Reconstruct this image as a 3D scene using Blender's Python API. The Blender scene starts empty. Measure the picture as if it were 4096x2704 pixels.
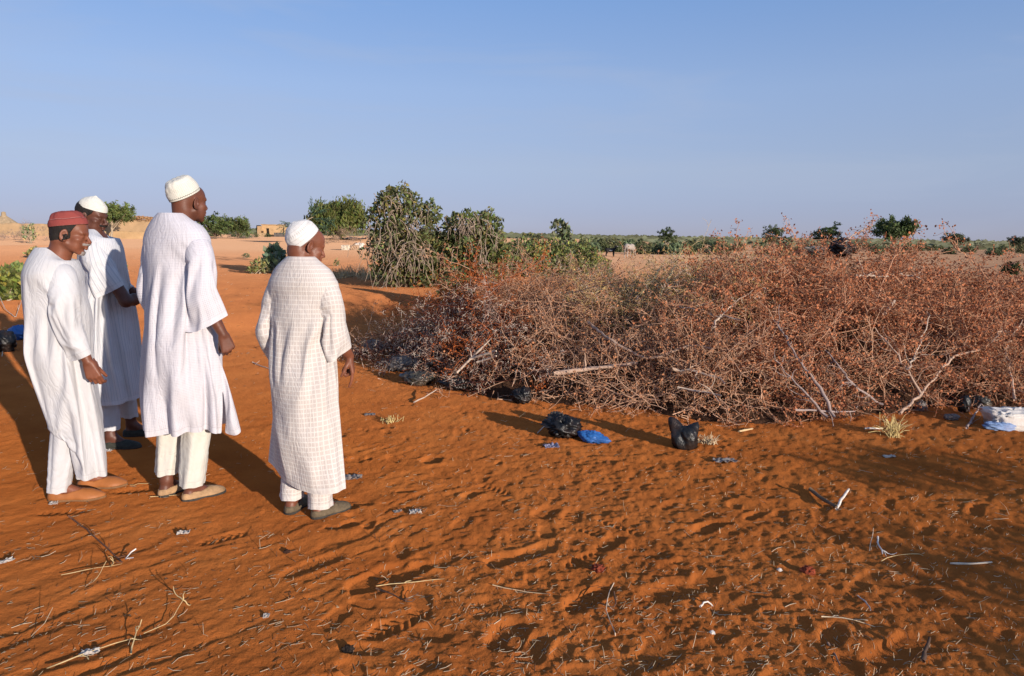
import bpy, bmesh, math, random
import numpy as np
from mathutils import Vector, Matrix
PI = math.pi
R_ = math.radians
rng = np.random.default_rng(7)
random.seed(7)
scene = bpy.context.scene
COL = scene.collection

# ------------------------------------------------------------------ camera
CAM_H = 1.55
PITCH = math.atan(410 / 2830.0)
ROLL = math.atan(0.0155)
FPX = 2830.0                                   # focal length for a 4096 px wide picture
_F = Vector((0, math.cos(PITCH), -math.sin(PITCH)))
_U0 = Vector((0, math.sin(PITCH), math.cos(PITCH)))
_R0 = Vector((1, 0, 0))
_R = math.cos(ROLL) * _R0 + math.sin(ROLL) * _U0
_U = -math.sin(ROLL) * _R0 + math.cos(ROLL) * _U0
cam_d = bpy.data.cameras.new('camera')
cam_d.sensor_fit = 'HORIZONTAL'
cam_d.sensor_width = 36.0
cam_d.lens = 36.0 * FPX / 4096.0
cam_d.clip_start = 0.05
cam_d.clip_end = 6000
cam = bpy.data.objects.new('camera', cam_d)
COL.objects.link(cam)
cam.matrix_world = Matrix(((_R.x, _U.x, -_F.x, 0), (_R.y, _U.y, -_F.y, 0), (_R.z, _U.z, -_F.z, CAM_H), (0, 0, 0, 1)))
scene.camera = cam

# ------------------------------------------------------------------ sky, sun, exposure
SUN_EL = R_(10.5)
SUN_AZ = R_(140.0)                             # compass angle of the sun, from +Y towards +X
world = bpy.data.worlds.new('World')
scene.world = world
world.use_nodes = True
wn = world.node_tree
wn.nodes.clear()
w_out = wn.nodes.new('ShaderNodeOutputWorld')
w_bg = wn.nodes.new('ShaderNodeBackground')
w_sky = wn.nodes.new('ShaderNodeTexSky')
w_sky.sky_type = 'NISHITA'
w_sky.sun_disc = False
w_sky.sun_elevation = SUN_EL
w_sky.sun_rotation = SUN_AZ
w_sky.altitude = 2000
w_sky.air_density = 0.6
w_sky.dust_density = 2.0
w_sky.ozone_density = 3.0
w_gam = wn.nodes.new('ShaderNodeGamma')               # the camera's soft rendering of the bright low sky
w_gam.inputs['Gamma'].default_value = 0.4
wn.links.new(w_sky.outputs[0], w_gam.inputs['Color'])
w_tint = wn.nodes.new('ShaderNodeMix'); w_tint.data_type = 'RGBA'; w_tint.blend_type = 'MULTIPLY'
w_tint.inputs[0].default_value = 1.0
w_tint.inputs[7].default_value = (1.06 * 1.5, 1.17 * 1.5, 1.50 * 1.5, 1)
wn.links.new(w_gam.outputs[0], w_tint.inputs[6])
# thicker, greyer air low down
w_geo = wn.nodes.new('ShaderNodeTexCoord')
w_sep = wn.nodes.new('ShaderNodeSeparateXYZ')
wn.links.new(w_geo.outputs['Generated'], w_sep.inputs[0])
w_low = wn.nodes.new('ShaderNodeValToRGB')
_el = w_low.color_ramp.elements
_stops = [(0.0, (1.03, 0.82, 0.76)), (0.03, (1.06, 0.87, 0.80)), (0.09, (1.26, 1.07, 0.91)), (0.19, (1.28, 1.21, 1.11)), (0.30, (1.0, 1.15, 1.215))]
while len(_el) < len(_stops): _el.new(0.5)
for _e, (_p, _c) in zip(_el, _stops):
    _e.position = _p; _e.color = (_c[0] / 1.5, _c[1] / 1.5, _c[2] / 1.5, 1)
wn.links.new(w_sep.outputs[2], w_low.inputs[0])
w_air = wn.nodes.new('ShaderNodeMix'); w_air.data_type = 'RGBA'; w_air.blend_type = 'MULTIPLY'
w_air.inputs[0].default_value = 1.0
wn.links.new(w_tint.outputs[2], w_air.inputs[6]); wn.links.new(w_low.outputs[0], w_air.inputs[7])
# faint high cirrus drawn out in streaks
w_tc = wn.nodes.new('ShaderNodeTexCoord')
w_map = wn.nodes.new('ShaderNodeMapping'); w_map.vector_type = 'POINT'
w_map.inputs['Rotation'].default_value = (0.0, R_(-7), R_(12))
w_map.inputs['Scale'].default_value = (1.1, 1.4, 8.0)
wn.links.new(w_tc.outputs['Generated'], w_map.inputs['Vector'])
w_nz = wn.nodes.new('ShaderNodeTexNoise')
w_nz.inputs['Scale'].default_value = 2.1; w_nz.inputs['Detail'].default_value = 6; w_nz.inputs['Roughness'].default_value = 0.55
w_nz.inputs['Distortion'].default_value = 0.5
wn.links.new(w_map.outputs[0], w_nz.inputs['Vector'])
w_rmp = wn.nodes.new('ShaderNodeMapRange')
w_rmp.inputs[1].default_value = 0.45; w_rmp.inputs[2].default_value = 0.85; w_rmp.inputs[3].default_value = 0.0; w_rmp.inputs[4].default_value = 0.55
wn.links.new(w_nz.outputs['Fac'], w_rmp.inputs[0])
w_cl = wn.nodes.new('ShaderNodeMix'); w_cl.data_type = 'RGBA'
wn.links.new(w_rmp.outputs[0], w_cl.inputs[0])
wn.links.new(w_air.outputs[2], w_cl.inputs[6])
w_cl.inputs[7].default_value = (1.75, 2.0, 2.6, 1)
w_bg.inputs['Strength'].default_value = 0.15
wn.links.new(w_cl.outputs[2], w_bg.inputs['Color'])
wn.links.new(w_bg.outputs[0], w_out.inputs['Surface'])
sun_d = bpy.data.lights.new('sun', 'SUN')
sun_d.energy = 3.5
sun_d.angle = R_(0.55)
sun_d.color = (1.0, 0.89, 0.77)
sun = bpy.data.objects.new('sun', sun_d)
COL.objects.link(sun)
_sd = Vector((math.sin(SUN_AZ) * math.cos(SUN_EL), math.cos(SUN_AZ) * math.cos(SUN_EL), math.sin(SUN_EL)))
sun.rotation_euler = _sd.to_track_quat('Z', 'Y').to_euler()
sun.location = (6, -8, 12)
vs = scene.view_settings
vs.view_transform = 'Standard'
vs.look = 'None'
vs.exposure = 0.74
vs.gamma = 1.0
vs.use_curve_mapping = False
scene.cycles.use_denoising = True
scene.cycles.max_bounces = 6
scene.cycles.diffuse_bounces = 3
scene.cycles.glossy_bounces = 2
scene.cycles.transmission_bounces = 4
scene.cycles.transparent_max_bounces = 8

# ------------------------------------------------------------------ small helpers
def px_ray(u, v):
    return _F + _R * ((u - 2048) / FPX) + _U * ((1352 - v) / FPX)
def gnd(u, v, z=0.0):
    d = px_ray(u, v)
    t = (z - CAM_H) / d.z
    return Vector((d.x * t, d.y * t, z))
def at(u, v, Y):
    d = px_ray(u, v)
    t = Y / d.y
    return Vector((d.x * t, Y, CAM_H + d.z * t))
def tag(o, label=None, cat=None, group=None, kind=None):
    if label: o['label'] = label
    if cat: o['category'] = cat
    if group: o['group'] = group
    if kind: o['kind'] = kind
    return o
def empty(name, loc=(0, 0, 0), rz=0.0):
    o = bpy.data.objects.new(name, None)
    o.empty_display_size = 0.1
    COL.objects.link(o)
    o.location = loc
    o.rotation_euler = (0, 0, rz)
    return o
def np_mesh(name, verts, faces, smooth=True):
    """verts (n,3); faces (m,3) or (m,4) array, or a list of such arrays"""
    me = bpy.data.meshes.new(name)
    verts = np.ascontiguousarray(verts, dtype=np.float32)
    if not isinstance(faces, list):
        faces = [faces]
    faces = [np.asarray(f, dtype=np.int32) for f in faces if len(f)]
    nl = sum(f.size for f in faces)
    nf = sum(len(f) for f in faces)
    me.vertices.add(len(verts))
    me.vertices.foreach_set('co', verts.ravel())
    me.loops.add(nl)
    me.loops.foreach_set('vertex_index', np.concatenate([f.ravel() for f in faces]))
    me.polygons.add(nf)
    tot = np.concatenate([np.full(len(f), f.shape[1], dtype=np.int32) for f in faces])
    st = np.concatenate([[0], np.cumsum(tot)[:-1]]).astype(np.int32)
    me.polygons.foreach_set('loop_start', st)
    me.polygons.foreach_set('loop_total', tot)
    if smooth:
        me.polygons.foreach_set('use_smooth', np.ones(nf, dtype=bool))
    me.update(calc_edges=True)
    return me
def mesh_obj(name, me, mat=None, parent=None, loc=None):
    o = bpy.data.objects.new(name, me)
    COL.objects.link(o)
    if mat is not None and not me.materials:
        me.materials.append(mat)
    if parent is not None:
        o.parent = parent
    if loc is not None:
        o.location = loc
    return o
def set_color_attr(me, name, rgb):
    """rgb (nverts,3) linear colours"""
    a = me.color_attributes.new(name, 'FLOAT_COLOR', 'POINT')
    c = np.ones((len(rgb), 4), dtype=np.float32)
    c[:, :3] = rgb
    a.data.foreach_set('color', c.ravel())
def set_uv(me, uv, name='UVMap'):
    l = me.uv_layers.new(name=name)
    l.data.foreach_set('uv', np.ascontiguousarray(uv, dtype=np.float32).ravel())
def sstep(x, a=0.0, b=1.0):
    t = np.clip((x - a) / (b - a), 0, 1)
    return t * t * (3 - 2 * t)

# vectorised gradient noise
_perm = np.random.default_rng(11).permutation(512).astype(np.int64)
_grad = np.stack([np.cos(np.arange(512) * 2.399963), np.sin(np.arange(512) * 2.399963)], 1).astype(np.float32)
def pnoise(x, y, seed=0):
    xi = np.floor(x).astype(np.int64); yi = np.floor(y).astype(np.int64)
    xf = (x - xi).astype(np.float32); yf = (y - yi).astype(np.float32)
    def g(ix, iy, dx, dy):
        h = _perm[(_perm[(ix + seed * 131) & 511] + iy) & 511]
        gr = _grad[h]
        return gr[..., 0] * dx + gr[..., 1] * dy
    u = xf * xf * xf * (xf * (xf * 6 - 15) + 10); v = yf * yf * yf * (yf * (yf * 6 - 15) + 10)
    a = g(xi, yi, xf, yf); b = g(xi + 1, yi, xf - 1, yf)
    c = g(xi, yi + 1, xf, yf - 1); d = g(xi + 1, yi + 1, xf - 1, yf - 1)
    return ((a + (b - a) * u) + ((c + (d - c) * u) - (a + (b - a) * u)) * v) * 1.5
def fbm(x, y, seed=0, octv=4, gain=0.5):
    s = 0; a = 1.0
    for i in range(octv):
        s = s + a * pnoise(x * 2 ** i, y * 2 ** i, seed + i)
        a *= gain
    return s

# node material helper
class NT:
    def __init__(self, name):
        self.m = bpy.data.materials.new(name)
        self.m.use_nodes = True
        self.t = self.m.node_tree
        self.t.nodes.clear()
        self.out = self.n('OutputMaterial')
        self.b = self.n('BsdfPrincipled')
        self.t.links.new(self.b.outputs[0], self.out.inputs['Surface'])
    def n(self, kind, **kw):
        nd = self.t.nodes.new('ShaderNode' + kind)
        for k, v in kw.items():
            setattr(nd, k, v)
        return nd
    def l(self, a, b):
        self.t.links.new(a, b)
    def val(self, nd, key, v):
        if isinstance(v, bpy.types.NodeSocket):
            self.l(v, nd.inputs[key])
        else:
            nd.inputs[key].default_value = v
    def math(self, op, a, b=None, c=None, clamp=False):
        nd = self.n('Math', operation=op)
        nd.use_clamp = clamp
        for i, v in enumerate((a, b, c)):
            if v is not None:
                self.val(nd, i, v)
        return nd.outputs[0]
    def mix(self, fac, a, b, mode='MIX'):
        nd = self.n('Mix', data_type='RGBA', blend_type=mode)
        for key, v in ((0, fac), (6, a), (7, b)):
            if isinstance(v, (tuple, list)) and len(v) == 3:
                v = (*v, 1)
            self.val(nd, key, v)
        return nd.outputs[2]
    def noise(self, scale, detail=4, rough=0.55, vec=None, dist=0.0, out='Fac'):
        nd = self.n('TexNoise')
        nd.inputs['Scale'].default_value = scale
        nd.inputs['Detail'].default_value = detail
        nd.inputs['Roughness'].default_value = rough
        nd.inputs['Distortion'].default_value = dist
        if vec is not None:
            self.l(vec, nd.inputs['Vector'])
        return nd.outputs[out]
    def ramp(self, fac, stops):
        nd = self.n('ValToRGB')
        e = nd.color_ramp.elements
        while len(e) < len(stops):
            e.new(0.5)
        for i, (p, c) in enumerate(stops):
            e[i].position = p
            e[i].color = (*c, 1) if len(c) == 3 else c
        self.l(fac, nd.inputs[0])
        return nd.outputs[0]
    def bump(self, h, strength=0.3, dist=0.01, normal=None):
        nd = self.n('Bump')
        nd.inputs['Strength'].default_value = strength
        nd.inputs['Distance'].default_value = dist
        self.l(h, nd.inputs['Height'])
        if normal is not None:
            self.l(normal, nd.inputs['Normal'])
        return nd.outputs[0]
    def obj(self):
        return self.n('TexCoord').outputs['Object']
    def fin(self, color=None, rough=0.8, normal=None, spec=0.3, **kw):
        b = self.b
        if color is not None:
            if isinstance(color, (tuple, list)):
                color = (*color, 1) if len(color) == 3 else color
            self.val(b, 'Base Color', color)
        self.val(b, 'Roughness', rough)
        b.inputs['Specular IOR Level'].default_value = spec
        if normal is not None:
            self.l(normal, b.inputs['Normal'])
        for k, v in kw.items():
            self.val(b, k, v)
        return self.m
def simple_mat(name, col, var=0.25, scale=8.0, rough=0.8, spec=0.25, bump=0.2, bdist=0.004, bscale=None):
    t = NT(name)
    o = t.obj()
    nz = t.noise(scale, 5, 0.6, o)
    c = t.ramp(nz, [(0.25, tuple(x * (1 - var) for x in col)), (0.75, tuple(min(1, x * (1 + var)) for x in col))])
    nm = t.bump(t.noise(bscale or scale * 4, 4, 0.6, o), bump, bdist)
    return t.fin(c, rough, nm, spec)
# ------------------------------------------------------------------ signed-distance modelling
class Vol:
    """a block of signed distances; shapes are blended in, then a surface is drawn round it"""
    def __init__(s, lo, hi, h):
        s.h = h
        s.ax = [np.arange(lo[i], hi[i] + h, h, dtype=np.float32) for i in range(3)]
        s.f = np.full([len(a) for a in s.ax], 0.5, dtype=np.float32)
    def _blk(s, lo, hi, pad):
        sl = []
        for i in range(3):
            a = int(np.searchsorted(s.ax[i], lo[i] - pad)); b = int(np.searchsorted(s.ax[i], hi[i] + pad))
            if b <= a:
                return None, None
            sl.append(slice(a, b))
        g = np.meshgrid(*[s.ax[i][sl[i]] for i in range(3)], indexing='ij', sparse=True)
        return tuple(sl), g
    def _put(s, sl, d, k, sub=False):
        f = s.f[sl]
        if sub:
            d = -d
            if k > 0:
                h = np.clip(0.5 - 0.5 * (f - d) / k, 0, 1)
                s.f[sl] = f + (d - f) * h + k * h * (1 - h)
            else:
                s.f[sl] = np.maximum(f, d)
        else:
            if k > 0:
                h = np.clip(0.5 + 0.5 * (f - d) / k, 0, 1)
                s.f[sl] = f + (d - f) * h - k * h * (1 - h)
            else:
                s.f[sl] = np.minimum(f, d)
    def cone(s, a, b, r1, r2, k=0.01, sub=False):
        a = np.asarray(a, float); b = np.asarray(b, float)
        rm = max(r1, r2)
        sl, g = s._blk(np.minimum(a, b) - rm, np.maximum(a, b) + rm, max(0.02, 2 * k) + 2 * s.h)
        if sl is None: return
        ab = b - a; L2 = max(1e-9, float(ab @ ab))
        px, py, pz = g[0] - a[0], g[1] - a[1], g[2] - a[2]
        t = np.clip((px * ab[0] + py * ab[1] + pz * ab[2]) / L2, 0, 1)
        d = np.sqrt((px - t * ab[0]) ** 2 + (py - t * ab[1]) ** 2 + (pz - t * ab[2]) ** 2) - (r1 + (r2 - r1) * t)
        s._put(sl, d.astype(np.float32), k, sub)
    def ell(s, c, r, M=None, k=0.01, sub=False):
        """ellipsoid; M columns are its axes"""
        c = np.asarray(c, float); r = np.asarray(r, float)
        rm = r.max()
        sl, g = s._blk(c - rm, c + rm, max(0.02, 2 * k) + 2 * s.h)
        if sl is None: return
        p = [g[i] - c[i] for i in range(3)]
        if M is not None:
            M = np.asarray(M, float)
            p = [p[0] * M[0, j] + p[1] * M[1, j] + p[2] * M[2, j] for j in range(3)]
        k0 = np.sqrt((p[0] / r[0]) ** 2 + (p[1] / r[1]) ** 2 + (p[2] / r[2]) ** 2)
        k1 = np.sqrt((p[0] / r[0] ** 2) ** 2 + (p[1] / r[1] ** 2) ** 2 + (p[2] / r[2] ** 2) ** 2) + 1e-6
        d = k0 * (k0 - 1) / k1
        s._put(sl, d.astype(np.float32), k, sub)
    def chain(s, pts, rad, k=0.01):
        for i in range(len(pts) - 1):
            s.cone(pts[i], pts[i + 1], rad[i], rad[i + 1], k)
    def field(s, fn, lo, hi, k=0.01, sub=False):
        sl, g = s._blk(np.asarray(lo), np.asarray(hi), 2 * s.h)
        if sl is None: return
        s._put(sl, np.broadcast_to(fn(*g), s.f[sl].shape).astype(np.float32), k, sub)
    def surf(s):
        return surface_nets(s.f, *s.ax)

def surface_nets(f, xs, ys, zs):
    ins = f < 0
    nx, ny, nz = f.shape
    m = np.zeros((nx - 1, ny - 1, nz - 1), dtype=np.int8)
    for a in (0, 1):
        for b in (0, 1):
            for c in (0, 1):
                m += ins[a:nx - 1 + a, b:ny - 1 + b, c:nz - 1 + c]
    cells = np.argwhere((m > 0) & (m < 8))
    idx = np.full(m.shape, -1, dtype=np.int32)
    I, J, K = cells.T
    idx[I, J, K] = np.arange(len(cells))
    acc = np.zeros((len(cells), 3)); cnt = np.zeros(len(cells))
    corner = [(a, b, c) for a in (0, 1) for b in (0, 1) for c in (0, 1)]
    for p in corner:
        for ax in range(3):
            if p[ax] == 1: continue
            q = list(p); q[ax] = 1
            fa = f[I + p[0], J + p[1], K + p[2]]; fb = f[I + q[0], J + q[1], K + q[2]]
            hit = (fa < 0) != (fb < 0)
            t = np.where(hit, fa / np.where(hit, fa - fb, 1), 0)
            A = np.stack([xs[I + p[0]], ys[J + p[1]], zs[K + p[2]]], 1)
            B = np.stack([xs[I + q[0]], ys[J + q[1]], zs[K + q[2]]], 1)
            acc += np.where(hit[:, None], A + (B - A) * t[:, None], 0); cnt += hit
    v = acc / cnt[:, None]
    faces = []
    for ax in range(3):
        sa = [slice(1, -1)] * 3; sb = [slice(1, -1)] * 3
        sa[ax] = slice(0, -1); sb[ax] = slice(1, None)
        A = ins[tuple(sa)]; B = ins[tuple(sb)]
        for flip, msk in ((False, A & ~B), (True, ~A & B)):
            e = np.argwhere(msk)
            off = [1, 1, 1]; off[ax] = 0
            e = e + off
            o1, o2 = [i for i in range(3) if i != ax]
            def cell(d1, d2):
                c = e.copy(); c[:, o1] += d1; c[:, o2] += d2
                return idx[c[:, 0], c[:, 1], c[:, 2]]
            quad = np.stack([cell(-1, -1), cell(0, -1), cell(0, 0), cell(-1, 0)], 1)
            if (ax == 1) != flip: quad = quad[:, ::-1]
            faces.append(quad)
    F = np.concatenate(faces)
    return v, F[(F >= 0).all(1)]

def rot_axes(fwd, up=(0, 0, 1)):
    """columns: right, forward, up"""
    f = np.asarray(fwd, float); f = f / np.linalg.norm(f)
    r = np.cross(f, up); r /= np.linalg.norm(r)
    u = np.cross(r, f)
    return np.stack([r, f, u], 1)
def eul(rx=0, ry=0, rz=0):
    return np.array(Matrix.Rotation(rz, 3, 'Z') @ Matrix.Rotation(ry, 3, 'Y') @ Matrix.Rotation(rx, 3, 'X'))
# ------------------------------------------------------------------ people
def add_head(v, c, M, o):
    """c head centre at ear level, M axes (right, forward, up); o options"""
    s = o.get('s', 1.0)
    def P(x, y, z): return c + M @ (np.array([x, y, z]) * s)
    E = lambda p, r, k=0.012, sub=False, RM=None: v.ell(P(*p), np.array(r) * s, M if RM is None else M @ RM, k, sub)
    E((0, -0.014, 0.040), (0.0735, 0.096, 0.084), 0.01)          # cranium
    E((0, 0.046, 0.040), (0.061, 0.048, 0.058), 0.02)            # forehead
    E((0, 0.030, -0.030), (0.058, 0.060, 0.070), 0.02)           # face block
    E((0, -0.05, -0.02), (0.06, 0.05, 0.06), 0.02)               # nape
    for q in (-1, 1):
        v.cone(P(q * 0.056, 0.0, -0.045), P(q * 0.024, 0.062, -0.092), 0.017 * s, 0.016 * s, 0.02)    # jaw
        E((q * 0.046, 0.058, -0.018), (0.021, 0.022, 0.017), 0.018)                                  # cheekbone
        E((q * 0.040, 0.048, -0.055), (0.022, 0.026, 0.03), 0.02)                                    # cheek
        v.cone(P(q * 0.042, 0.079, 0.024), P(0, 0.090, 0.021), 0.010 * s, 0.009 * s, 0.012)           # brow
    E((0, 0.072, -0.096), (0.023, 0.018, 0.018), 0.016)          # chin
    for q in (-1, 1):
        E((q * 0.031, 0.099, 0.005), (0.015, 0.013, 0.011), 0.012, True)    # eye sockets
        E((q * 0.031, 0.0765, 0.004), (0.0125, 0.0135, 0.0105), 0.004)      # eyeballs under lids
    n = o.get('nose', 1.0)
    v.cone(P(0, 0.089, 0.014), P(0, 0.111 + 0.004 * (n - 1), -0.026), 0.0075 * s, 0.0115 * s, 0.008)
    for q in (-1, 1):
        E((q * 0.0135, 0.101, -0.031), (0.0095, 0.012, 0.0085), 0.006)
    E((0, 0.088, -0.048), (0.024, 0.014, 0.014), 0.012)          # muzzle
    E((0, 0.0985, -0.0545), (0.022, 0.0095, 0.0068), 0.004)      # upper lip
    E((0, 0.0960, -0.0680), (0.019, 0.0105, 0.0078), 0.004)      # lower lip
    E((0, 0.108, -0.0612), (0.02, 0.006, 0.0018), 0.003, True)   # mouth line
    es = o.get('ear', 1.0)
    for q in (-1, 1):                                            # ears: rim plate hollowed by a bowl
        er = eul(R_(-12), 0, q * R_(28))
        E((q * 0.0805, -0.006, -0.001), (0.0075 * es, 0.0205 * es, 0.034 * es), 0.005, False, er)
        E((q * 0.089, -0.003, 0.005), (0.0075 * es, 0.0125 * es, 0.0215 * es), 0.004, True, er)
        E((q * 0.0825, 0.0075, -0.004), (0.005, 0.0045, 0.008), 0.004, False, er)
        E((q * 0.0805, 0.0, -0.03), (0.006, 0.009, 0.01), 0.006, False, er)

def add_hand(v, w, d, t, curls, spread=0.06, thumb=(0.5, 0.75, 0.35), thumb_curl=0.5, s=1.0, dors=None):
    """w wrist, d direction of the palm, t towards the thumb, dors back of the hand; curls: 4 x (mcp, pip, dip)"""
    d = np.asarray(d, float); d /= np.linalg.norm(d)
    t = np.asarray(t, float); t -= d * (t @ d); t /= np.linalg.norm(t)
    n = np.cross(d, t)
    if dors is not None and n @ np.asarray(dors) < 0: n = -n
    base = [(0.092, 0.028), (0.095, 0.009), (0.091, -0.0105), (0.082, -0.029)]
    ln = [(0.041, 0.026, 0.020), (0.045, 0.029, 0.021), (0.042, 0.027, 0.020), (0.033, 0.021, 0.018)]
    rd = [(0.0103, 0.0088, 0.0080, 0.0068), (0.0106, 0.009, 0.0082, 0.007), (0.0102, 0.0086, 0.0078, 0.0066), (0.0092, 0.0076, 0.0068, 0.006)]
    for i in range(4):
        b = w + (d * base[i][0] + t * base[i][1]) * s + n * 0.002
        a = w + (d * 0.012 + t * base[i][1] * 0.55) * s
        v.cone(a, b, 0.0165 * s, 0.0118 * s, 0.008)
        p = b; ang = 0.0
        dd = d + t * (base[i][1] * spread * 14)
        dd /= np.linalg.norm(dd)
        for j in range(3):
            ang += curls[i][j]
            q = p + (dd * math.cos(ang) - n * math.sin(ang)) * ln[i][j] * s
            v.cone(p, q, rd[i][j] * s, rd[i][j + 1] * s, 0.0018)
            p = q
    b0 = w + (d * 0.022 + t * 0.016 - n * 0.004) * s
    td = d * thumb[0] + t * thumb[1] - n * thumb[2]; td /= np.linalg.norm(td)
    b1 = b0 + td * 0.040 * s
    v.cone(b0, b1, 0.0165 * s, 0.0122 * s, 0.008)
    td2 = td * math.cos(thumb_curl) + (d * 0.8 - n * 0.5) * math.sin(thumb_curl); td2 /= np.linalg.norm(td2)
    b2 = b1 + td2 * 0.034 * s
    v.cone(b1, b2, 0.0118 * s, 0.0100 * s, 0.004)
    td3 = td2 * math.cos(thumb_curl * 0.8) + (d * 0.6 - n * 0.6) * math.sin(thumb_curl * 0.8); td3 /= np.linalg.norm(td3)
    v.cone(b2, b2 + td3 * 0.026 * s, 0.0098 * s, 0.0078 * s, 0.003)

def body_volume(sp, h, fine=True):
    B = sp['B']
    v = Vol(sp['lo'], sp['hi'], h)
    g = sp.get('girth', 1.0)
    hipz = sp['hip_z']; shz = sp['sh_z']; lean = sp['lean']
    def T(r, f, z): return B(r, f + lean(z), z)
    Mb = sp['Mb']
    v.ell(T(0, -0.03, hipz + 0.02), np.array([0.165, 0.125, 0.14]) * g, Mb, 0.02)
    v.ell(T(0, 0.02, hipz + 0.2), np.array([0.15, 0.12, 0.2]) * g, Mb, 0.05)
    v.ell(T(0, -0.01, shz - 0.16), np.array([0.165, 0.115, 0.2]), Mb, 0.05)
    for q in (-1, 1):
        v.cone(T(0, -0.015, shz + 0.045), T(q * sp['sh_w'], -0.01, shz), 0.055, 0.05, 0.04)
    hc, M = sp['head_c'], sp['head_M']
    v.cone(T(0, -0.01, shz), hc + M @ np.array([0, -0.028, -0.05]), 0.066, 0.058, 0.03)
    for q, key in ((-1, 'arm_l'), (1, 'arm_r')):
        sh, el, wr = sp[key]
        v.cone(sh, el, 0.052, 0.040, 0.02)
        mid = el + (wr - el) * 0.3
        v.cone(el, mid, 0.039, 0.039, 0.02)
        v.cone(mid, wr, 0.039, 0.025, 0.02)
    for key in ('leg_l', 'leg_r'):
        hp, kn, an, toe = sp[key]
        v.cone(hp, kn, 0.085, 0.055, 0.03)
        cm = kn + (an - kn) * 0.35
        v.cone(kn, cm, 0.053, 0.055, 0.02)
        v.cone(cm, an, 0.052, 0.034, 0.02)
        fd = toe - an; fd[2] = 0; fd /= np.linalg.norm(fd)
        heel = an - fd * 0.018; heel[2] = 0.034
        t2 = toe.copy(); t2[2] = 0.03
        v.cone(an, heel, 0.032, 0.028, 0.015)
        v.cone(heel, t2 - fd * 0.04, 0.028, 0.022, 0.02)
        v.cone(an, t2 - fd * 0.09, 0.032, 0.022, 0.02)
    if fine:
        add_head(v, hc, M, sp.get('head', {}))
        for key in ('hand_l', 'hand_r'):
            if key in sp:
                add_hand(v, **sp[key])
    else:
        v.ell(hc, (0.075, 0.1, 0.115), M, 0.02)
    return v

def decimate(o, ratio):
    m = o.modifiers.new('d', 'DECIMATE')
    m.ratio = ratio
    bake(o)
def bake(o):
    dg = bpy.context.evaluated_depsgraph_get()
    dg.update()
    me = bpy.data.meshes.new_from_object(o.evaluated_get(dg), preserve_all_data_layers=True, depsgraph=dg)
    old = o.data
    o.modifiers.clear()
    o.data = me
    bpy.data.meshes.remove(old)

def tube_np(pts, rad, n=6, cap=True):
    """tube round a polyline -> verts, quads"""
    pts = np.asarray(pts, float); m = len(pts)
    rad = np.broadcast_to(np.asarray(rad, float), (m,))
    tg = np.gradient(pts, axis=0); tg /= np.linalg.norm(tg, axis=1)[:, None] + 1e-9
    ref = np.array([0, 0, 1.0]) if abs(tg[0][2]) < 0.9 else np.array([1.0, 0, 0])
    a = np.cross(tg, ref); a /= np.linalg.norm(a, axis=1)[:, None] + 1e-9
    b = np.cross(tg, a)
    th = np.arange(n) * 2 * PI / n
    V = pts[:, None] + rad[:, None, None] * (a[:, None] * np.cos(th)[None, :, None] + b[:, None] * np.sin(th)[None, :, None])
    V = V.reshape(-1, 3)
    i = np.arange(m - 1)[:, None] * n; j = np.arange(n)[None]; k = (j + 1) % n
    Q = np.stack([i + j, i + k, i + n + k, i + n + j], -1).reshape(-1, 4)
    return V, Q

# ---- robes -------------------------------------------------------------
def grid_quads(m, n, wrap=True, base=0):
    i = np.arange(m - 1)[:, None] * n
    j = np.arange(n if wrap else n - 1)[None]; k = (j + 1) % n
    return np.stack([i + j, i + n + j, i + n + k, i + k], -1).reshape(-1, 4) + base

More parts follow.
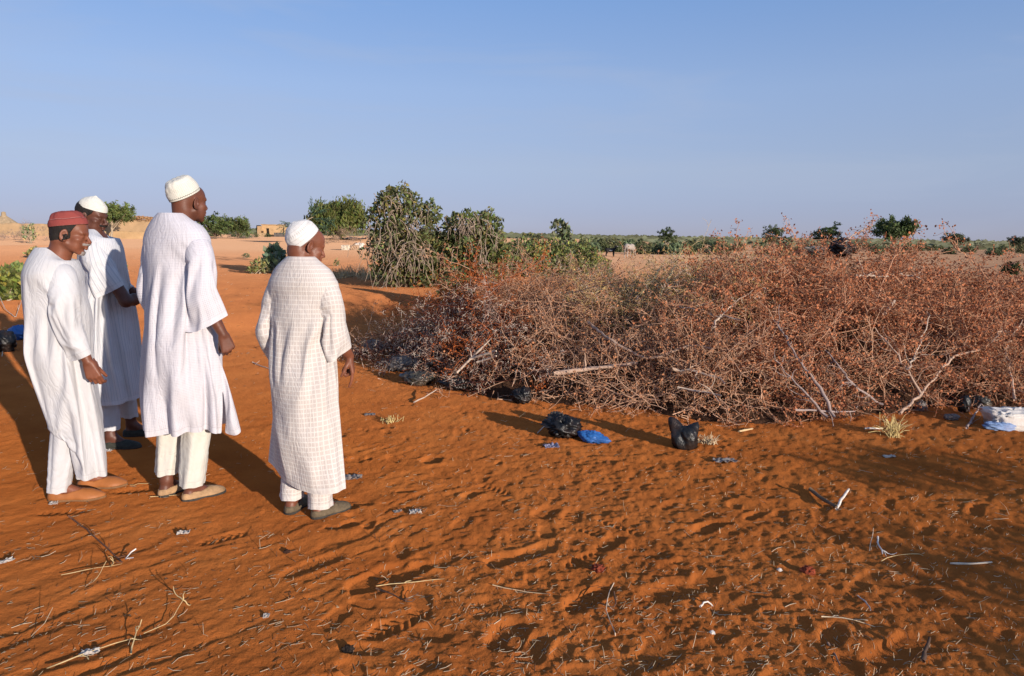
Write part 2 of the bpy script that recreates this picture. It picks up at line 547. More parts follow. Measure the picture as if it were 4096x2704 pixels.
def build_robe(name, sp, rb, mat, parent):
    """loose gown: wide start surfaces (trunk and two sleeves) that are then draped on the body"""
    Mb = sp['Mb']; lean = sp['lean']
    r_ax, f_ax = Mb[:, 0], Mb[:, 1]
    h = rb.get('h', 0.0118)
    rows = np.array(rb['rows'], float)                 # z, centre forward, half width, half depth; from the collar down
    zmin = rb['hem_min']
    arc = np.concatenate([[0], np.cumsum(np.hypot(np.diff(rows[:, 0]), np.diff((rows[:, 2] + rows[:, 3]) / 2)))])
    end = np.interp(-zmin, -rows[:, 0], arc)
    m = int(end / h) + 1
    s = np.linspace(0, end, m)
    z, cf, a, b = [np.interp(s, arc, rows[:, i]) for i in range(4)]
    for q in (cf, a, b):
        for _ in range(3):
            q[1:-1] = (q[:-2] + 2 * q[1:-1] + q[2:]) / 4
    n = int(2 * PI * a.mean() / h / 2) * 2
    th = np.arange(n) * 2 * PI / n                     # 0 = back, quarter = right side
    S, T = np.meshgrid(np.arange(m), th, indexing='ij')
    drop = sstep(s, 0.12, 0.60)
    amp = rb.get('fold', 0.07)
    sd = rb.get('seed', 1)
    dr = drop[S]
    # irregular hanging folds: uneven spacing, each fading in and out on its own way down
    sv_ = s[S]
    ph = T * rb.get('lobes', 9) + 2.6 * pnoise(np.cos(T) * 1.1 + 3 * sd, np.sin(T) * 1.1 + sv_ * 0.55, sd) + 0.9 * sv_ * np.sin(T * 2 + sd)
    own = np.clip(0.55 + 0.9 * pnoise(np.cos(T) * 2.3 + sd, np.sin(T) * 2.3 + sv_ * 1.3, sd + 4), 0.05, 1.3)
    wv = np.cos(ph); wv = np.sign(wv) * np.abs(wv) ** 0.8
    fold = amp * dr * own * wv
    fold = fold + amp * 0.45 * dr * pnoise(np.cos(T) * 4.2 + sd, np.sin(T) * 4.2 + sv_ * 1.8, sd + 7)
    for (ga, gw, gd) in rb.get('grooves', []):          # single deep folds that run to the hem
        dT = (T - ga - 0.12 * sv_ * np.sin(ga * 3 + sd) - 0.10 * pnoise(sv_ * 2.2, sv_ * 0 + ga, sd) + PI) % (2 * PI) - PI
        fold = fold - gd * dr * np.exp(-(dT / gw) ** 2) + 0.45 * gd * dr * np.exp(-((dT - 1.9 * gw) / gw) ** 2) + 0.45 * gd * dr * np.exp(-((dT + 1.9 * gw) / gw) ** 2)
    ex = rb.get('pow', 1.0)
    cx = np.sin(T); cy = -np.cos(T)
    R = a[S] * cx * (1 + fold) + rb.get('cr', 0.0) * sstep(s, 0.1, 0.4)[S]; Fd = b[S] * cy * (1 + fold) + cf[S]
    # a breeze lifts the front corner of the skirt out to the right
    gu = rb.get('gust', 0.0) * sstep(-z, -0.95, -0.40)[S] * np.exp(-((T - PI * 0.60) / 0.42) ** 2)
    R = R + gu
    hem = rb['hem'](np.sin(T) * a[S], np.cos(T) * -b[S])
    Z = z[S].copy()
    # stretch the skirt rows so that the last one lies on the hem line
    zs = rb.get('hem_from', 0.75)
    low = Z < zs
    Z[low] = (zs - (zs - Z) * (zs - hem) / (zs - z[-1]))[low]
    Fd = Fd + lean(Z)
    # neckline dips at the front
    nk = (1 - sstep(s, 0.0, 0.10))[S]
    Z = Z - nk * rb.get('neck_dip', 0.05) * sstep(cy, -0.2, 1.0)
    V = (R.reshape(-1)[:, None] * r_ax + Fd.reshape(-1)[:, None] * f_ax) + np.array([0, 0, 1.0]) * Z.reshape(-1)[:, None]
    Q = grid_quads(m, n)
    fj = np.tile(np.arange(n), m - 1); fi = np.repeat(np.arange(m - 1), n)
    # side slits: the column is doubled below the slit's top
    for (ang, ztop) in rb.get('slits', []):
        j0 = int(round(ang / (2 * PI) * n)) % n
        i0 = int(np.argmin(np.abs(Z[:, j0] - ztop)))
        nv = len(V)
        V = np.concatenate([V, V[np.arange(i0 + 1, m) * n + j0] + 1e-4])
        mp = {i * n + j0: nv + i - i0 - 1 for i in range(i0 + 1, m)}
        for q in np.nonzero((fj == j0) & (fi >= i0))[0]:
            Q[q] = [mp.get(x, x) for x in Q[q]]
    band = np.abs(z[-1] - z)[S].ravel()
    band = np.concatenate([band, np.zeros(len(V) - len(band))]); extra = len(V) - m * n
    me = np_mesh(name, V, Q)
    um = (PI * (1.5 * (a + b) - np.sqrt(a * b)))        # half circumference
    u0 = np.clip(um.mean() / PI, 0.1, 1)
    uj = fj[:, None] + np.array([0, 0, 1, 1])
    vi = s[fi[:, None] + np.array([0, 1, 1, 0])]
    set_uv(me, np.stack([(uj * 2 * PI / n * u0).ravel(), vi.ravel()], 1))
    bnd = np.where(np.arange(len(V)) < m * n, band, 0)
    if extra: bnd[m * n:] = 0.2
    at_ = me.attributes.new('band', 'FLOAT', 'POINT'); at_.data.foreach_set('value', bnd.astype(np.float32))
    o = mesh_obj(name, me, mat, parent)
    pin = np.zeros(len(V)); pin[:m * n] = (1 - sstep(s, rb.get('pin0', 0.13), rb.get('pin1', 0.24)))[S].ravel()
    out = [(o, pin, rb)]
    for si, (p0, p1, p2, r0, r1, r2) in enumerate(rb['sleeves']):
        pj = sp['arm_r' if si == 0 else 'arm_l'][0] + np.array([0, 0, 0.004])
        path = np.array([p0, pj, pj * 0.5 + p1 * 0.5, p1, p1 * 0.5 + p2 * 0.5, p2])
        rr = np.array([r0, r0 * 1.04, (r0 + r1) / 2, r1, (r1 + r2) / 2, r2])
        dd = np.concatenate([[0], np.cumsum(np.linalg.norm(np.diff(path, axis=0), axis=1))])
        L = dd[-1]; ms = int(L / h) + 1; sv = np.linspace(0, L, ms)
        pts = np.stack([np.interp(sv, dd, path[:, i]) for i in range(3)], 1); rad = np.interp(sv, dd, rr)
        for _ in range(14):
            pts[1:-1] = (pts[:-2] + 2 * pts[1:-1] + pts[2:]) / 4
        ns = int(2 * PI * rad.mean() / h)
        tg = np.gradient(pts, axis=0); tg /= np.linalg.norm(tg, axis=1)[:, None]
        e1 = np.cross(tg, f_ax); e1 /= np.linalg.norm(e1, axis=1)[:, None]; e2 = np.cross(tg, e1)
        t2 = np.arange(ns) * 2 * PI / ns
        SS, TT = np.meshgrid(np.arange(ms), t2, indexing='ij')
        fo = amp * 0.8 * sstep(sv, 0.12, 0.35)[SS] * (np.cos(TT * 4 + si * 2 + sd + 2 * pnoise(sv[SS] * 4, np.cos(TT), sd)) * 0.7 + pnoise(np.cos(TT) * 2 + sd, np.sin(TT) * 2 + sv[SS] * 5, sd + 2) * 0.8)
        rd = rad[SS] * (1 + fo)
        P = pts[SS] + e1[SS] * (rd * np.cos(TT))[..., None] + e2[SS] * (rd * np.sin(TT))[..., None]
        tilt = rb.get('cuff_tilt', [0, 0])[si]              # the cuff's lower side hangs longer
        P = P + tg[SS] * (np.sin(TT) * tilt * sstep(sv, L * 0.6, L)[SS])[..., None]
        me = np_mesh('sleeve', P.reshape(-1, 3), grid_quads(ms, ns))
        qi = np.repeat(np.arange(ms - 1), ns); qj = np.tile(np.arange(ns), ms - 1)
        uj = (qj[:, None] + np.array([0, 0, 1, 1])) * 2 * PI / ns * rad.mean()
        vi = sv[qi[:, None] + np.array([0, 1, 1, 0])]
        set_uv(me, np.stack([uj.ravel() + 0.005, vi.ravel()], 1))
        at_ = me.attributes.new('band', 'FLOAT', 'POINT'); at_.data.foreach_set('value', np.repeat(L - sv, ns).astype(np.float32))
        so = mesh_obj('sleeve', me, mat, o)
        out.append((so, np.repeat(1 - sstep(sv, 0.13, 0.23), ns), rb))
    return out
def make_cap(parent, c, M, a, b, prof, mat, name='cap', seams=0, wr=0.0, seed=1, lop=0.0):
    """dome of rings: prof = (height, radius factor); c centre of the rim, M axes of the cap"""
    n = 72
    prof = np.array(prof, float)
    t = np.linspace(0, 1, 34)
    d = np.concatenate([[0], np.cumsum(np.hypot(np.diff(prof[:, 0]), np.diff(prof[:, 1]) * a))]); d /= d[-1]
    zz = np.interp(t, d, prof[:, 0]); rr = np.interp(t, d, prof[:, 1])
    k = np.array([0.25, 0.5, 0.25])
    for _ in range(1):
        zz[1:-1] = zz[:-2] * .25 + zz[1:-1] * .5 + zz[2:] * .25
        rr[1:-1] = rr[:-2] * .25 + rr[1:-1] * .5 + rr[2:] * .25
    th = np.arange(n) * 2 * PI / n
    T, Z = np.meshgrid(th, np.arange(len(t)), indexing='xy')
    hgt = t[Z]
    wob = wr * (pnoise(np.cos(T) * 2.2 + 5, np.sin(T) * 2.2 + hgt * 3, seed) + 0.6 * pnoise(np.cos(T) * 5 + 5, np.sin(T) * 5 + hgt * 6, seed + 3)) * sstep(hgt, 0.02, 0.4)
    pk = wr * 0.5 * np.cos(T * 17 + 3 * pnoise(T * 0, hgt * 4, seed)) * sstep(hgt, 0.55, 0.75) * (1 - sstep(hgt, 0.85, 1.0))
    rad = rr[Z] * (1 + wob + pk)
    zc = zz[Z] + wob * 0.06
    X = np.cos(T) * a * rad + lop * zc; Y = np.sin(T) * b * rad
    L = np.stack([X, Y, zc], -1).reshape(-1, 3)
    V = np.asarray(c) + L @ M.T
    m = len(t)
    i = np.arange(m - 1)[:, None] * n; j = np.arange(n)[None]; kk = (j + 1) % n
    Q = np.stack([i + j, i + kk, i + n + kk, i + n + j], -1).reshape(-1, 4)
    # rolled-in lower edge
    low = np.asarray(c) + (L[:n] * [0.955, 0.955, 1] + [0, 0, 0.006]) @ M.T
    V = np.concatenate([V, low]); b0 = m * n
    Q2 = np.stack([b0 + j, b0 + kk, kk, j], -1).reshape(-1, 4)
    Q = np.concatenate([Q, Q2])
    me = np_mesh(name, V, Q)
    d2 = d[-1]
    arc = t * (prof[:, 0].max() + a * 0.9)
    vv = np.concatenate([arc[np.repeat(np.arange(m), n)], np.zeros(n)])
    uu = np.concatenate([np.tile(th, m), th]) * a
    lu = uu[Q]; ref = lu[:, :1]; per = 2 * PI * a
    lu = ref + (lu - ref + per / 2) % per - per / 2
    set_uv(me, np.stack([lu.ravel(), vv[Q].ravel()], 1))
    return mesh_obj(name, me, mat, parent)

def make_trousers(parent, legs, mat, prof, bottoms, wr=0.1, seed=3, name='trousers', cuff_tilt=0.0):
    """two loose tubes; prof radius at (hip, knee, shin, hem); bottoms: height of each hem"""
    Vs, Qs, UVs, Bs = [], [], [], []
    base = 0
    n = 56
    for li, ((hp, kn, an, toe), zb) in enumerate(zip(legs, bottoms)):
        path = np.array([hp, hp + (kn - hp) * 0.5, kn, kn + (an - kn) * 0.5, an, an + (an - kn) * 0.2])
        s = np.linspace(0, 1, 60)
        dd = np.concatenate([[0], np.cumsum(np.linalg.norm(np.diff(path, axis=0), axis=1))]); dd /= dd[-1]
        pts = np.stack([np.interp(s, dd, path[:, i]) for i in range(3)], 1)
        for _ in range(8):
            pts[1:-1] = (pts[:-2] + pts[1:-1] * 2 + pts[2:]) / 4
        # stop at the hem height
        pts = pts[pts[:, 2] > zb]
        s = np.linspace(0, 1, len(pts))
        r = np.interp(s, np.linspace(0, 1, len(prof)), prof)
        th = np.arange(n) * 2 * PI / n
        S, T = np.meshgrid(s, th, indexing='ij')
        so = 7.3 * li + seed
        fold = pnoise(np.cos(T) * 1.3 + so, np.sin(T) * 1.3 + S * 1.6, seed) + 0.5 * pnoise(np.cos(T) * 2.7 + so, np.sin(T) * 2.7 + S * 3.0, seed + 2)
        # slack cloth gathers in rings towards the hem
        ring = pnoise(S * 26 + np.cos(T) * 1.5 + so, np.sin(T) * 1.2 + S * 2, seed + 5) * sstep(S, 0.45, 0.95)
        rad = r[:, None] * (1 + wr * 1.5 * fold + wr * 0.55 * ring)
        Z = pts[:, None, 2] + np.zeros_like(S)
        X = pts[:, None, 0] + rad * np.cos(T); Y = pts[:, None, 1] + rad * np.sin(T)
        low = sstep(S, 0.8, 1.0)
        Z = Z + low * 0.012 * pnoise(np.cos(T) * 1.5 + so, np.sin(T) * 1.5, seed + 9) + low * cuff_tilt * np.sin(T)
        V = np.stack([X, Y, Z], -1).reshape(-1, 3)
        m = len(s)
        i = np.arange(m - 1)[:, None] * n; j = np.arange(n)[None]; k = (j + 1) % n
        Q = np.stack([i + j, i + n + j, i + n + k, i + k], -1).reshape(-1, 4)
        u = np.tile(th * 0.075, m)[Q]; ref = u[:, :1]; per = 2 * PI * 0.075
        u = ref + (u - ref + per / 2) % per - per / 2
        UVs.append(np.stack([u.ravel() + li * 2, V[:, 2][Q].ravel()], 1))
        Vs.append(V); Qs.append(Q + base); base += len(V)
        Bs.append(np.repeat((1 - s) * (pts[0, 2] - zb), n))
    me = np_mesh(name, np.concatenate(Vs), np.concatenate(Qs))
    set_uv(me, np.concatenate(UVs))
    a = me.attributes.new('band', 'FLOAT', 'POINT')
    a.data.foreach_set('value', np.concatenate(Bs).astype(np.float32))
    return mesh_obj(name, me, mat, parent)

def make_shoe(parent, heel, toe, upper_mat, sole_mat, style='slip', w=0.046, hh=0.052, toe_up=0.0, label=None):
    """heel and toe are points on the ground under the ends of the shoe"""
    heel = np.array([heel[0], heel[1], 0.0]); toe = np.array([toe[0], toe[1], 0.0])
    f = toe - heel; L = np.linalg.norm(f); f /= L
    r = np.array([f[1], -f[0], 0]); up = np.array([0, 0, 1.0]); M = np.stack([r, f, up], 1)
    lo = np.minimum(heel, toe) - 0.08; hi = np.maximum(heel, toe) + 0.08; lo[2] = -0.02; hi[2] = 0.16
    def P(x, y, z): return heel + r * x + f * y + up * z
    v = Vol(lo, hi, 0.006)
    v.ell(P(0, 0.045, 0.02), (w * 0.8, 0.05, hh), M, 0.015)
    v.ell(P(0, L * 0.45, 0.018), (w * 0.9, L * 0.34, hh * 0.92), M, 0.03)
    v.ell(P(0.004, L * 0.70, 0.012), (w * 1.06, L * 0.26, hh * 0.68), M, 0.03)
    if style == 'point':
        v.cone(P(0, L * 0.75, 0.02), P(0, L - 0.012, 0.018 + toe_up), 0.03, 0.010, 0.03)
    else:
        v.ell(P(0.002, L - 0.052, 0.014), (w * 0.82, 0.052, 0.027), M, 0.02)
    # opening for the foot
    v.ell(P(0, L * 0.30, 0.062), (w * 0.60, L * 0.285, 0.052), M, 0.006, True)
    # flat underside
    v.f = np.maximum(v.f, 0.012 - v.ax[2][None, None, :])
    V, Q = v.surf()
    o = mesh_obj('shoe', np_mesh('shoe', V, Q), upper_mat, parent)
    s = Vol(lo, hi, 0.006)
    s.ell(P(0, 0.045, 0.01), (w * 0.86, 0.05, 0.06), M, 0.015)
    s.ell(P(0, L * 0.42, 0.01), (w * 0.86, L * 0.3, 0.06), M, 0.03)
    s.ell(P(0.004, L * 0.70, 0.01), (w * 1.08, L * 0.27, 0.06), M, 0.03)
    if style == 'point':
        s.cone(P(0, L * 0.75, 0.01), P(0, L - 0.012, 0.01), 0.03, 0.011, 0.03)
    else:
        s.ell(P(0.002, L - 0.052, 0.01), (w * 0.86, 0.055, 0.05), M, 0.02)
    z = s.ax[2][None, None, :]
    s.f = np.maximum(np.maximum(s.f, z - 0.0165), -0.001 - z)
    V, Q = s.surf()
    mesh_obj('sole', np_mesh('sole', V, Q), sole_mat, o)
    if label: o['label'] = label
    return o

def shell_on_head(name, parent, c, M, keep, off, mat, s=1.0, fuzz=0.003, h=0.005):
    """thin layer (hair, moustache, beard) over the head where keep(x, y, z) < 0 in head coordinates"""
    v = Vol(c - 0.17, c + 0.17, h)
    add_head(v, c, M, {'s': s, 'ear': 0.01})
    g = np.meshgrid(*v.ax, indexing='ij', sparse=True)
    p = [(g[0] - c[0]) * M[0, j] + (g[1] - c[1]) * M[1, j] + (g[2] - c[2]) * M[2, j] for j in range(3)]
    rs = np.random.default_rng(5)
    k = keep(p[0] / s, p[1] / s, p[2] / s)
    v.f = np.maximum(v.f - off - fuzz * rs.random(v.f.shape).astype(np.float32), k.astype(np.float32))
    V, Q = v.surf()
    return mesh_obj(name, np_mesh(name, V, Q), mat, parent)

# ---- materials of the people
def skin_mat(name, col):
    t = NT(name)
    o = t.obj()
    n1 = t.noise(9, 4, 0.6, o); n2 = t.noise(60, 3, 0.6, o)
    c = t.ramp(n1, [(0.3, tuple(x * 0.72 for x in col)), (0.7, tuple(x * 1.25 for x in col))])
    c = t.mix(t.math('MULTIPLY', n2, 0.25), c, tuple(x * 0.55 for x in col))
    wv = t.n('TexWave'); wv.inputs['Scale'].default_value = 22; wv.inputs['Distortion'].default_value = 6
    wv.inputs['Detail'].default_value = 3; wv.bands_direction = 'Z'
    t.l(o, wv.inputs['Vector'])
    h = t.math('ADD', t.math('MULTIPLY', wv.outputs['Fac'], 0.12), t.math('ADD', n2, t.noise(220, 2, 0.6, o)))
    return t.fin(c, t.math('MULTIPLY_ADD', n2, 0.25, 0.36), t.bump(h, 0.25, 0.002), 0.35)

def cloth_mat(name, base, kind='plain', alt=None, line=None, trans=0.18):
    t = NT(name)
    uv = t.n('UVMap').outputs[0]
    sx = t.n('SeparateXYZ'); t.l(uv, sx.inputs[0])
    u, v = sx.outputs[0], sx.outputs[1]
    o = t.obj()
    big = t.noise(5, 4, 0.6, o)
    col = None
    def saw(c, per): return t.math('FRACT', t.math('DIVIDE', c, per))
    def stripe(c, per, w, soft=0.06):
        f = saw(c, per)
        d = t.math('ABSOLUTE', t.math('SUBTRACT', f, 0.5))           # 0 at the middle
        nd = t.n('MapRange'); nd.inputs[1].default_value = w / 2 + soft; nd.inputs[2].default_value = w / 2
        t.l(d, nd.inputs[0])
        return nd.outputs[0]
    if kind == 'check':             # pale windowpane check: light lines round beige squares
        m = t.math('MAXIMUM', stripe(u, 0.0215, 0.17), stripe(v, 0.0235, 0.17))
        f2 = t.math('MAXIMUM', stripe(u, 0.0275 * 4, 0.03, 0.02), stripe(v, 0.0275 * 4, 0.03, 0.02))
        col = t.mix(m, alt, base)
        bm = m
    elif kind == 'gauze':           # open-weave check with wider vertical bands
        a = t.math('MINIMUM', stripe(u, 0.0088, 0.5, 0.12), stripe(v, 0.0088, 0.5, 0.12))
        band = stripe(u, 0.0528, 0.28, 0.05)
        bh = stripe(v, 0.0528, 0.2, 0.05)
        a = t.math('MULTIPLY', a, t.math('SUBTRACT', 1.0, t.math('MULTIPLY', t.math('MAXIMUM', band, t.math('MULTIPLY', bh, 0.5)), 0.5)))
        col = t.mix(a, base, alt)
        bm = t.math('SUBTRACT', 1.0, a)
    elif kind == 'stripe':
        a = t.math('ADD', t.math('MULTIPLY', stripe(u, 0.034, 0.16, 0.05), 0.8), t.math('MULTIPLY', stripe(u, 0.0115, 0.3, 0.1), 0.35), clamp=True)
        col = t.mix(a, base, alt)
        bm = t.math('SUBTRACT', 1.0, a)
    else:
        a = stripe(v, 0.006, 0.4, 0.2)
        col = t.mix(t.math('MULTIPLY', a, 0.25), base, alt or base)
        bm = a
    # stitched band along hems and cuffs: double cloth, so plainer, with a seam line
    bd = t.n('Attribute', attribute_name='band').outputs['Fac']
    inb = t.math('LESS_THAN', bd, 0.032)
    col = t.mix(t.math('MULTIPLY', inb, 0.55), col, base)
    nd = t.n('MapRange'); nd.inputs[1].default_value = 0.0; nd.inputs[2].default_value = 0.0035
    t.l(t.math('ABSOLUTE', t.math('SUBTRACT', bd, 0.033)), nd.inputs[0])
    seam = nd.outputs[0]
    col = t.mix(t.math('MULTIPLY', t.math('SUBTRACT', 1.0, seam), 0.25), col, tuple(x * 0.6 for x in base))
    dirt = t.ramp(big, [(0.35, (1, 1, 1)), (0.75, (0.93, 0.905, 0.87))])
    col = t.mix(1.0, col, dirt, 'MULTIPLY')
    mp = t.n('Mapping'); mp.inputs['Scale'].default_value = (16, 3.2, 1); t.l(uv, mp.inputs['Vector'])
    lf = t.noise(1.0, 3, 0.55, mp.outputs[0], 1.2)
    wn_ = t.math('ADD', t.math('MULTIPLY', t.noise(26, 5, 0.6, o, 0.6), 0.7), t.math('MULTIPLY', lf, 0.8))
    mp2 = t.n('Mapping'); mp2.inputs['Scale'].default_value = (7.5, 3.4, 1); mp2.inputs['Rotation'].default_value = (0, 0, 0.5); t.l(uv, mp2.inputs['Vector'])
    cr = t.math('ABSOLUTE', t.math('SUBTRACT', t.noise(1.0, 2, 0.5, mp2.outputs[0], 2.2), 0.5))
    cr = t.math('MINIMUM', t.math('MULTIPLY', cr, 5.0), 0.5)                      # sharp creases with flat cloth between
    wn_ = t.math('ADD', wn_, t.math('MULTIPLY', cr, 1.05))
    h = t.math('ADD', t.math('MULTIPLY', bm, 0.10), t.math('ADD', t.math('MULTIPLY', wn_, 1.0), t.math('MULTIPLY', seam, 0.35)))
    nm = t.bump(h, 0.35, 0.008)
    m = t.fin(col, 0.92, nm, 0.1)
    t.b.inputs['Sheen Weight'].default_value = 0.08
    tr = t.n('BsdfTranslucent'); t.l(col, tr.inputs['Color']); t.l(nm, tr.inputs['Normal'])
    mx = t.n('MixShader'); mx.inputs[0].default_value = trans
    t.l(t.b.outputs[0], mx.inputs[1]); t.l(tr.outputs[0], mx.inputs[2]); t.l(mx.outputs[0], t.out.inputs['Surface'])
    return m

def cap_mat(name, base, kind='knit', alt=(0.1, 0.1, 0.1)):
    t = NT(name)
    uv = t.n('UVMap').outputs[0]
    sx = t.n('SeparateXYZ'); t.l(uv, sx.inputs[0])
    u, v = sx.outputs[0], sx.outputs[1]
    def fr(c, per): return t.math('ABSOLUTE', t.math('SUBTRACT', t.math('FRACT', t.math('DIVIDE', c, per)), 0.5))
    col = t.mix(t.noise(40, 3, 0.6, t.obj()), base, tuple(x * 0.82 for x in base))
    h = t.noise(120, 2, 0.5, t.obj())
    holes = t.math('MULTIPLY', t.math('LESS_THAN', fr(u, 0.009), 0.2), t.math('LESS_THAN', fr(v, 0.008), 0.2))
    if kind == 'holes':
        zone = t.math('MULTIPLY', t.math('GREATER_THAN', v, 0.02), t.math('LESS_THAN', v, 0.085))
        hz = t.math('MULTIPLY', holes, zone)
        col = t.mix(t.math('MULTIPLY', hz, 0.55), col, tuple(x * 0.35 for x in base))
        zig = t.math('LESS_THAN', t.math('ABSOLUTE', t.math('SUBTRACT', v, t.math('MULTIPLY_ADD', fr(u, 0.011), 0.012, 0.010))), 0.0024)
        col = t.mix(t.math('MULTIPLY', zig, 0.8), col, alt)
        rings = t.math('MULTIPLY', t.math('GREATER_THAN', v, 0.112), t.math('LESS_THAN', fr(v, 0.011), 0.12))
        col = t.mix(t.math('MULTIPLY', rings, 0.4), col, tuple(x * 0.5 for x in base))
        h = t.math('SUBTRACT', h, t.math('MULTIPLY', rings, 1.5))
    elif kind == 'lace':
        zone = t.math('MULTIPLY', t.math('GREATER_THAN', v, 0.016), t.math('LESS_THAN', v, 0.09))
        dg = t.math('MULTIPLY', t.math('LESS_THAN', fr(t.math('ADD', u, t.math('MULTIPLY', v, 0.6)), 0.007), 0.26), t.math('LESS_THAN', fr(t.math('SUBTRACT', v, t.math('MULTIPLY', u, 0.25)), 0.012), 0.18))
        col = t.mix(t.math('MULTIPLY', t.math('MULTIPLY', dg, zone), 0.6), col, tuple(x * 0.3 for x in base))
    elif kind == 'quilt':
        ln = t.math('LESS_THAN', fr(t.math('ADD', v, 0.012), 0.026), 0.045)
        col = t.mix(t.math('MULTIPLY', ln, 0.45), col, tuple(x * 0.5 for x in base))
        tick = t.math('MULTIPLY', t.math('LESS_THAN', fr(u, 0.012), 0.12), t.math('MULTIPLY', t.math('GREATER_THAN', v, 0.066), t.math('LESS_THAN', v, 0.09)))
        col = t.mix(t.math('MULTIPLY', tick, 0.5), col, tuple(x * 0.45 for x in base))
        h = t.math('SUBTRACT', h, t.math('ADD', t.math('MULTIPLY', ln, 1.5), tick))
    elif kind == 'tier':
        ln = t.math('LESS_THAN', t.math('ABSOLUTE', t.math('SUBTRACT', v, t.math('MULTIPLY_ADD', t.noise(70, 2, 0.5, t.obj()), 0.006, 0.044))), 0.0022)
        edge = t.math('LESS_THAN', v, t.math('MULTIPLY_ADD', t.noise(50, 2, 0.5, t.obj()), 0.008, -0.0015))
        col = t.mix(t.math('MULTIPLY', t.math('MAXIMUM', ln, edge), 0.22), col, (0.65, 0.4, 0.36))
        dk = t.math('LESS_THAN', t.math('ABSOLUTE', t.math('SUBTRACT', v, 0.0425)), 0.0025)
        col = t.mix(t.math('MULTIPLY', dk, 0.6), col, tuple(x * 0.35 for x in base))
        h = t.math('SUBTRACT', h, t.math('MULTIPLY', dk, 2.0))
    return t.fin(col, 0.9, t.bump(h, 0.5, 0.002), 0.15)
SKIN_A = skin_mat('skin_warm_brown', (0.20, 0.068, 0.036))
SKIN_B = skin_mat('skin_dark_brown', (0.135, 0.048, 0.028))
SKIN_C = skin_mat('skin_deep_brown', (0.11, 0.041, 0.026))
HAIR = simple_mat('black_hair', (0.016, 0.012, 0.010), 0.4, 90, 0.7, 0.3, 0.8, 0.004, 300)
HAIR_GREY = simple_mat('grey_hair', (0.26, 0.22, 0.20), 0.3, 90, 0.8, 0.2, 0.8, 0.004, 300)
CL_GAUZE = cloth_mat('white_gauze_check_cloth', (0.70, 0.68, 0.73), 'gauze', (0.545, 0.525, 0.58))
CL_PLAID = cloth_mat('cream_windowpane_cloth', (0.73, 0.69, 0.655), 'check', (0.615, 0.55, 0.52))
CL_WHITE = cloth_mat('thin_white_cotton', (0.72, 0.715, 0.735), 'plain', (0.65, 0.64, 0.67), trans=0.25)
CL_STRIPE = cloth_mat('white_striped_cotton', (0.72, 0.715, 0.735), 'stripe', (0.51, 0.53, 0.58))
CL_CREAM = cloth_mat('cream_cotton', (0.72, 0.69, 0.62), 'plain', (0.66, 0.63, 0.57))
LEATHER_ORANGE = simple_mat('orange_leather', (0.33, 0.115, 0.032), 0.2, 14, 0.55, 0.35, 0.25, 0.003)
LEATHER_TAN = simple_mat('worn_tan_leather', (0.36, 0.22, 0.115), 0.45, 25, 0.75, 0.2, 0.5, 0.004)
LEATHER_OLIVE = simple_mat('dusty_olive_leather', (0.13, 0.095, 0.058), 0.45, 40, 0.75, 0.2, 0.7, 0.004, 160)
LEATHER_DARK = simple_mat('dark_green_black_leather', (0.035, 0.034, 0.026), 0.5, 30, 0.7, 0.25, 0.5, 0.004)
SOLE_DARK = simple_mat('dark_rubber_sole', (0.045, 0.04, 0.034), 0.4, 30, 0.8, 0.2)
SOLE_TAN = simple_mat('tan_sole', (0.20, 0.10, 0.045), 0.3, 30, 0.8, 0.2)
cloths, colliders, pinfns = [], [], []

def frame(yaw):
    c, s = math.cos(yaw), math.sin(yaw)
    r = np.array([c, -s, 0]); f = np.array([s, c, 0])
    M = np.stack([r, f, np.array([0, 0, 1.0])], 1)
    return M, (lambda a, b, z: r * a + f * b + np.array([0, 0, z]))
def head_axes(yaw, pitch=0.0, roll=0.0):
    """yaw clockwise from +Y, pitch > 0 looks down"""
    M, _ = frame(yaw)
    return M @ eul(-pitch, roll, 0)
def finish_person(root, sp, skin, rb, cloth_m, robe_name='robe', vox=0.0047):
    v = body_volume(sp, vox)
    V, Q = v.surf()
    o = mesh_obj('body', np_mesh('body', V, Q), skin, root)
    decimate(o, 0.25)
    vc = body_volume(sp, 0.018, False)
    for key in ('leg_l', 'leg_r'):
        hp, kn, an, toe = sp[key]
        lc = sp.get('leg_col', 1.0)
        vc.cone(hp, kn, 0.10, 0.094 * lc, 0.03); vc.cone(kn, an, 0.094 * lc, 0.088 * lc, 0.03)
    V, Q = vc.surf()
    c = mesh_obj('collider', np_mesh('collider', V, Q), None, root)
    cloths.extend(build_robe(robe_name, sp, rb, cloth_m, root)); colliders.append(c)

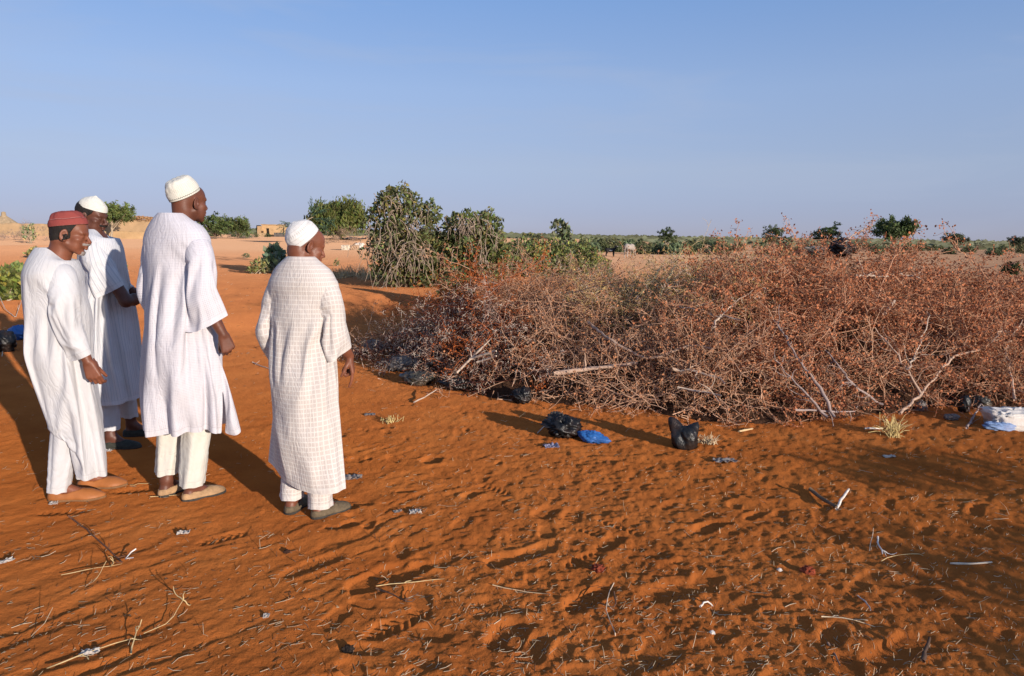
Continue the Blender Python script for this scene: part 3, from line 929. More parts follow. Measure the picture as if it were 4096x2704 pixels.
# ---------------------------------------------------------------- tall man in the white gauze gown, seen from behind
def tall_man():
    base = Vector((-1.88, 4.0, 0))
    root = empty('person', base)
    tag(root, 'tall man seen from behind in a white gauze gown, white cap and cream trousers', 'person')
    yaw = R_(24); Mb, B = frame(yaw)
    hc = np.array(at(756, 812, 4.02) - base) + np.array([0, 0, 0.0])
    HM = head_axes(R_(33), R_(0), R_(2))
    sp = dict(B=B, Mb=Mb, lo=np.array([-0.62, -0.5, -0.02]), hi=np.array([0.62, 0.55, 1.9]), hip_z=0.95, sh_z=1.475, sh_w=0.150, girth=1.0,
              lean=lambda z: 0.0 * z, head_c=hc, head_M=HM, head={'s': 0.93, 'ear': 1.05})
    sp['arm_r'] = [B(0.165, -0.01, 1.475), B(0.245, -0.075, 1.185), np.array(at(893, 1338, 3.86) - base)]
    sp['arm_l'] = [B(-0.165, -0.01, 1.475), B(-0.22, 0.0, 1.18), B(-0.16, 0.19, 1.02)]
    w = sp['arm_r'][2]
    sp['hand_r'] = dict(w=w, d=(0.22, 0.12, -0.95), t=(-0.75, -0.45, -0.2), dors=(0.6, -0.7, 0),
                        curls=[(1.0, 1.3, 0.6), (1.05, 1.35, 0.6), (1.1, 1.35, 0.6), (1.15, 1.3, 0.6)], thumb=(0.75, 0.35, 0.5), thumb_curl=0.7, s=0.98)
    sp['hand_l'] = dict(w=sp['arm_l'][2], d=B(0.6, 0.5, -0.4), t=B(0, 0.4, 0.8), dors=B(-0.5, 0.8, 0),
                        curls=[(0.5, 0.6, 0.4)] * 4)
    def leg(q, heel, toe):
        heel = np.array([*heel, 0.0]); toe = np.array([*toe, 0.0]); f = (toe - heel) / np.linalg.norm(toe - heel)
        an = heel + f * 0.055; an[2] = 0.095
        hp = B(q * 0.09, -0.01, 0.93); kn = hp * 0.5 + an * 0.5 + B(0, 0.03, 0); kn[2] = 0.5
        return [hp, kn, an, toe - f * 0.02]
    hr, tr = (-0.005, -0.10), (0.165, 0.085)
    hl, tl = (-0.165, -0.045), (-0.075, 0.175)
    sp['leg_r'] = leg(1, hr, tr); sp['leg_l'] = leg(-1, hl, tl)
    sl_r = (B(0.09, -0.01, 1.495), B(0.25, -0.07, 1.21), B(0.325, -0.06, 1.06), 0.066, 0.10, 0.12)
    sl_l = (B(-0.09, -0.01, 1.495), B(-0.215, 0.0, 1.19), B(-0.19, 0.10, 1.06), 0.066, 0.09, 0.10)
    rb = dict(rows=[(1.645, -0.02, 0.080, 0.080), (1.62, -0.02, 0.115, 0.092), (1.59, -0.015, 0.155, 0.105), (1.55, -0.01, 0.195, 0.118), (1.50, -0.005, 0.222, 0.13), (1.44, -0.005, 0.226, 0.145), (1.38, 0, 0.205, 0.15), (1.25, 0, 0.20, 0.155),
                    (1.0, 0, 0.20, 0.165), (0.8, 0, 0.208, 0.18), (0.6, 0, 0.225, 0.20), (0.3, 0, 0.25, 0.22)],
              hem=lambda r, f: 0.425 + 0.05 * f, hem_min=0.425, sleeves=[sl_r, sl_l], slits=[(PI * 0.56, 0.66), (PI * 1.4, 0.7)], cuff_tilt=[0.03, 0.0], fold=0.17, seed=1, lobes=9, cr=-0.02, gust=0.21, grooves=[(-.5, .10, .16), (.08, .11, .17), (.62, .10, .18)])
    rob = finish_person(root, sp, SKIN_B, rb, CL_GAUZE)
    make_trousers(root, [sp['leg_l'], sp['leg_r']], CL_CREAM, (0.09, 0.082, 0.078, 0.066), (0.125, 0.085), 0.12, 4)
    CM = HM @ eul(R_(27), R_(-3), 0)
    make_cap(root, hc + HM @ np.array([0, -0.023, 0.040]), CM, 0.0750, 0.0935, [(0, 1.0), (0.027, 1.01), (0.063, 0.93), (0.083, 0.82), (0.090, 0.74), (0.096, 0.70), (0.101, 0.5), (0.102, 0.02)],
             cap_mat('cream_openwork_knit', (0.68, 0.65, 0.57), 'holes', (0.05, 0.07, 0.06)), wr=0.035, seed=2)
    for hh_, tt_ in ((hr, tr), (hl, tl)):
        make_shoe(root, hh_, tt_, LEATHER_TAN, SOLE_DARK)
tall_man()

# ---------------------------------------------------------------- shorter man in the cream windowpane gown
def plaid_man():
    base = Vector((-1.12, 3.78, 0))
    root = empty('person', base)
    tag(root, 'shorter man in a cream checked gown and white quilted cap pointing at the ground', 'person')
    yaw = R_(16); Mb, B = frame(yaw)
    hc = np.array(at(1225, 985, 3.80) - base)
    HM = head_axes(R_(54), R_(16), R_(0))
    sp = dict(B=B, Mb=Mb, lo=np.array([-0.55, -0.5, -0.02]), hi=np.array([0.55, 0.5, 1.68]), hip_z=0.82, sh_z=1.265, sh_w=0.142, girth=0.95, leg_col=0.72,
              lean=lambda z: 0.03 * (z > 1.0) * (z - 1.0), head_c=hc, head_M=HM, head={'s': 0.94, 'ear': 1.05})
    wr = np.array(at(1398, 1425, 3.82) - base)
    sp['arm_r'] = [B(0.142, 0.0, 1.265), B(0.20, -0.03, 1.02), wr]
    sp['arm_l'] = [B(-0.142, 0.0, 1.265), B(-0.21, -0.05, 1.01), B(-0.20, 0.06, 0.80)]
    sp['hand_r'] = dict(w=wr, d=(0.14, 0.10, -0.98), t=(0.15, -0.95, -0.2), dors=(0.95, 0.2, 0.1),
                        curls=[(0.25, 0.2, 0.1), (1.25, 1.5, 0.8), (1.3, 1.5, 0.8), (1.3, 1.4, 0.8)], thumb=(0.75, 0.5, 0.55), thumb_curl=0.9, s=0.95)
    sp['hand_l'] = dict(w=sp['arm_l'][2], d=B(0.3, 0.6, -0.7), t=B(0.2, 0.7, 0.3), dors=B(-1, 0, 0), curls=[(0.6, 0.8, 0.4)] * 4)
    def leg(q, heel, toe):
        heel = np.array([*heel, 0.0]); toe = np.array([*toe, 0.0]); f = (toe - heel) / np.linalg.norm(toe - heel)
        an = heel + f * 0.055; an[2] = 0.09
        hp = B(q * 0.065, -0.01, 0.80); kn = hp * 0.5 + an * 0.5 + B(0, 0.02, 0); kn[2] = 0.43
        return [hp, kn, an, toe - f * 0.02]
    hr, tr = (0.045, -0.105), (0.205, 0.085)
    hl, tl = (-0.105, -0.055), (-0.060, 0.185)
    sp['leg_r'] = leg(1, hr, tr); sp['leg_l'] = leg(-1, hl, tl)
    sl_r = (B(0.08, 0, 1.285), B(0.20, -0.03, 1.04), B(0.25, -0.005, 0.905), 0.062, 0.082, 0.084)
    sl_l = (B(-0.08, 0, 1.285), B(-0.205, -0.04, 1.02), B(-0.20, 0.02, 0.815), 0.062, 0.076, 0.066)
    rb = dict(rows=[(1.425, -0.01, 0.078, 0.08), (1.40, -0.015, 0.11, 0.09), (1.37, -0.015, 0.147, 0.10), (1.335, -0.01, 0.172, 0.112), (1.29, -0.01, 0.194, 0.125), (1.23, -0.005, 0.196, 0.138), (1.17, -0.005, 0.18, 0.142), (1.0, 0, 0.168, 0.142),
                    (0.85, 0, 0.168, 0.15), (0.6, 0, 0.166, 0.15), (0.4, 0, 0.162, 0.15), (0.05, 0, 0.162, 0.15)],
              hem=lambda r, f: 0.215 - 0.26 * r + 0.2 * f, hem_min=0.215, hem_from=0.6, sleeves=[sl_r, sl_l], slits=[(PI * 0.66, 0.42), (PI * 1.4, 0.40)], cuff_tilt=[0.02, 0.0], fold=0.13, seed=4, lobes=7, grooves=[(.13, .15, .24), (-.5, .11, .16), (.72, .11, .16)])
    finish_person(root, sp, SKIN_A, rb, CL_PLAID)
    make_trousers(root, [sp['leg_l'], sp['leg_r']], CL_PLAID, (0.075, 0.062, 0.064, 0.066), (0.075, 0.05), 0.07, 14)
    CM = HM @ eul(R_(56), 0, 0)
    make_cap(root, hc + HM @ np.array([0, -0.015, 0.032]), CM, 0.0765, 0.0915, [(0, 1.0), (0.022, 1.01), (0.05, 0.96), (0.066, 0.88), (0.082, 0.74), (0.098, 0.48), (0.108, 0.18), (0.110, 0.02)],
             cap_mat('white_quilted_cotton', (0.70, 0.68, 0.66), 'quilt'), wr=0.03, seed=8)
    for hh_, tt_ in ((hr, tr), (hl, tl)):
        make_shoe(root, hh_, tt_, LEATHER_OLIVE, SOLE_DARK)
plaid_man()

# ---------------------------------------------------------------- man with the red cap, in profile
def red_cap_man():
    base = Vector((-2.53, 3.97, 0))
    root = empty('person', base)
    tag(root, 'older man in profile with red cap, plain white gown and orange slippers', 'person')
    yaw = R_(72); Mb, B = frame(yaw)
    hc = np.array(at(279, 940, 3.98) - base)
    HM = head_axes(R_(77), R_(9), R_(0))
    lean = lambda z: np.interp(z, [0, 0.45, 0.85, 1.05, 1.30, 1.6], [0.06, 0.04, -0.015, -0.02, -0.035, -0.02])
    sp = dict(B=B, Mb=Mb, lo=np.array([-0.5, -0.45, -0.02]), hi=np.array([0.5, 0.45, 1.72]), hip_z=0.84, sh_z=1.295, sh_w=0.148, girth=1.05, leg_col=0.75,
              lean=lean, head_c=hc, head_M=HM, head={'s': 0.92, 'ear': 1.12, 'nose': 1.3})
    wr = np.array(at(352, 1447, 3.80) - base)
    sp['arm_r'] = [np.array(at(246, 1098, 3.87) - base), np.array(at(275, 1290, 3.80) - base), wr]
    sp['arm_l'] = [B(-0.16, -0.035, 1.285), B(-0.21, -0.02, 1.03), B(-0.18, 0.04, 0.80)]
    sp['hand_r'] = dict(w=wr, d=(0.32, 0.0, -0.95), t=(0.85, 0.25, 0.3), dors=(0.1, -1, 0.15),
                        curls=[(0.55, 0.75, 0.5), (0.6, 0.85, 0.5), (0.65, 0.9, 0.5), (0.7, 0.9, 0.5)], thumb=(0.85, 0.35, 0.45), thumb_curl=0.3, s=0.98)
    sp['hand_l'] = dict(w=sp['arm_l'][2], d=B(0.1, 0.4, -0.9), t=B(0.3, 0.8, 0.2), dors=B(-1, 0, 0), curls=[(0.5, 0.6, 0.4)] * 4)
    def leg(q, heel, toe, hf):
        heel = np.array([*heel, 0.0]); toe = np.array([*toe, 0.0]); f = (toe - heel) / np.linalg.norm(toe - heel)
        an = heel + f * 0.06; an[2] = 0.09
        hp = B(q * 0.085, hf, 0.82); kn = hp * 0.5 + an * 0.5 + B(0, 0.04, 0); kn[2] = 0.45
        return [hp, kn, an, toe - f * 0.02]
    hr, tr = (-0.115, -0.09), (0.175, -0.02)
    hl, tl = (-0.07, 0.115), (0.19, 0.185)
    sp['leg_r'] = leg(1, hr, tr, -0.03); sp['leg_l'] = leg(-1, hl, tl, -0.02)
    cf = np.array(at(345, 1440, 3.80) - base)
    sl_r = (B(0.08, 0.01, 1.305), np.array(at(266, 1275, 3.80) - base), cf, 0.072, 0.092, 0.078)
    sl_l = (B(-0.08, -0.03, 1.305), B(-0.20, -0.0, 1.05), B(-0.19, 0.05, 0.84), 0.068, 0.09, 0.07)
    rb = dict(rows=[(1.445, -0.005, 0.078, 0.085), (1.42, -0.005, 0.11, 0.10), (1.385, -0.005, 0.15, 0.118), (1.35, -0.005, 0.18, 0.132), (1.30, -0.005, 0.208, 0.145), (1.24, -0.005, 0.212, 0.155), (1.18, -0.005, 0.205, 0.162), (1.05, 0.0, 0.185, 0.162),
                    (0.88, 0.0, 0.185, 0.175), (0.7, 0.005, 0.18, 0.158), (0.5, 0.03, 0.17, 0.13), (0.05, 0.05, 0.165, 0.118)],
              hem=lambda r, f: 0.15 - 0.05 * f, hem_min=0.15, hem_from=0.6, sleeves=[sl_r, sl_l], cuff_tilt=[0.01, 0.0], fold=0.12, seed=3, lobes=8, neck_dip=0.075, grooves=[(PI / 2 - .95, .12, .18), (PI / 2 - .3, .12, .16), (PI / 2 + .45, .12, .14)])
    finish_person(root, sp, SKIN_A, rb, CL_WHITE)
    make_trousers(root, [sp['leg_l'], sp['leg_r']], CL_WHITE, (0.085, 0.074, 0.068, 0.062), (0.06, 0.05), 0.09, 24)
    CM = HM @ eul(R_(15), 0, 0)
    make_cap(root, hc + HM @ np.array([0, -0.011, 0.050]), CM, 0.0785, 0.101, [(0, 1.0), (0.018, 0.985), (0.036, 0.93), (0.038, 0.89), (0.052, 0.82), (0.070, 0.68), (0.078, 0.52), (0.081, 0.3), (0.079, 0.02)],
             cap_mat('faded_red_cotton', (0.27, 0.060, 0.052), 'tier'), wr=0.045, seed=5)
    shell_on_head('hair', root, hc, HM, lambda x, y, z: np.maximum(np.maximum(-0.052 - z + 0.7 * np.maximum(y + 0.03, 0), y - 0.025 - 0.5 * np.maximum(z - 0.02, 0)), z - 0.075), 0.0035, HAIR, s=0.92)
    shell_on_head('moustache', root, hc, HM, lambda x, y, z: np.maximum(np.maximum(np.abs(z + 0.043) - 0.0075, 0.06 - y), np.abs(x) - 0.03), 0.003, HAIR_GREY, s=0.92, h=0.004)
    shell_on_head('beard', root, hc, HM, lambda x, y, z: np.maximum(np.maximum(np.abs(z + 0.100) - 0.013, 0.058 - y), np.abs(x) - 0.026), 0.002, HAIR_GREY, s=0.92, h=0.004)
    for hh_, tt_ in ((hr, tr), (hl, tl)):
        make_shoe(root, hh_, tt_, LEATHER_ORANGE, SOLE_TAN, 'point', w=0.05, hh=0.058)
red_cap_man()

# ---------------------------------------------------------------- younger man behind, white lace cap
def lace_cap_man():
    base = Vector((-2.93, 5.02, 0))
    root = empty('person', base)
    tag(root, 'younger man with moustache and lace cap in a striped white gown, standing behind', 'person')
    yaw = R_(72); Mb, B = frame(yaw)
    hc = np.array(at(366, 868, 5.02) - base)
    HM = head_axes(R_(92), R_(12), R_(0))
    lean = lambda z: 0.0 * z + 0.02 * (z > 1.1)
    sp = dict(B=B, Mb=Mb, lo=np.array([-0.55, -0.5, -0.02]), hi=np.array([0.55, 0.5, 1.85]), hip_z=0.92, sh_z=1.43, sh_w=0.150, girth=0.95,
              lean=lean, head_c=hc, head_M=HM, head={'s': 0.98, 'ear': 1.0, 'nose': 1.2})
    el = np.array(at(503, 1205, 4.88) - base)
    sp['arm_r'] = [B(0.165, 0.0, 1.43), el, el + np.array([0.06, 0.24, 0.02])]
    sp['arm_l'] = [B(-0.165, 0.0, 1.43), B(-0.22, 0.05, 1.14), B(-0.02, 0.27, 1.08)]
    sp['hand_r'] = dict(w=sp['arm_r'][2], d=(0.1, 0.95, -0.1), t=(-0.2, 0, 0.9), dors=(1, 0, 0), curls=[(0.7, 0.9, 0.5)] * 4)
    sp['hand_l'] = dict(w=sp['arm_l'][2], d=B(0.8, 0.4, -0.1), t=B(0, 0, 1), dors=B(0, 1, 0), curls=[(0.7, 0.9, 0.5)] * 4)
    def leg(q, heel, toe):
        heel = np.array([*heel, 0.0]); toe = np.array([*toe, 0.0]); f = (toe - heel) / np.linalg.norm(toe - heel)
        an = heel + f * 0.06; an[2] = 0.095
        hp = B(q * 0.085, -0.01, 0.9); kn = hp * 0.5 + an * 0.5 + B(0, 0.03, 0); kn[2] = 0.48
        return [hp, kn, an, toe - f * 0.02]
    hr, tr = (0.02, -0.14), (0.275, -0.10)
    hl, tl = (0.0, 0.17), (0.26, 0.24)
    sp['leg_r'] = leg(1, hr, tr); sp['leg_l'] = leg(-1, hl, tl)
    sl_r = (B(0.085, 0.0, 1.45), B(0.18, 0.03, 1.30), el + np.array([-0.045, 0.0, 0.075]), 0.066, 0.10, 0.108)
    sl_l = (B(-0.085, 0.0, 1.45), B(-0.20, 0.03, 1.26), B(-0.20, 0.08, 1.12), 0.066, 0.095, 0.095)
    rb = dict(rows=[(1.550, -0.005, 0.082, 0.088), (1.530, -0.005, 0.12, 0.10), (1.51, 0.0, 0.165, 0.112), (1.47, 0.0, 0.20, 0.125), (1.42, 0.0, 0.222, 0.14), (1.36, 0.0, 0.222, 0.15), (1.30, 0, 0.21, 0.16), (1.15, 0, 0.215, 0.185),
                    (0.95, 0.01, 0.225, 0.205), (0.7, 0.02, 0.235, 0.215), (0.5, 0.02, 0.24, 0.22), (0.2, 0.02, 0.245, 0.225)],
              hem=lambda r, f: 0.33 + 0 * r, hem_min=0.33, sleeves=[sl_r, sl_l], cuff_tilt=[0.0, 0.0], fold=0.13, seed=6, lobes=10, neck_dip=0.10, grooves=[(PI / 2 - .2, .12, .16), (PI / 2 + .6, .12, .16)])
    finish_person(root, sp, SKIN_C, rb, CL_STRIPE)
    make_trousers(root, [sp['leg_l'], sp['leg_r']], CL_WHITE, (0.085, 0.075, 0.065, 0.058), (0.14, 0.13), 0.08, 34)
    CM = HM @ eul(R_(-6), 0, 0)
    make_cap(root, hc + HM @ np.array([0, 0.0, 0.058]), CM, 0.0775, 0.098, [(0, 1.0), (0.018, 0.99), (0.041, 0.90), (0.063, 0.66), (0.078, 0.38), (0.088, 0.14), (0.095, 0.02)],
             cap_mat('white_lace_knit', (0.70, 0.68, 0.61), 'lace'), wr=0.02, seed=9)
    shell_on_head('hair', root, hc, HM, lambda x, y, z: np.maximum(np.maximum(-0.03 - z + 0.9 * np.maximum(y + 0.03, 0), y - 0.035 - 0.4 * np.maximum(z - 0.02, 0)), z - 0.105), 0.005, HAIR, s=0.98)
    shell_on_head('moustache', root, hc, HM, lambda x, y, z: np.maximum(np.maximum(np.abs(z + 0.0435) - 0.007, 0.066 - y), np.abs(x) - 0.03), 0.004, HAIR, s=0.98, h=0.004)
    for hh_, tt_ in ((hr, tr), (hl, tl)):
        make_shoe(root, hh_, tt_, LEATHER_DARK, SOLE_DARK)
lace_cap_man()

def run_cloth(frames=36):
    for c in colliders:
        c.modifiers.new('col', 'COLLISION')
        c.collision.thickness_outer = 0.006
        c.collision.cloth_friction = 15
    for o, w, rb in cloths:
        vg = o.vertex_groups.new(name='pin')
        wq = np.round(w * 10) / 10
        for q in np.unique(wq):
            if q > 0:
                vg.add([int(i) for i in np.nonzero(wq == q)[0]], float(q), 'REPLACE')
        m = o.modifiers.new('cloth', 'CLOTH')
        st = m.settings
        st.quality = 5
        st.mass = 0.22
        st.tension_stiffness = 16; st.compression_stiffness = 16; st.shear_stiffness = 5
        st.bending_stiffness = rb.get('bend', 0.03)
        st.tension_damping = 6; st.compression_damping = 6; st.shear_damping = 5; st.bending_damping = 0.5
        st.air_damping = 1.2
        st.vertex_group_mass = 'pin'
        st.pin_stiffness = 3
        m.collision_settings.collision_quality = 2
        m.collision_settings.distance_min = 0.004
        m.point_cache.frame_start = 1; m.point_cache.frame_end = frames
    scene.frame_start = 1; scene.frame_end = frames
    for f in range(1, frames + 1):
        scene.frame_set(f)
    for o, w, rb in cloths:
        bake(o)
        o.vertex_groups.clear()
        m = o.modifiers.new('s', 'SMOOTH'); m.factor = 0.4; m.iterations = 2
        m = o.modifiers.new('u', 'SUBSURF'); m.levels = 1; m.render_levels = 1
        bake(o)
        o.data.polygons.foreach_set('use_smooth', np.ones(len(o.data.polygons), dtype=bool))
    for c in colliders:
        me = c.data
        bpy.data.objects.remove(c, do_unlink=True)
        bpy.data.meshes.remove(me)
    scene.frame_set(1)
run_cloth(int(__import__("os").environ.get("CF","17")))
# ------------------------------------------------------------------ ground
def terrain(x, y):
    """large shape of the land, metres above the men's feet"""
    x = np.asarray(x, float); y = np.asarray(y, float)
    w = sstep(-x + 0.10 * y, -3.5, 2.5)                       # the left side lies higher
    w = w * (1 - sstep(x / np.maximum(y, 1), -0.02, 0.35))
    wid = 1.3 + 7.0 * sstep(-x, 2.6, 6.0)                     # a cut bank near the brush, a long slope farther left
    edge = 12.6 + 0.5 * np.sin(x * 1.7) + 0.35 * pnoise(x * 0.9, y * 0.9, 3)
    z = 0.40 * w * sstep(y - edge, -wid * 0.5, wid * 0.5)
    z = z + 0.16 * w * sstep(y, 22, 70) + 0.12 * w * sstep(y, 70, 140)
    z = z + 0.55 * np.exp(-(((x + 15.0) / 5.0) ** 2 + ((y - 62) / 7.0) ** 2))      # low mound under the drooping tree
    z = z + 0.25 * np.exp(-(((x + 24) / 5.0) ** 2 + ((y - 36) / 4.0) ** 2))
    far = sstep(np.hypot(x, y), 8, 30)
    z = z + 0.05 * far * pnoise(x * 0.13, y * 0.13, 21) + 0.02 * far * pnoise(x * 0.5, y * 0.5, 22)
    return z
def tz(x, y):
    return float(terrain(np.array([x]), np.array([y]))[0])
def g3(u, v, guess=0.0):
    """where the sight line through a picture point meets the land"""
    p = gnd(u, v, guess)
    for _ in range(12):
        p = gnd(u, v, 0.5 * p.z + 0.5 * tz(p.x, p.y))
    return p

PITS = []      # (x, y, length, width, angle, depth, tread)
for (u, v, L, W, an, d, tr) in [
    (2330, 2115, .30, .11, -0.9, .020, 1), (2480, 2105, .30, .11, -0.85, .013, 1), (2290, 2060, .22, .13, 0.2, .022, 1),
    (2180, 2050, .2, .15, 0.5, .02, 0), (2330, 2240, .27, .11, -2.3, .018, 1), (2360, 2390, .34, .14, 0.75, .035, 1),
    (2010, 2240, .2, .14, 1.0, .028, 0), (2130, 2210, .34, .13, 0.9, .024, 0), (2440, 2170, .28, .13, 0.6, .022, 0),
    (1500, 2310, .36, .14, 0.7, .026, 0), (1640, 2290, .28, .12, 0.7, .022, 0), (1600, 2490, .34, .14, 0.8, .02, 1),
    (2030, 2540, .24, .20, 0.3, .04, 0), (2140, 2590, .2, .12, 0.3, .02, 0), (1730, 1840, .2, .16, 0.2, .022, 0),
    (1980, 1960, .28, .12, 2.3, .02, 1), (2700, 2360, .36, .18, 1.1, .03, 0), (2820, 2330, .2, .16, 0.4, .028, 0),
    (2830, 2110, .26, .12, 0.9, .03, 0), (3120, 2050, .14, .09, 0.5, .022, 0), (2940, 2020, .15, .1, 0.4, .02, 0),
    (2640, 2600, .3, .2, 0.6, .02, 0), (3330, 2540, .2, .12, 0.6, .025, 0), (3600, 2600, .4, .16, 1.0, .03, 0),
    (2930, 2430, .26, .13, 1.3, .018, 0), (3020, 2060, .2, .09, 0.9, .02, 0), (3700, 2120, .2, .1, 0.8, .02, 0),
    (3900, 2040, .22, .1, 0.7, .022, 0), (3800, 2280, .2, .1, 0.7, .016, 0), (3450, 2330, .22, .1, 0.9, .016, 0),
    (560, 1960, .36, .12, 1.2, .012, 1), (250, 2050, .3, .11, 1.3, .010, 1), (900, 2150, .3, .11, 0.9, .012, 1),
    (1250, 2260, .34, .13, 0.75, .012, 0)]:
    p = gnd(u, v)
    PITS.append((p.x, p.y, L, W, an, d * 0.5, tr))
_pr = np.random.default_rng(31)
for _ in range(230):                                         # the rest of the trampled sand: hoof and foot marks
    u = _pr.uniform(1250, 4300); v = _pr.uniform(1640, 2750) if _pr.random() < .7 else _pr.uniform(1400, 1800)
    if u < 2000 and v < 1700 and _pr.random() < .5: continue
    p = gnd(u, v)
    k = _pr.random()
    PITS.append((p.x, p.y, .07 + .16 * k, .05 + .07 * k, _pr.uniform(0, PI), _pr.uniform(.003, .009), 0))

def relief(x, y):
    """hand-sized relief of the sand"""
    z = np.zeros(x.shape)
    near = 1 - sstep(np.hypot(x, y), 9.0, 26.0)
    # wind streaks: long low ridges running away to the right, stronger on the left
    a = R_(51)
    t = x * math.cos(a) + y * math.sin(a); n = -x * math.sin(a) + y * math.cos(a)
    wx = 0.10 * pnoise(x * 1.6, y * 1.6, 41) + 0.035 * pnoise(x * 5, y * 5, 42)
    left = 1 - sstep(x / np.maximum(y, 1) + 0.10 * pnoise(x * 0.8, y * 0.8, 44), -0.26, 0.16)
    rd = 1 - np.abs(pnoise(t * 1.25 + 7, (n + wx) * 7.2, 45)) * 1.7
    rd2 = 1 - np.abs(pnoise(t * 3.0 + 3, (n + wx) * 15.0, 46)) * 1.7
    amp = np.clip(0.55 + 0.9 * pnoise(x * 0.9, y * 0.9, 47), 0.1, 1.4)
    fore = 0.7 + 0.9 * (1 - sstep(y, 2.6, 4.6))
    z += left * near * amp * (0.0068 * fore * rd + 0.0034 * rd2)
    # trampled, lumpy sand elsewhere
    lump = fbm(x * 3.6 + 1.5 * wx, y * 3.6, 51, 3, 0.55)
    z += near * (0.35 + 0.65 * (1 - left)) * (0.0062 * lump)
    fine = fbm(x * 19, y * 19, 55, 3, 0.6)
    z += near * (0.0020 + 0.0030 * (1 - left)) * fine
    z += near * 0.0042 * (0.45 + 0.55 * (1 - left)) * fbm(x * 8 + 3, y * 8, 65, 2, 0.55)
    z -= near * 0.0045 * (0.25 + 0.75 * (1 - left)) * sstep(pnoise(x * 10.5, y * 10.5, 68), 0.38, 0.75)       # small hoof pricks
    # small heaps blown up behind stubble
    sp = pnoise(x * 7.5 + 4, y * 7.5, 58)
    z += near * (1 - 0.7 * left) * 0.008 * sstep(sp, 0.30, 0.75)
    z += 0.02 * sstep(np.hypot(x, y), 6, 14) * (1 - sstep(np.hypot(x, y), 20, 60)) * fbm(x * 0.9, y * 0.9, 61, 3)
    return z
def pit_relief(x, y, z):
    for (px, py, L, W, an, d, tr) in PITS:
        R = L * 1.1 + 0.05
        i = np.nonzero((np.abs(x - px) < R) & (np.abs(y - py) < R))[0]
        if len(i) == 0: continue
        dx = x[i] - px; dy = y[i] - py
        c, s = math.cos(an), math.sin(an)
        l = dx * s + dy * c; w = dx * c - dy * s
        q = np.sqrt((l / (L / 2)) ** 2 + (w / (W / 2 * (1 - 0.18 * np.cos(l / L * 5)))) ** 2)
        q = q * (1 + 0.12 * pnoise(x[i] * 13, y[i] * 13, 71))
        inside = 1 - sstep(q, 0.72, 1.03)
        rim = np.exp(-((q - 1.22) / 0.22) ** 2)
        z[i] = z[i] * (1 - 0.75 * inside) - d * inside + 0.22 * d * rim
        if tr:
            z[i] += inside * 0.0055 * np.cos((l + 0.6 * np.abs(w)) * 2 * PI / 0.040)
    return z
def ground_z(x, y):
    x = np.atleast_1d(np.asarray(x, float)); y = np.atleast_1d(np.asarray(y, float))
    return pit_relief(x, y, relief(x, y)) + terrain(x, y)
def gz(x, y):
    return float(ground_z(x, y)[0])

def sand_mat():
    t = NT('red_sand')
    o = t.obj()
    big = t.noise(0.35, 4, 0.55, o); mid = t.noise(2.3, 5, 0.6, o); fine = t.noise(60, 4, 0.65, o); grit = t.noise(240, 3, 0.7, o)
    c = t.ramp(mid, [(0.28, (0.32, 0.090, 0.021)), (0.55, (0.415, 0.126, 0.029)), (0.80, (0.48, 0.162, 0.041))])
    c = t.mix(t.math('MULTIPLY', t.ramp(big, [(0.42, (0, 0, 0)), (0.68, (1, 1, 1))]), 0.35), c, (0.40, 0.142, 0.043))
    # dark grit and droppings trodden into the sand, as patches
    spk = t.ramp(t.noise(95, 3, 0.75, o), [(0.60, (0, 0, 0)), (0.70, (1, 1, 1))])
    pat = t.ramp(t.noise(1.6, 4, 0.6, o), [(0.42, (0.12, 0.12, 0.12)), (0.62, (1, 1, 1))])
    c = t.mix(t.math('MULTIPLY', t.math('MULTIPLY', spk, pat), 0.8), c, (0.085, 0.036, 0.019))
    c = t.mix(t.math('MULTIPLY', fine, 0.30), c, (0.30, 0.088, 0.022))
    # colour turns paler and greyer with distance
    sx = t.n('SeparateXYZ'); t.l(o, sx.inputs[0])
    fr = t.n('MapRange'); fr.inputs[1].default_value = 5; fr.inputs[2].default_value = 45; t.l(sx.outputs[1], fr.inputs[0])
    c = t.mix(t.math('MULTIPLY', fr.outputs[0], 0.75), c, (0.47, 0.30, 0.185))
    h = t.math('ADD', t.math('MULTIPLY', fine, 1.0), t.math('ADD', t.math('MULTIPLY', grit, 0.45), t.math('MULTIPLY', t.noise(24, 4, 0.6, o, 0.4), 1.5)))
    nm = t.bump(h, 0.85, 0.0055)
    return t.fin(c, 1.0, nm, 0.0, **{'Diffuse Roughness': 1.0})
SAND = sand_mat()

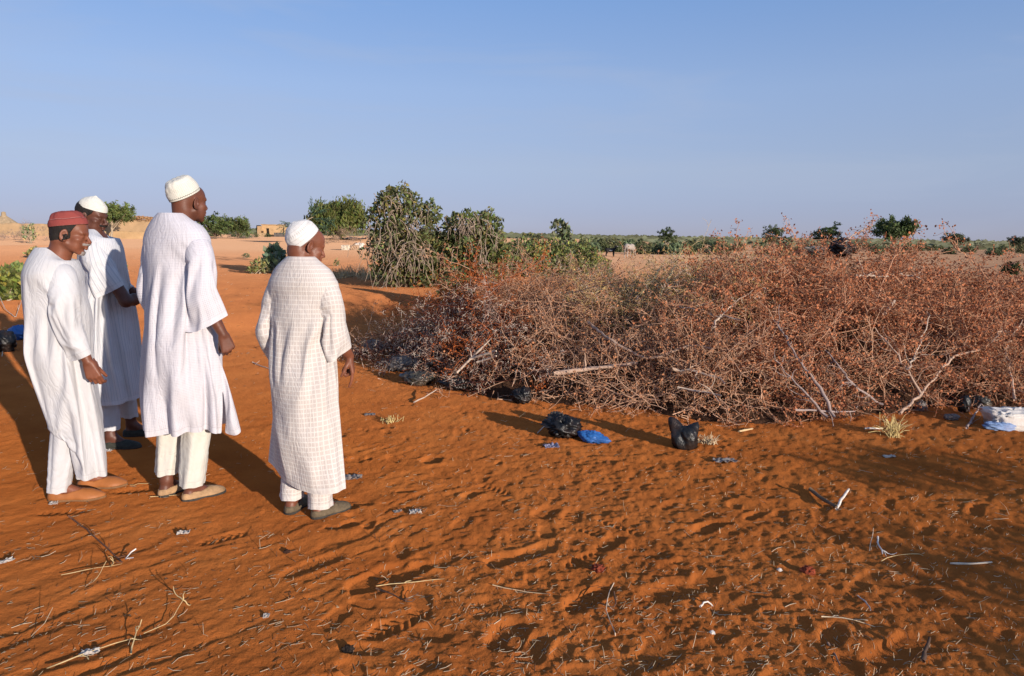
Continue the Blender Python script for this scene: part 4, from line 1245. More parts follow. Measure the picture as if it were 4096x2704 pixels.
def build_ground():
    # fan-shaped sheet: fine underfoot, coarser with distance, out to the horizon
    na = 760
    ang = np.linspace(R_(-44), R_(44), na)
    inv = np.concatenate([np.linspace(1 / 1.9, 1 / 14.0, 460), 1 / np.geomspace(14.3, 140, 105), 1 / np.geomspace(150, 3600, 26)])
    dist = 1 / inv
    A, D = np.meshgrid(ang, dist, indexing='xy')
    X = (np.sin(A) * D).ravel(); Y = (np.cos(A) * D).ravel()
    Z = ground_z(X, Y)
    m, n = len(dist), na
    i = np.arange(m - 1)[:, None] * n; j = np.arange(n - 1)[None]
    Q = np.stack([i + j, i + j + 1, i + n + j + 1, i + n + j], -1).reshape(-1, 4)
    # thin out the columns far away
    V = np.stack([X, Y, Z], 1)
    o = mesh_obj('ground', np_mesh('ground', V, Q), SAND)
    tag(o, kind='structure')
    # the land round and behind the camera
    th = np.linspace(R_(44), R_(316), 64); rr = np.array([0.3, 1.9, 6, 20, 100, 800, 3600])
    T, Rr = np.meshgrid(th, rr, indexing='xy')
    X2 = (np.sin(T) * Rr).ravel(); Y2 = (np.cos(T) * Rr).ravel()
    V2 = np.stack([X2, Y2, 0 * X2 - 0.012], 1)
    Q2 = grid_quads(len(rr), len(th), False)[:, ::-1]
    th3 = np.linspace(R_(-45), R_(45), 40)
    r3 = np.array([0.0, 1.95])
    T, Rr = np.meshgrid(th3, r3, indexing='xy')
    V3 = np.stack([(np.sin(T) * Rr).ravel(), (np.cos(T) * Rr).ravel(), 0 * T.ravel() - 0.012], 1)
    Q3 = grid_quads(2, len(th3), False)[:, ::-1] + len(V2)
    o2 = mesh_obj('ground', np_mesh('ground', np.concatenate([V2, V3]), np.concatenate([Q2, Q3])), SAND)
    tag(o2, kind='structure')
build_ground()
# ------------------------------------------------------------------ heap of cut thorn brush
_hu = np.array([1430, 1500, 1600, 1700, 1850, 2000, 2200, 2400, 2600, 2800, 2950, 3050, 3200, 3350, 3500, 3700, 3900, 4096, 4400.])
_hb = np.array([1420, 1465, 1500, 1525, 1580, 1610, 1625, 1640, 1660, 1700, 1705, 1705, 1695, 1685, 1670, 1645, 1640, 1650, 1670.])
_hr = np.array([1425, 1390, 1340, 1270, 1155, 1085, 1095, 1110, 1100, 1075, 1025, 1055, 1035, 990, 1045, 1070, 1110, 1180, 1270.])
_hd = np.array([0.5, 0.9, 1.3, 1.8, 2.2, 2.5, 2.6, 2.6, 2.6, 2.6, 2.8, 2.8, 3, 3, 3, 3, 2.8, 2.6, 2.4])
_ha = []; _hf = []; _hz = []
for _u, _b, _r, _d in zip(_hu, _hb, _hr, _hd):
    p = gnd(_u, _b)
    _ha.append(math.atan2(p.x, p.y)); f = math.hypot(p.x, p.y); _hf.append(f)
    q = at(_u, _r, (f + _d) * math.cos(_ha[-1]))
    _hz.append(max(0.08, q.z))
_ha = np.array(_ha); _hf = np.array(_hf); _hz = np.array(_hz)
def heap(x, y):
    x = np.asarray(x, float); y = np.asarray(y, float)
    a = np.arctan2(x, y); d = np.hypot(x, y)
    f = np.interp(a, _ha, _hf) + 0.10 * pnoise(x * 2.1, y * 2.1, 81); dp = np.interp(a, _ha, _hd); hz = np.interp(a, _ha, _hz)
    t = (d - f) / dp
    up = np.clip(t, 0, 1)
    h = hz * np.power(1 - (1 - up) ** 2, 0.75)
    back = np.clip((t - 1) * dp / 2.0, 0, 1)
    h = h * (1 - back ** 2)
    side = sstep(a, _ha[0], _ha[1]) * (1 - sstep(a, _ha[-1] - 0.02, _ha[-1] + 0.05))
    h = h * side * (1 + 0.17 * pnoise(x * 1.1, y * 1.1, 82)) + 0.15 * pnoise(x * 2.3, y * 2.3, 83) * np.clip(h * 2, 0, 1)
    return np.where(t > 0, np.maximum(h, 0), 0)
def hit(u, v, pull=0.05):
    """first point of the heap or ground along the sight line"""
    d = px_ray(u, v)
    Y = np.linspace(3.5, 14, 1400)
    X = d.x / d.y * Y; Z = CAM_H + d.z / d.y * Y
    b = np.nonzero(Z <= np.maximum(heap(X, Y), 0) + 0.01)[0]
    i = b[0] if len(b) else len(Y) - 1
    p = Vector((X[i], Y[i], Z[i]))
    return p - Vector(d).normalized() * pull

def rand_perp(d, r):
    v = r.normal(size=3); v -= d * (v @ d); return v / np.linalg.norm(v)
def brush_proto(seed, kind):
    """one cut branch: segments (p, q, r0, r1) and leaves (centre, two half axes)"""
    r = np.random.default_rng(seed)
    P = dict(tan=dict(L=.75, n=7, side=8, sl=.32, tw=3, tl=.12, zig=.6, leaf=1.0, ls=.0080, spine=0),
             leafy=dict(L=.75, n=7, side=9, sl=.30, tw=3, tl=.11, zig=.5, leaf=1.75, ls=.0092, spine=0),
             thorn=dict(L=.7, n=7, side=8, sl=.28, tw=2, tl=.12, zig=.5, leaf=.3, ls=.006, spine=.45),
             straw=dict(L=.8, n=7, side=9, sl=.30, tw=4, tl=.10, zig=.4, leaf=.5, ls=.008, spine=.25),
             fine=dict(L=.65, n=7, side=10, sl=.24, tw=4, tl=.09, zig=.35, leaf=1.5, ls=.0065, spine=0))[kind]
    seg, leaf, spine = [], [], []
    def walk(p, d, L, n, r0, r1, zig):
        pts = [p]
        for i in range(n):
            dd = d + rand_perp(d, r) * zig * r.uniform(.4, 1)
            dd /= np.linalg.norm(dd)
            q = pts[-1] + dd * L / n
            seg.append((pts[-1], q, r0 + (r1 - r0) * i / n, r0 + (r1 - r0) * (i + 1) / n))
            if P['spine'] and r.random() < P['spine']:
                for _ in range(2):
                    e = rand_perp(dd, r) * r.uniform(.025, .055)
                    spine.append((q, q + e))
            if r.random() < P['leaf'] * (1 if n < 7 else .3):
                for _ in range(1 + (r.random() < P['leaf'] - 1)):
                    c = q + r.normal(size=3) * .014
                    a = rand_perp(np.array([0, 0, 1.0]), r); a = a + np.array([0, 0, r.normal() * .6]); a /= np.linalg.norm(a)
                    b = rand_perp(a, r)
                    s = P['ls'] * r.uniform(.7, 1.4)
                    leaf.append((c, a * s * 1.25, b * s))
            pts.append(q); d = d * .6 + dd * .4; d /= np.linalg.norm(d)
        return pts
    d0 = np.array([1.0, 0, 0])
    main = walk(np.zeros(3), d0, P['L'], P['n'], .0056, .0030, P['zig'] * .6)
    for _ in range(P['side']):
        i = r.integers(1, len(main)); dd = d0 * .6 + rand_perp(d0, r); dd /= np.linalg.norm(dd)
        sp = walk(main[i], dd, P['sl'] * r.uniform(.6, 1.2), 4, .0033, .0022, P['zig'])
        for _ in range(P['tw']):
            j = r.integers(1, len(sp)); d2 = dd * .5 + rand_perp(dd, r); d2 /= np.linalg.norm(d2)
            walk(sp[j], d2, P['tl'] * r.uniform(.6, 1.3), 3, .0023, .0015, P['zig'])
    # to arrays: three-sided twigs
    A = np.array([s[0] for s in seg]); B = np.array([s[1] for s in seg]); ra = np.array([s[2] for s in seg]); rb_ = np.array([s[3] for s in seg])
    V, T = prism(A, B, ra, rb_)
    n_tw = len(V)
    if spine:
        A = np.array([s[0] for s in spine]); B = np.array([s[1] for s in spine])
        V2, T2 = prism(A, B, np.full(len(A), .0022), np.full(len(A), .0009))
        T = np.concatenate([T, T2 + len(V)]); V = np.concatenate([V, V2])
    n_sp = len(V)
    LV = np.zeros((0, 3)); LQ = np.zeros((0, 4), int)
    if leaf:
        c = np.array([l[0] for l in leaf]); a = np.array([l[1] for l in leaf]); b = np.array([l[2] for l in leaf])
        LV = np.stack([c - a, c - b, c + a, c + b], 1).reshape(-1, 3)
        LQ = np.arange(len(LV)).reshape(-1, 4)
    return V, T, n_tw, LV, LQ
def prism(A, B, ra, rb_):
    d = B - A; L = np.linalg.norm(d, axis=1)[:, None] + 1e-9; d = d / L
    ref = np.where(np.abs(d[:, 2:3]) < .9, np.array([[0, 0, 1.0]]), np.array([[1.0, 0, 0]]))
    e1 = np.cross(d, ref); e1 /= np.linalg.norm(e1, axis=1)[:, None]; e2 = np.cross(d, e1)
    vs = []
    for (C, rr) in ((A, ra), (B, rb_)):
        for k in range(3):
            t = k * 2 * PI / 3
            vs.append(C + rr[:, None] * (e1 * math.cos(t) + e2 * math.sin(t)))
    V = np.stack(vs, 1).reshape(-1, 3)
    base = np.arange(len(A))[:, None] * 6
    Q = np.concatenate([base + np.array([[k, (k + 1) % 3, 3 + (k + 1) % 3, 3 + k]]) for k in range(3)], 1).reshape(-1, 4)
    return V, Q
def attr_mat(name, rough=0.85, spec=0.12, trans=0.0, attr='tint'):
    t = NT(name)
    c = t.n('Attribute', attribute_name=attr).outputs['Color']
    nz = t.noise(30, 3, 0.6, t.obj())
    c = t.mix(1.0, c, t.ramp(nz, [(0.25, (0.72, 0.72, 0.72)), (0.75, (1.2, 1.2, 1.2))]), 'MULTIPLY')
    m = t.fin(c, rough, None, spec)
    if trans:
        tr = t.n('BsdfTranslucent'); t.l(c, tr.inputs['Color'])
        mx = t.n('MixShader'); mx.inputs[0].default_value = trans
        t.l(t.b.outputs[0], mx.inputs[1]); t.l(tr.outputs[0], mx.inputs[2]); t.l(mx.outputs[0], t.out.inputs['Surface'])
    return m
TWIG_M = attr_mat('dry_twig_bark')
LEAF_M = attr_mat('dry_leaf', 0.8, 0.15, 0.15)

def scatter(protos, pos, dirs, scale, tw_col, lf_col, r, flat=None):
    """copies of the prototypes baked into one twig mesh and one leaf mesh"""
    TV, TQ, TC, LVs, LQs, LC = [], [], [], [], [], []
    nt = nl = 0
    for i in range(len(pos)):
        V, T, ntw, LV, LQ = protos[r.integers(len(protos))]
        d = dirs[i] / np.linalg.norm(dirs[i])
        e = rand_perp(d, r); f = np.cross(d, e)
        M = np.stack([d, e, f], 1) * scale[i]
        w = V @ M.T + pos[i]
        TV.append(w); TQ.append(T + nt); nt += len(w)
        c = tw_col[i] * r.uniform(.75, 1.2)
        cc = np.tile(c, (len(V), 1)); cc[ntw:] = np.array([.66, .54, .44])
        TC.append(cc)
        if len(LV):
            w = LV @ M.T + pos[i]
            LVs.append(w); LQs.append(LQ + nl); nl += len(w)
            k = np.repeat(r.uniform(.6, 1.25, (len(LV) // 4, 1)), 4, 0)
            LC.append(lf_col[i] * k)
    return (np.concatenate(TV), np.concatenate(TQ), np.concatenate(TC)), ((np.concatenate(LVs), np.concatenate(LQs), np.concatenate(LC)) if LVs else None)

PROTOS = {k: [brush_proto(100 + 10 * i + j, k) for j in range(5)] for i, k in enumerate(('tan', 'leafy', 'thorn', 'straw', 'fine'))}
def pix(p):
    d = Vector(p) - Vector((0, 0, CAM_H)); w = d.dot(_F)
    return 2048 + FPX * d.dot(_R) / w, 1352 - FPX * d.dot(_U) / w

def build_heaps():
    r = np.random.default_rng(5)
    zones = {}
    n = 1420
    for _ in range(n):
        a = r.uniform(_ha[0], _ha[-1]); f = np.interp(a, _ha, _hf); dp = np.interp(a, _ha, _hd)
        t = r.uniform(-0.02, 1.22)
        d = f + t * dp
        x, y = math.sin(a) * d, math.cos(a) * d
        h = float(heap(np.array([x]), np.array([y]))[0])
        if h < 0.03 and r.random() < .6: continue
        if a < _ha[3] and r.random() < .45: continue
        z = max(0.02, h * (1 - 0.38 * r.random() ** 1.6) - 0.04)
        u, v = pix((x, y, z))
        # outward direction of the slope
        e = 0.15
        gx = float((heap([x + e], [y]) - heap([x - e], [y]))[0]) / (2 * e); gy = float((heap([x], [y + e]) - heap([x], [y - e]))[0]) / (2 * e)
        nrm = np.array([-gx, -gy, 1.0]); nrm /= np.linalg.norm(nrm)
        dr = r.normal(size=3); dr -= nrm * (dr @ nrm) * 0.75; dr[2] -= 0.12
        if t < 0.14: dr[1] = abs(dr[1]) * .7; dr[0] *= 1.2
        if t > 0.6: dr[2] = -abs(dr[2]) * 0.4
        if pnoise(np.array([x * 1.9]), np.array([y * 1.9]), 99)[0] < -.42 and r.random() < .75: continue      # hollows
        nz = float(pnoise(np.array([x * 0.8]), np.array([y * 0.8]), 91)[0])
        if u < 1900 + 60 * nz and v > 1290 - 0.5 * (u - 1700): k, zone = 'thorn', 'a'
        elif 1850 < u < 2300 and v > 1230 and r.random() < .75 * (2300 - u) / 450: k, zone = 'thorn', 'a'  # dark thorn twigs mixed in here to stand for shaded gaps
        elif u < 2060 + 150 * nz and v < 1390: k, zone = 'fine', 'b'
        elif 2420 < u + 120 * nz < 2960 and v < 1205 + 60 * nz: k, zone = 'straw', 'd'
        elif u < 2900 + 200 * nz: k, zone = 'tan', 'c'
        else: k, zone = 'leafy', 'e'
        if zone == 'e' and (v > 1480 + 60 * nz): k = 'tan' if r.random() < .6 else 'leafy'
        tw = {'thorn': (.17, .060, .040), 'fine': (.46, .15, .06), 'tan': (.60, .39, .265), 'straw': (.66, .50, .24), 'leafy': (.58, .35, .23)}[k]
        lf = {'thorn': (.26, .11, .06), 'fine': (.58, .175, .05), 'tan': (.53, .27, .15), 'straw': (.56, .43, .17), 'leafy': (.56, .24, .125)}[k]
        tw = np.array(tw) * (.84, .76, .70); lf = np.array(lf) * (.86, .74, .66)
        if zone == 'c' and v > 1400: tw = tw * (1.12, 1.14, 1.18)          # barer, paler twigs low in the middle
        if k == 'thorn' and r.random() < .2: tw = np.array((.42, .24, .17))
        if k == 'straw': lf = lf * r.uniform(.8, 1.1)
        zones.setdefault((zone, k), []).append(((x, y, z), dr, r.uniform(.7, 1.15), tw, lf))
    info = {'a': ('dark thorny acacia brush with pale spines at the left end of the heap, mixed in rightward to darken the gaps', 'brush pile'),
            'b': ('rust orange fine dry brush behind the thorny left end', 'brush pile'),
            'c': ('tan tangled dry brush filling the middle of the heap', 'brush pile'),
            'd': ('yellowish straw coloured thorn brush on top of the middle heap', 'brush pile'),
            'e': ('reddish brown leafy dry brush, the tall right part of the heap', 'brush pile')}
    for zone, (lab, cat) in info.items():
        root = None
        tws, lfs = [], []
        nt = nl = 0
        for (zn, k), L in zones.items():
            if zn != zone: continue
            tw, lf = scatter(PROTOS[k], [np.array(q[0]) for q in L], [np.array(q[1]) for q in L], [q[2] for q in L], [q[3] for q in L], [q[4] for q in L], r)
            tws.append((tw[0], tw[1] + nt, tw[2])); nt += len(tw[0])
            if lf is not None:
                lfs.append((lf[0], lf[1] + nl, lf[2])); nl += len(lf[0])
        if not tws: continue
        allp = np.concatenate([q[0] for q in tws])
        c = allp.mean(0)
        root = empty('brush_pile', (c[0], c[1], 0))
        tag(root, lab, cat)
        off = np.array([c[0], c[1], 0])
        me = np_mesh('twigs', allp - off, np.concatenate([q[1] for q in tws]), smooth=False)
        set_color_attr(me, 'tint', np.concatenate([q[2] for q in tws]))
        o = mesh_obj('twigs', me, TWIG_M, root); o['kind'] = 'stuff'
        if lfs:
            me = np_mesh('dry_leaves', np.concatenate([q[0] for q in lfs]) - off, np.concatenate([q[1] for q in lfs]), smooth=False)
            set_color_attr(me, 'tint', np.concatenate([q[2] for q in lfs]))
            o = mesh_obj('dry_leaves', me, LEAF_M, root); o['kind'] = 'stuff'
    # dark core added inside the heap, its brown standing in for deep shade
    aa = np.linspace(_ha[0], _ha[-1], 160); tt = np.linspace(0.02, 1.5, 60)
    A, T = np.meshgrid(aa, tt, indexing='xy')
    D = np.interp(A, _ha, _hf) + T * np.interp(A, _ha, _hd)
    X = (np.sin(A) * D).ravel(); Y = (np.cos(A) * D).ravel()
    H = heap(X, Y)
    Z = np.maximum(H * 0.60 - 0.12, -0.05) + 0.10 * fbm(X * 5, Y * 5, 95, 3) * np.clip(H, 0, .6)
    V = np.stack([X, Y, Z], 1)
    o = mesh_obj('heap_dark_core', np_mesh('heap_dark_core', V, grid_quads(60, 160, False)), simple_mat('heap_shade_brown', (0.055, 0.028, 0.017), 0.5, 14, 0.95, 0.05, 1.0, 0.03, 40))
    tag(o, 'dark core added inside the brush heap for the shade between the twigs', 'dark core')
build_heaps()

# ---- single branches one can tell apart on the heap
BRANCH_M = {}
def branch_mat(col):
    if col not in BRANCH_M:
        BRANCH_M[col] = simple_mat('branch_bark', col, 0.3, 35, 0.85, 0.15, 0.5, 0.004)
    return BRANCH_M[col]
def dry_branch(label, pts, r0, r1, col=(.42, .30, .23), twigs=6, seed=1, pull=0.06, world=False, cat='branch', jit=0.012, name='dry_branch', tl=1.0):
    r = np.random.default_rng(seed)
    P = np.array([hit(u, v, pull) if not world else u_v for (u, v), u_v in zip(pts, pts)]) if not world else np.array(pts, float)
    dd = np.concatenate([[0], np.cumsum(np.linalg.norm(np.diff(P, axis=0), axis=1))])
    n = max(6, int(dd[-1] / 0.06))
    s = np.linspace(0, dd[-1], n)
    Q = np.stack([np.interp(s, dd, P[:, i]) for i in range(3)], 1)
    for _ in range(2):
        Q[1:-1] = (Q[:-2] + 2 * Q[1:-1] + Q[2:]) / 4
    Q[1:-1] += r.normal(size=(n - 2, 3)) * jit * 0.6
    rad = np.linspace(r0, r1, n) * (1 + .12 * r.normal(size=n))
    V, F = tube_np(Q, rad, 7)
    V = list(V); 
    caps = [np.arange(7)[None], (np.arange(7) + (n - 1) * 7)[None, ::-1]]
    VV = [np.array(V)]; FF = [F]; base = len(V)
    for _ in range(twigs):
        i = r.integers(n // 5, n)
        d = Q[min(i + 1, n - 1)] - Q[max(i - 1, 0)]; d /= np.linalg.norm(d)
        d = d * .7 + rand_perp(d, r) * .8; L = r.uniform(.12, .32) * tl; m = 5
        tp = [Q[i]]
        for k in range(m):
            d = d / np.linalg.norm(d) + rand_perp(d / np.linalg.norm(d), r) * .45
            tp.append(tp[-1] + d / np.linalg.norm(d) * L / m)
        v2, f2 = tube_np(tp, np.linspace(max(r1 * .8, .003), .0016, m + 1), 4)
        VV.append(v2); FF.append(f2 + base); base += len(v2)
    allV = np.concatenate(VV); c = allV.mean(0)
    c[2] = allV[:, 2].min()
    me = np_mesh(name, allV - c, [np.concatenate(FF)] + [np.array(q) for q in caps])
    o = mesh_obj(name, me, branch_mat(col), None, c)
    tag(o, label, cat, 'branches lying on the brush heap')
    return o
PALE, TAN, GREY, STRAW = (.52, .40, .31), (.44, .30, .22), (.33, .25, .22), (.55, .40, .20)
dry_branch('straight pale stick leaning up across the left of the heap', [(1828, 1490), (1900, 1420), (1968, 1350)], .012, .009, PALE, 1, 1, .12, jit=.004)
dry_branch('upper of two short peeled sticks side by side left of middle', [(1880, 1436), (1985, 1404)], .013, .012, PALE, 0, 2, .12, jit=.003)
dry_branch('lower of two short peeled sticks side by side left of middle', [(1908, 1449), (1985, 1424)], .011, .010, PALE, 0, 3, .12, jit=.003)
dry_branch('long curved branch bending like a hook in the middle of the heap', [(2350, 1288), (2420, 1345), (2500, 1392), (2560, 1430), (2595, 1437), (2650, 1425), (2705, 1395), (2790, 1375), (2850, 1398)], .016, .009, TAN, 5, 4, .13, jit=.006)
dry_branch('thick bare pole lying level below the hooked branch', [(2215, 1494), (2380, 1472), (2550, 1452)], .024, .016, TAN, 2, 5, .13, jit=.004)
dry_branch('bare stick with a broken bent tip right of the hooked branch', [(2690, 1475), (2850, 1497), (2900, 1535)], .013, .009, PALE, 3, 6, .12)
dry_branch('thin bare stick low in the middle of the heap', [(2710, 1550), (2800, 1562), (2885, 1583)], .010, .008, PALE, 3, 7, .12)
dry_branch('grey curved sapling stem rising from the sand right of middle', [(3338, 1668), (3300, 1580), (3230, 1490), (3165, 1400), (3110, 1285)], .016, .007, GREY, 9, 8, .14)
dry_branch('thinner grey stem crossing behind the curved sapling stem', [(3310, 1668), (3250, 1600), (3175, 1530), (3100, 1440)], .012, .006, GREY, 7, 9, .12)
dry_branch('grey branch sloping down to the sand in the right half', [(3530, 1618), (3440, 1565), (3370, 1480), (3300, 1400)], .013, .006, GREY, 8, 10, .12)
dry_branch('forking tan branch spreading right from the cut stump', [(3600, 1655), (3680, 1582), (3730, 1520), (3810, 1425), (3950, 1390), (4010, 1305)], .015, .005, TAN, 14, 11, .14)
dry_branch('tan branch rising left from the cut stump', [(3690, 1585), (3630, 1480), (3560, 1380), (3500, 1310)], .014, .005, TAN, 9, 12, .12)
dry_branch('short tan branch rising straight up from the cut stump', [(3625, 1480), (3665, 1410), (3690, 1340), (3720, 1260)], .011, .005, PALE, 7, 13, .12)
dry_branch('pale forked twig on the upper slope right of middle', [(2850, 1312), (2905, 1240), (2945, 1222)], .010, .006, PALE, 6, 14, .12)
dry_branch('pale level branch near the top of the right heap', [(3430, 1103), (3520, 1105), (3605, 1096), (3692, 1118)], .015, .007, PALE, 6, 15, .10)
dry_branch('short flat split of pale wood on the right heap', [(3537, 1256), (3577, 1205)], .016, .014, PALE, 0, 16, .12, jit=.002)
dry_branch('thin pale branch drooping across the upper middle', [(2700, 1225), (2800, 1240), (2870, 1262), (2960, 1280)], .010, .005, PALE, 6, 17, .12)
dry_branch('grey root branch running level at the foot of the right heap', [(3180, 1640), (3300, 1650), (3420, 1645)], .010, .006, GREY, 5, 18, .08)
dry_branch('forked grey stick standing in the sand by the white sack', [(3868, 1712), (3900, 1650), (3925, 1615)], .012, .006, GREY, 4, 19, .05)
dry_branch('leafless tan branch at the far right edge of the heap', [(4060, 1600), (4045, 1500), (4020, 1400), (4090, 1280)], .012, .005, TAN, 9, 20, .12)
dry_branch('upright straw coloured thorn sprig leaning right over the middle heap', [(2640, 1190), (2690, 1080), (2730, 1000), (2812, 960)], .010, .004, STRAW, 12, 31, .1)
dry_branch('tallest thin straw sprig standing against the sky', [(2770, 1140), (2800, 1020), (2818, 950), (2846, 878)], .008, .003, STRAW, 9, 32, .1)
dry_branch('short straw sprig left of the tallest sprig', [(2560, 1180), (2620, 1110), (2660, 1040)], .008, .003, STRAW, 9, 33, .1)
dry_branch('bare twig stretching right from the highest hump', [(3360, 985), (3420, 935), (3490, 903)], .007, .003, TAN, 4, 34, .1)
# ------------------------------------------------------------------ living plants
GREEN_M = attr_mat('green_leaf', 0.6, 0.3, 0.22)
BARK_M = simple_mat('brown_bark', (0.20, 0.135, 0.09), 0.35, 20, 0.9, 0.1, 0.8, 0.01)
PALE_BARK = simple_mat('pale_bark', (0.42, 0.32, 0.22), 0.3, 18, 0.9, 0.1, 0.6, 0.008)
STALK_M = simple_mat('dry_pod_stalk', (0.33, 0.245, 0.18), 0.3, 20, 0.85, 0.15, 0.4, 0.004)

def leaf_quads(c, a, b, col, fold=0.25):
    """leaves as two folded quads: base, left, tip, right with a raised mid rib"""
    n = len(c)
    nn = np.cross(a, b); nn /= np.linalg.norm(nn, axis=1)[:, None] + 1e-9
    bl = np.linalg.norm(b, axis=1)[:, None]
    up = nn * bl * fold
    V = np.stack([c - a, c - b + up, c + a, c + b + up], 1).reshape(-1, 3)
    i = np.arange(n)[:, None] * 4
    T = np.concatenate([i + np.array([[0, 1, 2]]), i + np.array([[0, 2, 3]])], 1).reshape(-1, 3)
    C = np.repeat(col, 4, 0)
    return V, T, C
def unit(v):
    return v / (np.linalg.norm(v, axis=-1, keepdims=True) + 1e-9)
def lobe_points(r, lobes, n, shell=0.55):
    """points in a cloud of ellipsoids, thicker towards the outside, with ragged clumps"""
    w = np.array([l[3] * l[4] * l[5] for l in lobes]) ** 0.7; w /= w.sum()
    k = r.choice(len(lobes), n, p=w)
    L = np.array([l[:6] for l in lobes])[k]
    d = unit(r.normal(size=(n, 3)))
    q = shell + (1 - shell) * r.random(n) ** 0.7
    bump = 1 + 0.28 * np.array([math.sin(7 * x + 3 * y) * math.cos(6 * z + 2 * x) for x, y, z in d])
    p = L[:, :3] + d * L[:, 3:6] * (q * bump)[:, None]
    return p, d
def bush(name, label, loc, lobes, n, leaf, col, var=0.3, pods=None, stems=8, seed=1, cat='bush', group=None, upward=0.3, droop=0.0, aspect=0.5, stem_mat=None, trunk=None, dead=0.0):
    """stems from the base into a crown of single leaves; lobes are ellipsoids (x,y,z,rx,ry,rz) above loc"""
    r = np.random.default_rng(seed)
    root = empty(name, loc)
    tag(root, label, cat, group)
    p, d = lobe_points(r, lobes, n)
    p[:, 2] = np.maximum(p[:, 2], 0.02)
    a = d * 0.5 + r.normal(size=(n, 3)) * 0.6; a[:, 2] += upward; a[:, 2] -= droop; a = unit(a)
    b = np.cross(a, unit(r.normal(size=(n, 3)))); b = unit(b)
    s = leaf * r.uniform(0.6, 1.35, n)[:, None]
    cl = np.array(col)[None] * (1 + var * r.normal(size=(n, 1))) * (1 + 0.10 * r.normal(size=(n, 3)))
    yl = r.random(n) < 0.10; cl[yl] = cl[yl] * np.array([1.9, 1.45, 1.1])
    if dead:
        m = r.random(n) < dead; cl[m] = np.array([.26, .19, .12]) * r.uniform(.6, 1.2, (m.sum(), 1))
    cl = np.clip(cl, 0.01, 0.9)
    V, T, C = leaf_quads(p, a * s, b * s * aspect, cl)
    me = np_mesh('leaves', V, T, smooth=False); set_color_attr(me, 'tint', C)
    o = mesh_obj('leaves', me, GREEN_M, root); o['kind'] = 'stuff'
    VV, FF, base = [], [], 0
    for i in range(stems):
        l = lobes[r.integers(len(lobes))]
        e = np.array(l[:3]) + r.normal(size=3) * np.array(l[3:6]) * 0.4
        st = np.array([r.normal() * 0.12 + e[0] * 0.25, r.normal() * 0.12 + e[1] * 0.25, -0.05])
        mid = (st + e) / 2 + r.normal(size=3) * 0.10 * np.linalg.norm(e)
        tt = np.linspace(0, 1, 7)[:, None]
        pts = (1 - tt) ** 2 * st + 2 * tt * (1 - tt) * mid + tt ** 2 * e
        th = (trunk or 0.02) * r.uniform(.6, 1.1)
        v, f = tube_np(pts, np.linspace(th, th * .3, 7), 5)
        VV.append(v); FF.append(f + base); base += len(v)
    if VV:
        mesh_obj('stems', np_mesh('stems', np.concatenate(VV), np.concatenate(FF)), stem_mat or BARK_M, root)
    if pods:
        VV, FF, base = [], [], 0
        for (px_, py_, pz_, ln, cnt, spr) in pods:
            for _ in range(cnt):
                st = np.array([px_, py_, pz_]) + r.normal(size=3) * np.array(spr)
                L = ln * r.uniform(.5, 1.2); m = 7
                hd = r.normal(size=3) * np.array([.7, .5, .2]); dirv = hd + np.array([0, -.15, .25])
                pts = [st]
                for k in range(m):
                    dirv = dirv * .66 + np.array([0, 0, -1.0]) * .34 + r.normal(size=3) * .2
                    q = pts[-1] + dirv / np.linalg.norm(dirv) * L / m
                    q[2] = max(q[2], 0.015)
                    pts.append(q)
                v, f = tube_np(pts, np.linspace(.0085, .005, m + 1) * r.uniform(.7, 1.3), 4)
                VV.append(v); FF.append(f + base); base += len(v)
        o = mesh_obj('hanging_pods', np_mesh('hanging_pods', np.concatenate(VV), np.concatenate(FF)), STALK_M, root); o['kind'] = 'stuff'
    return root

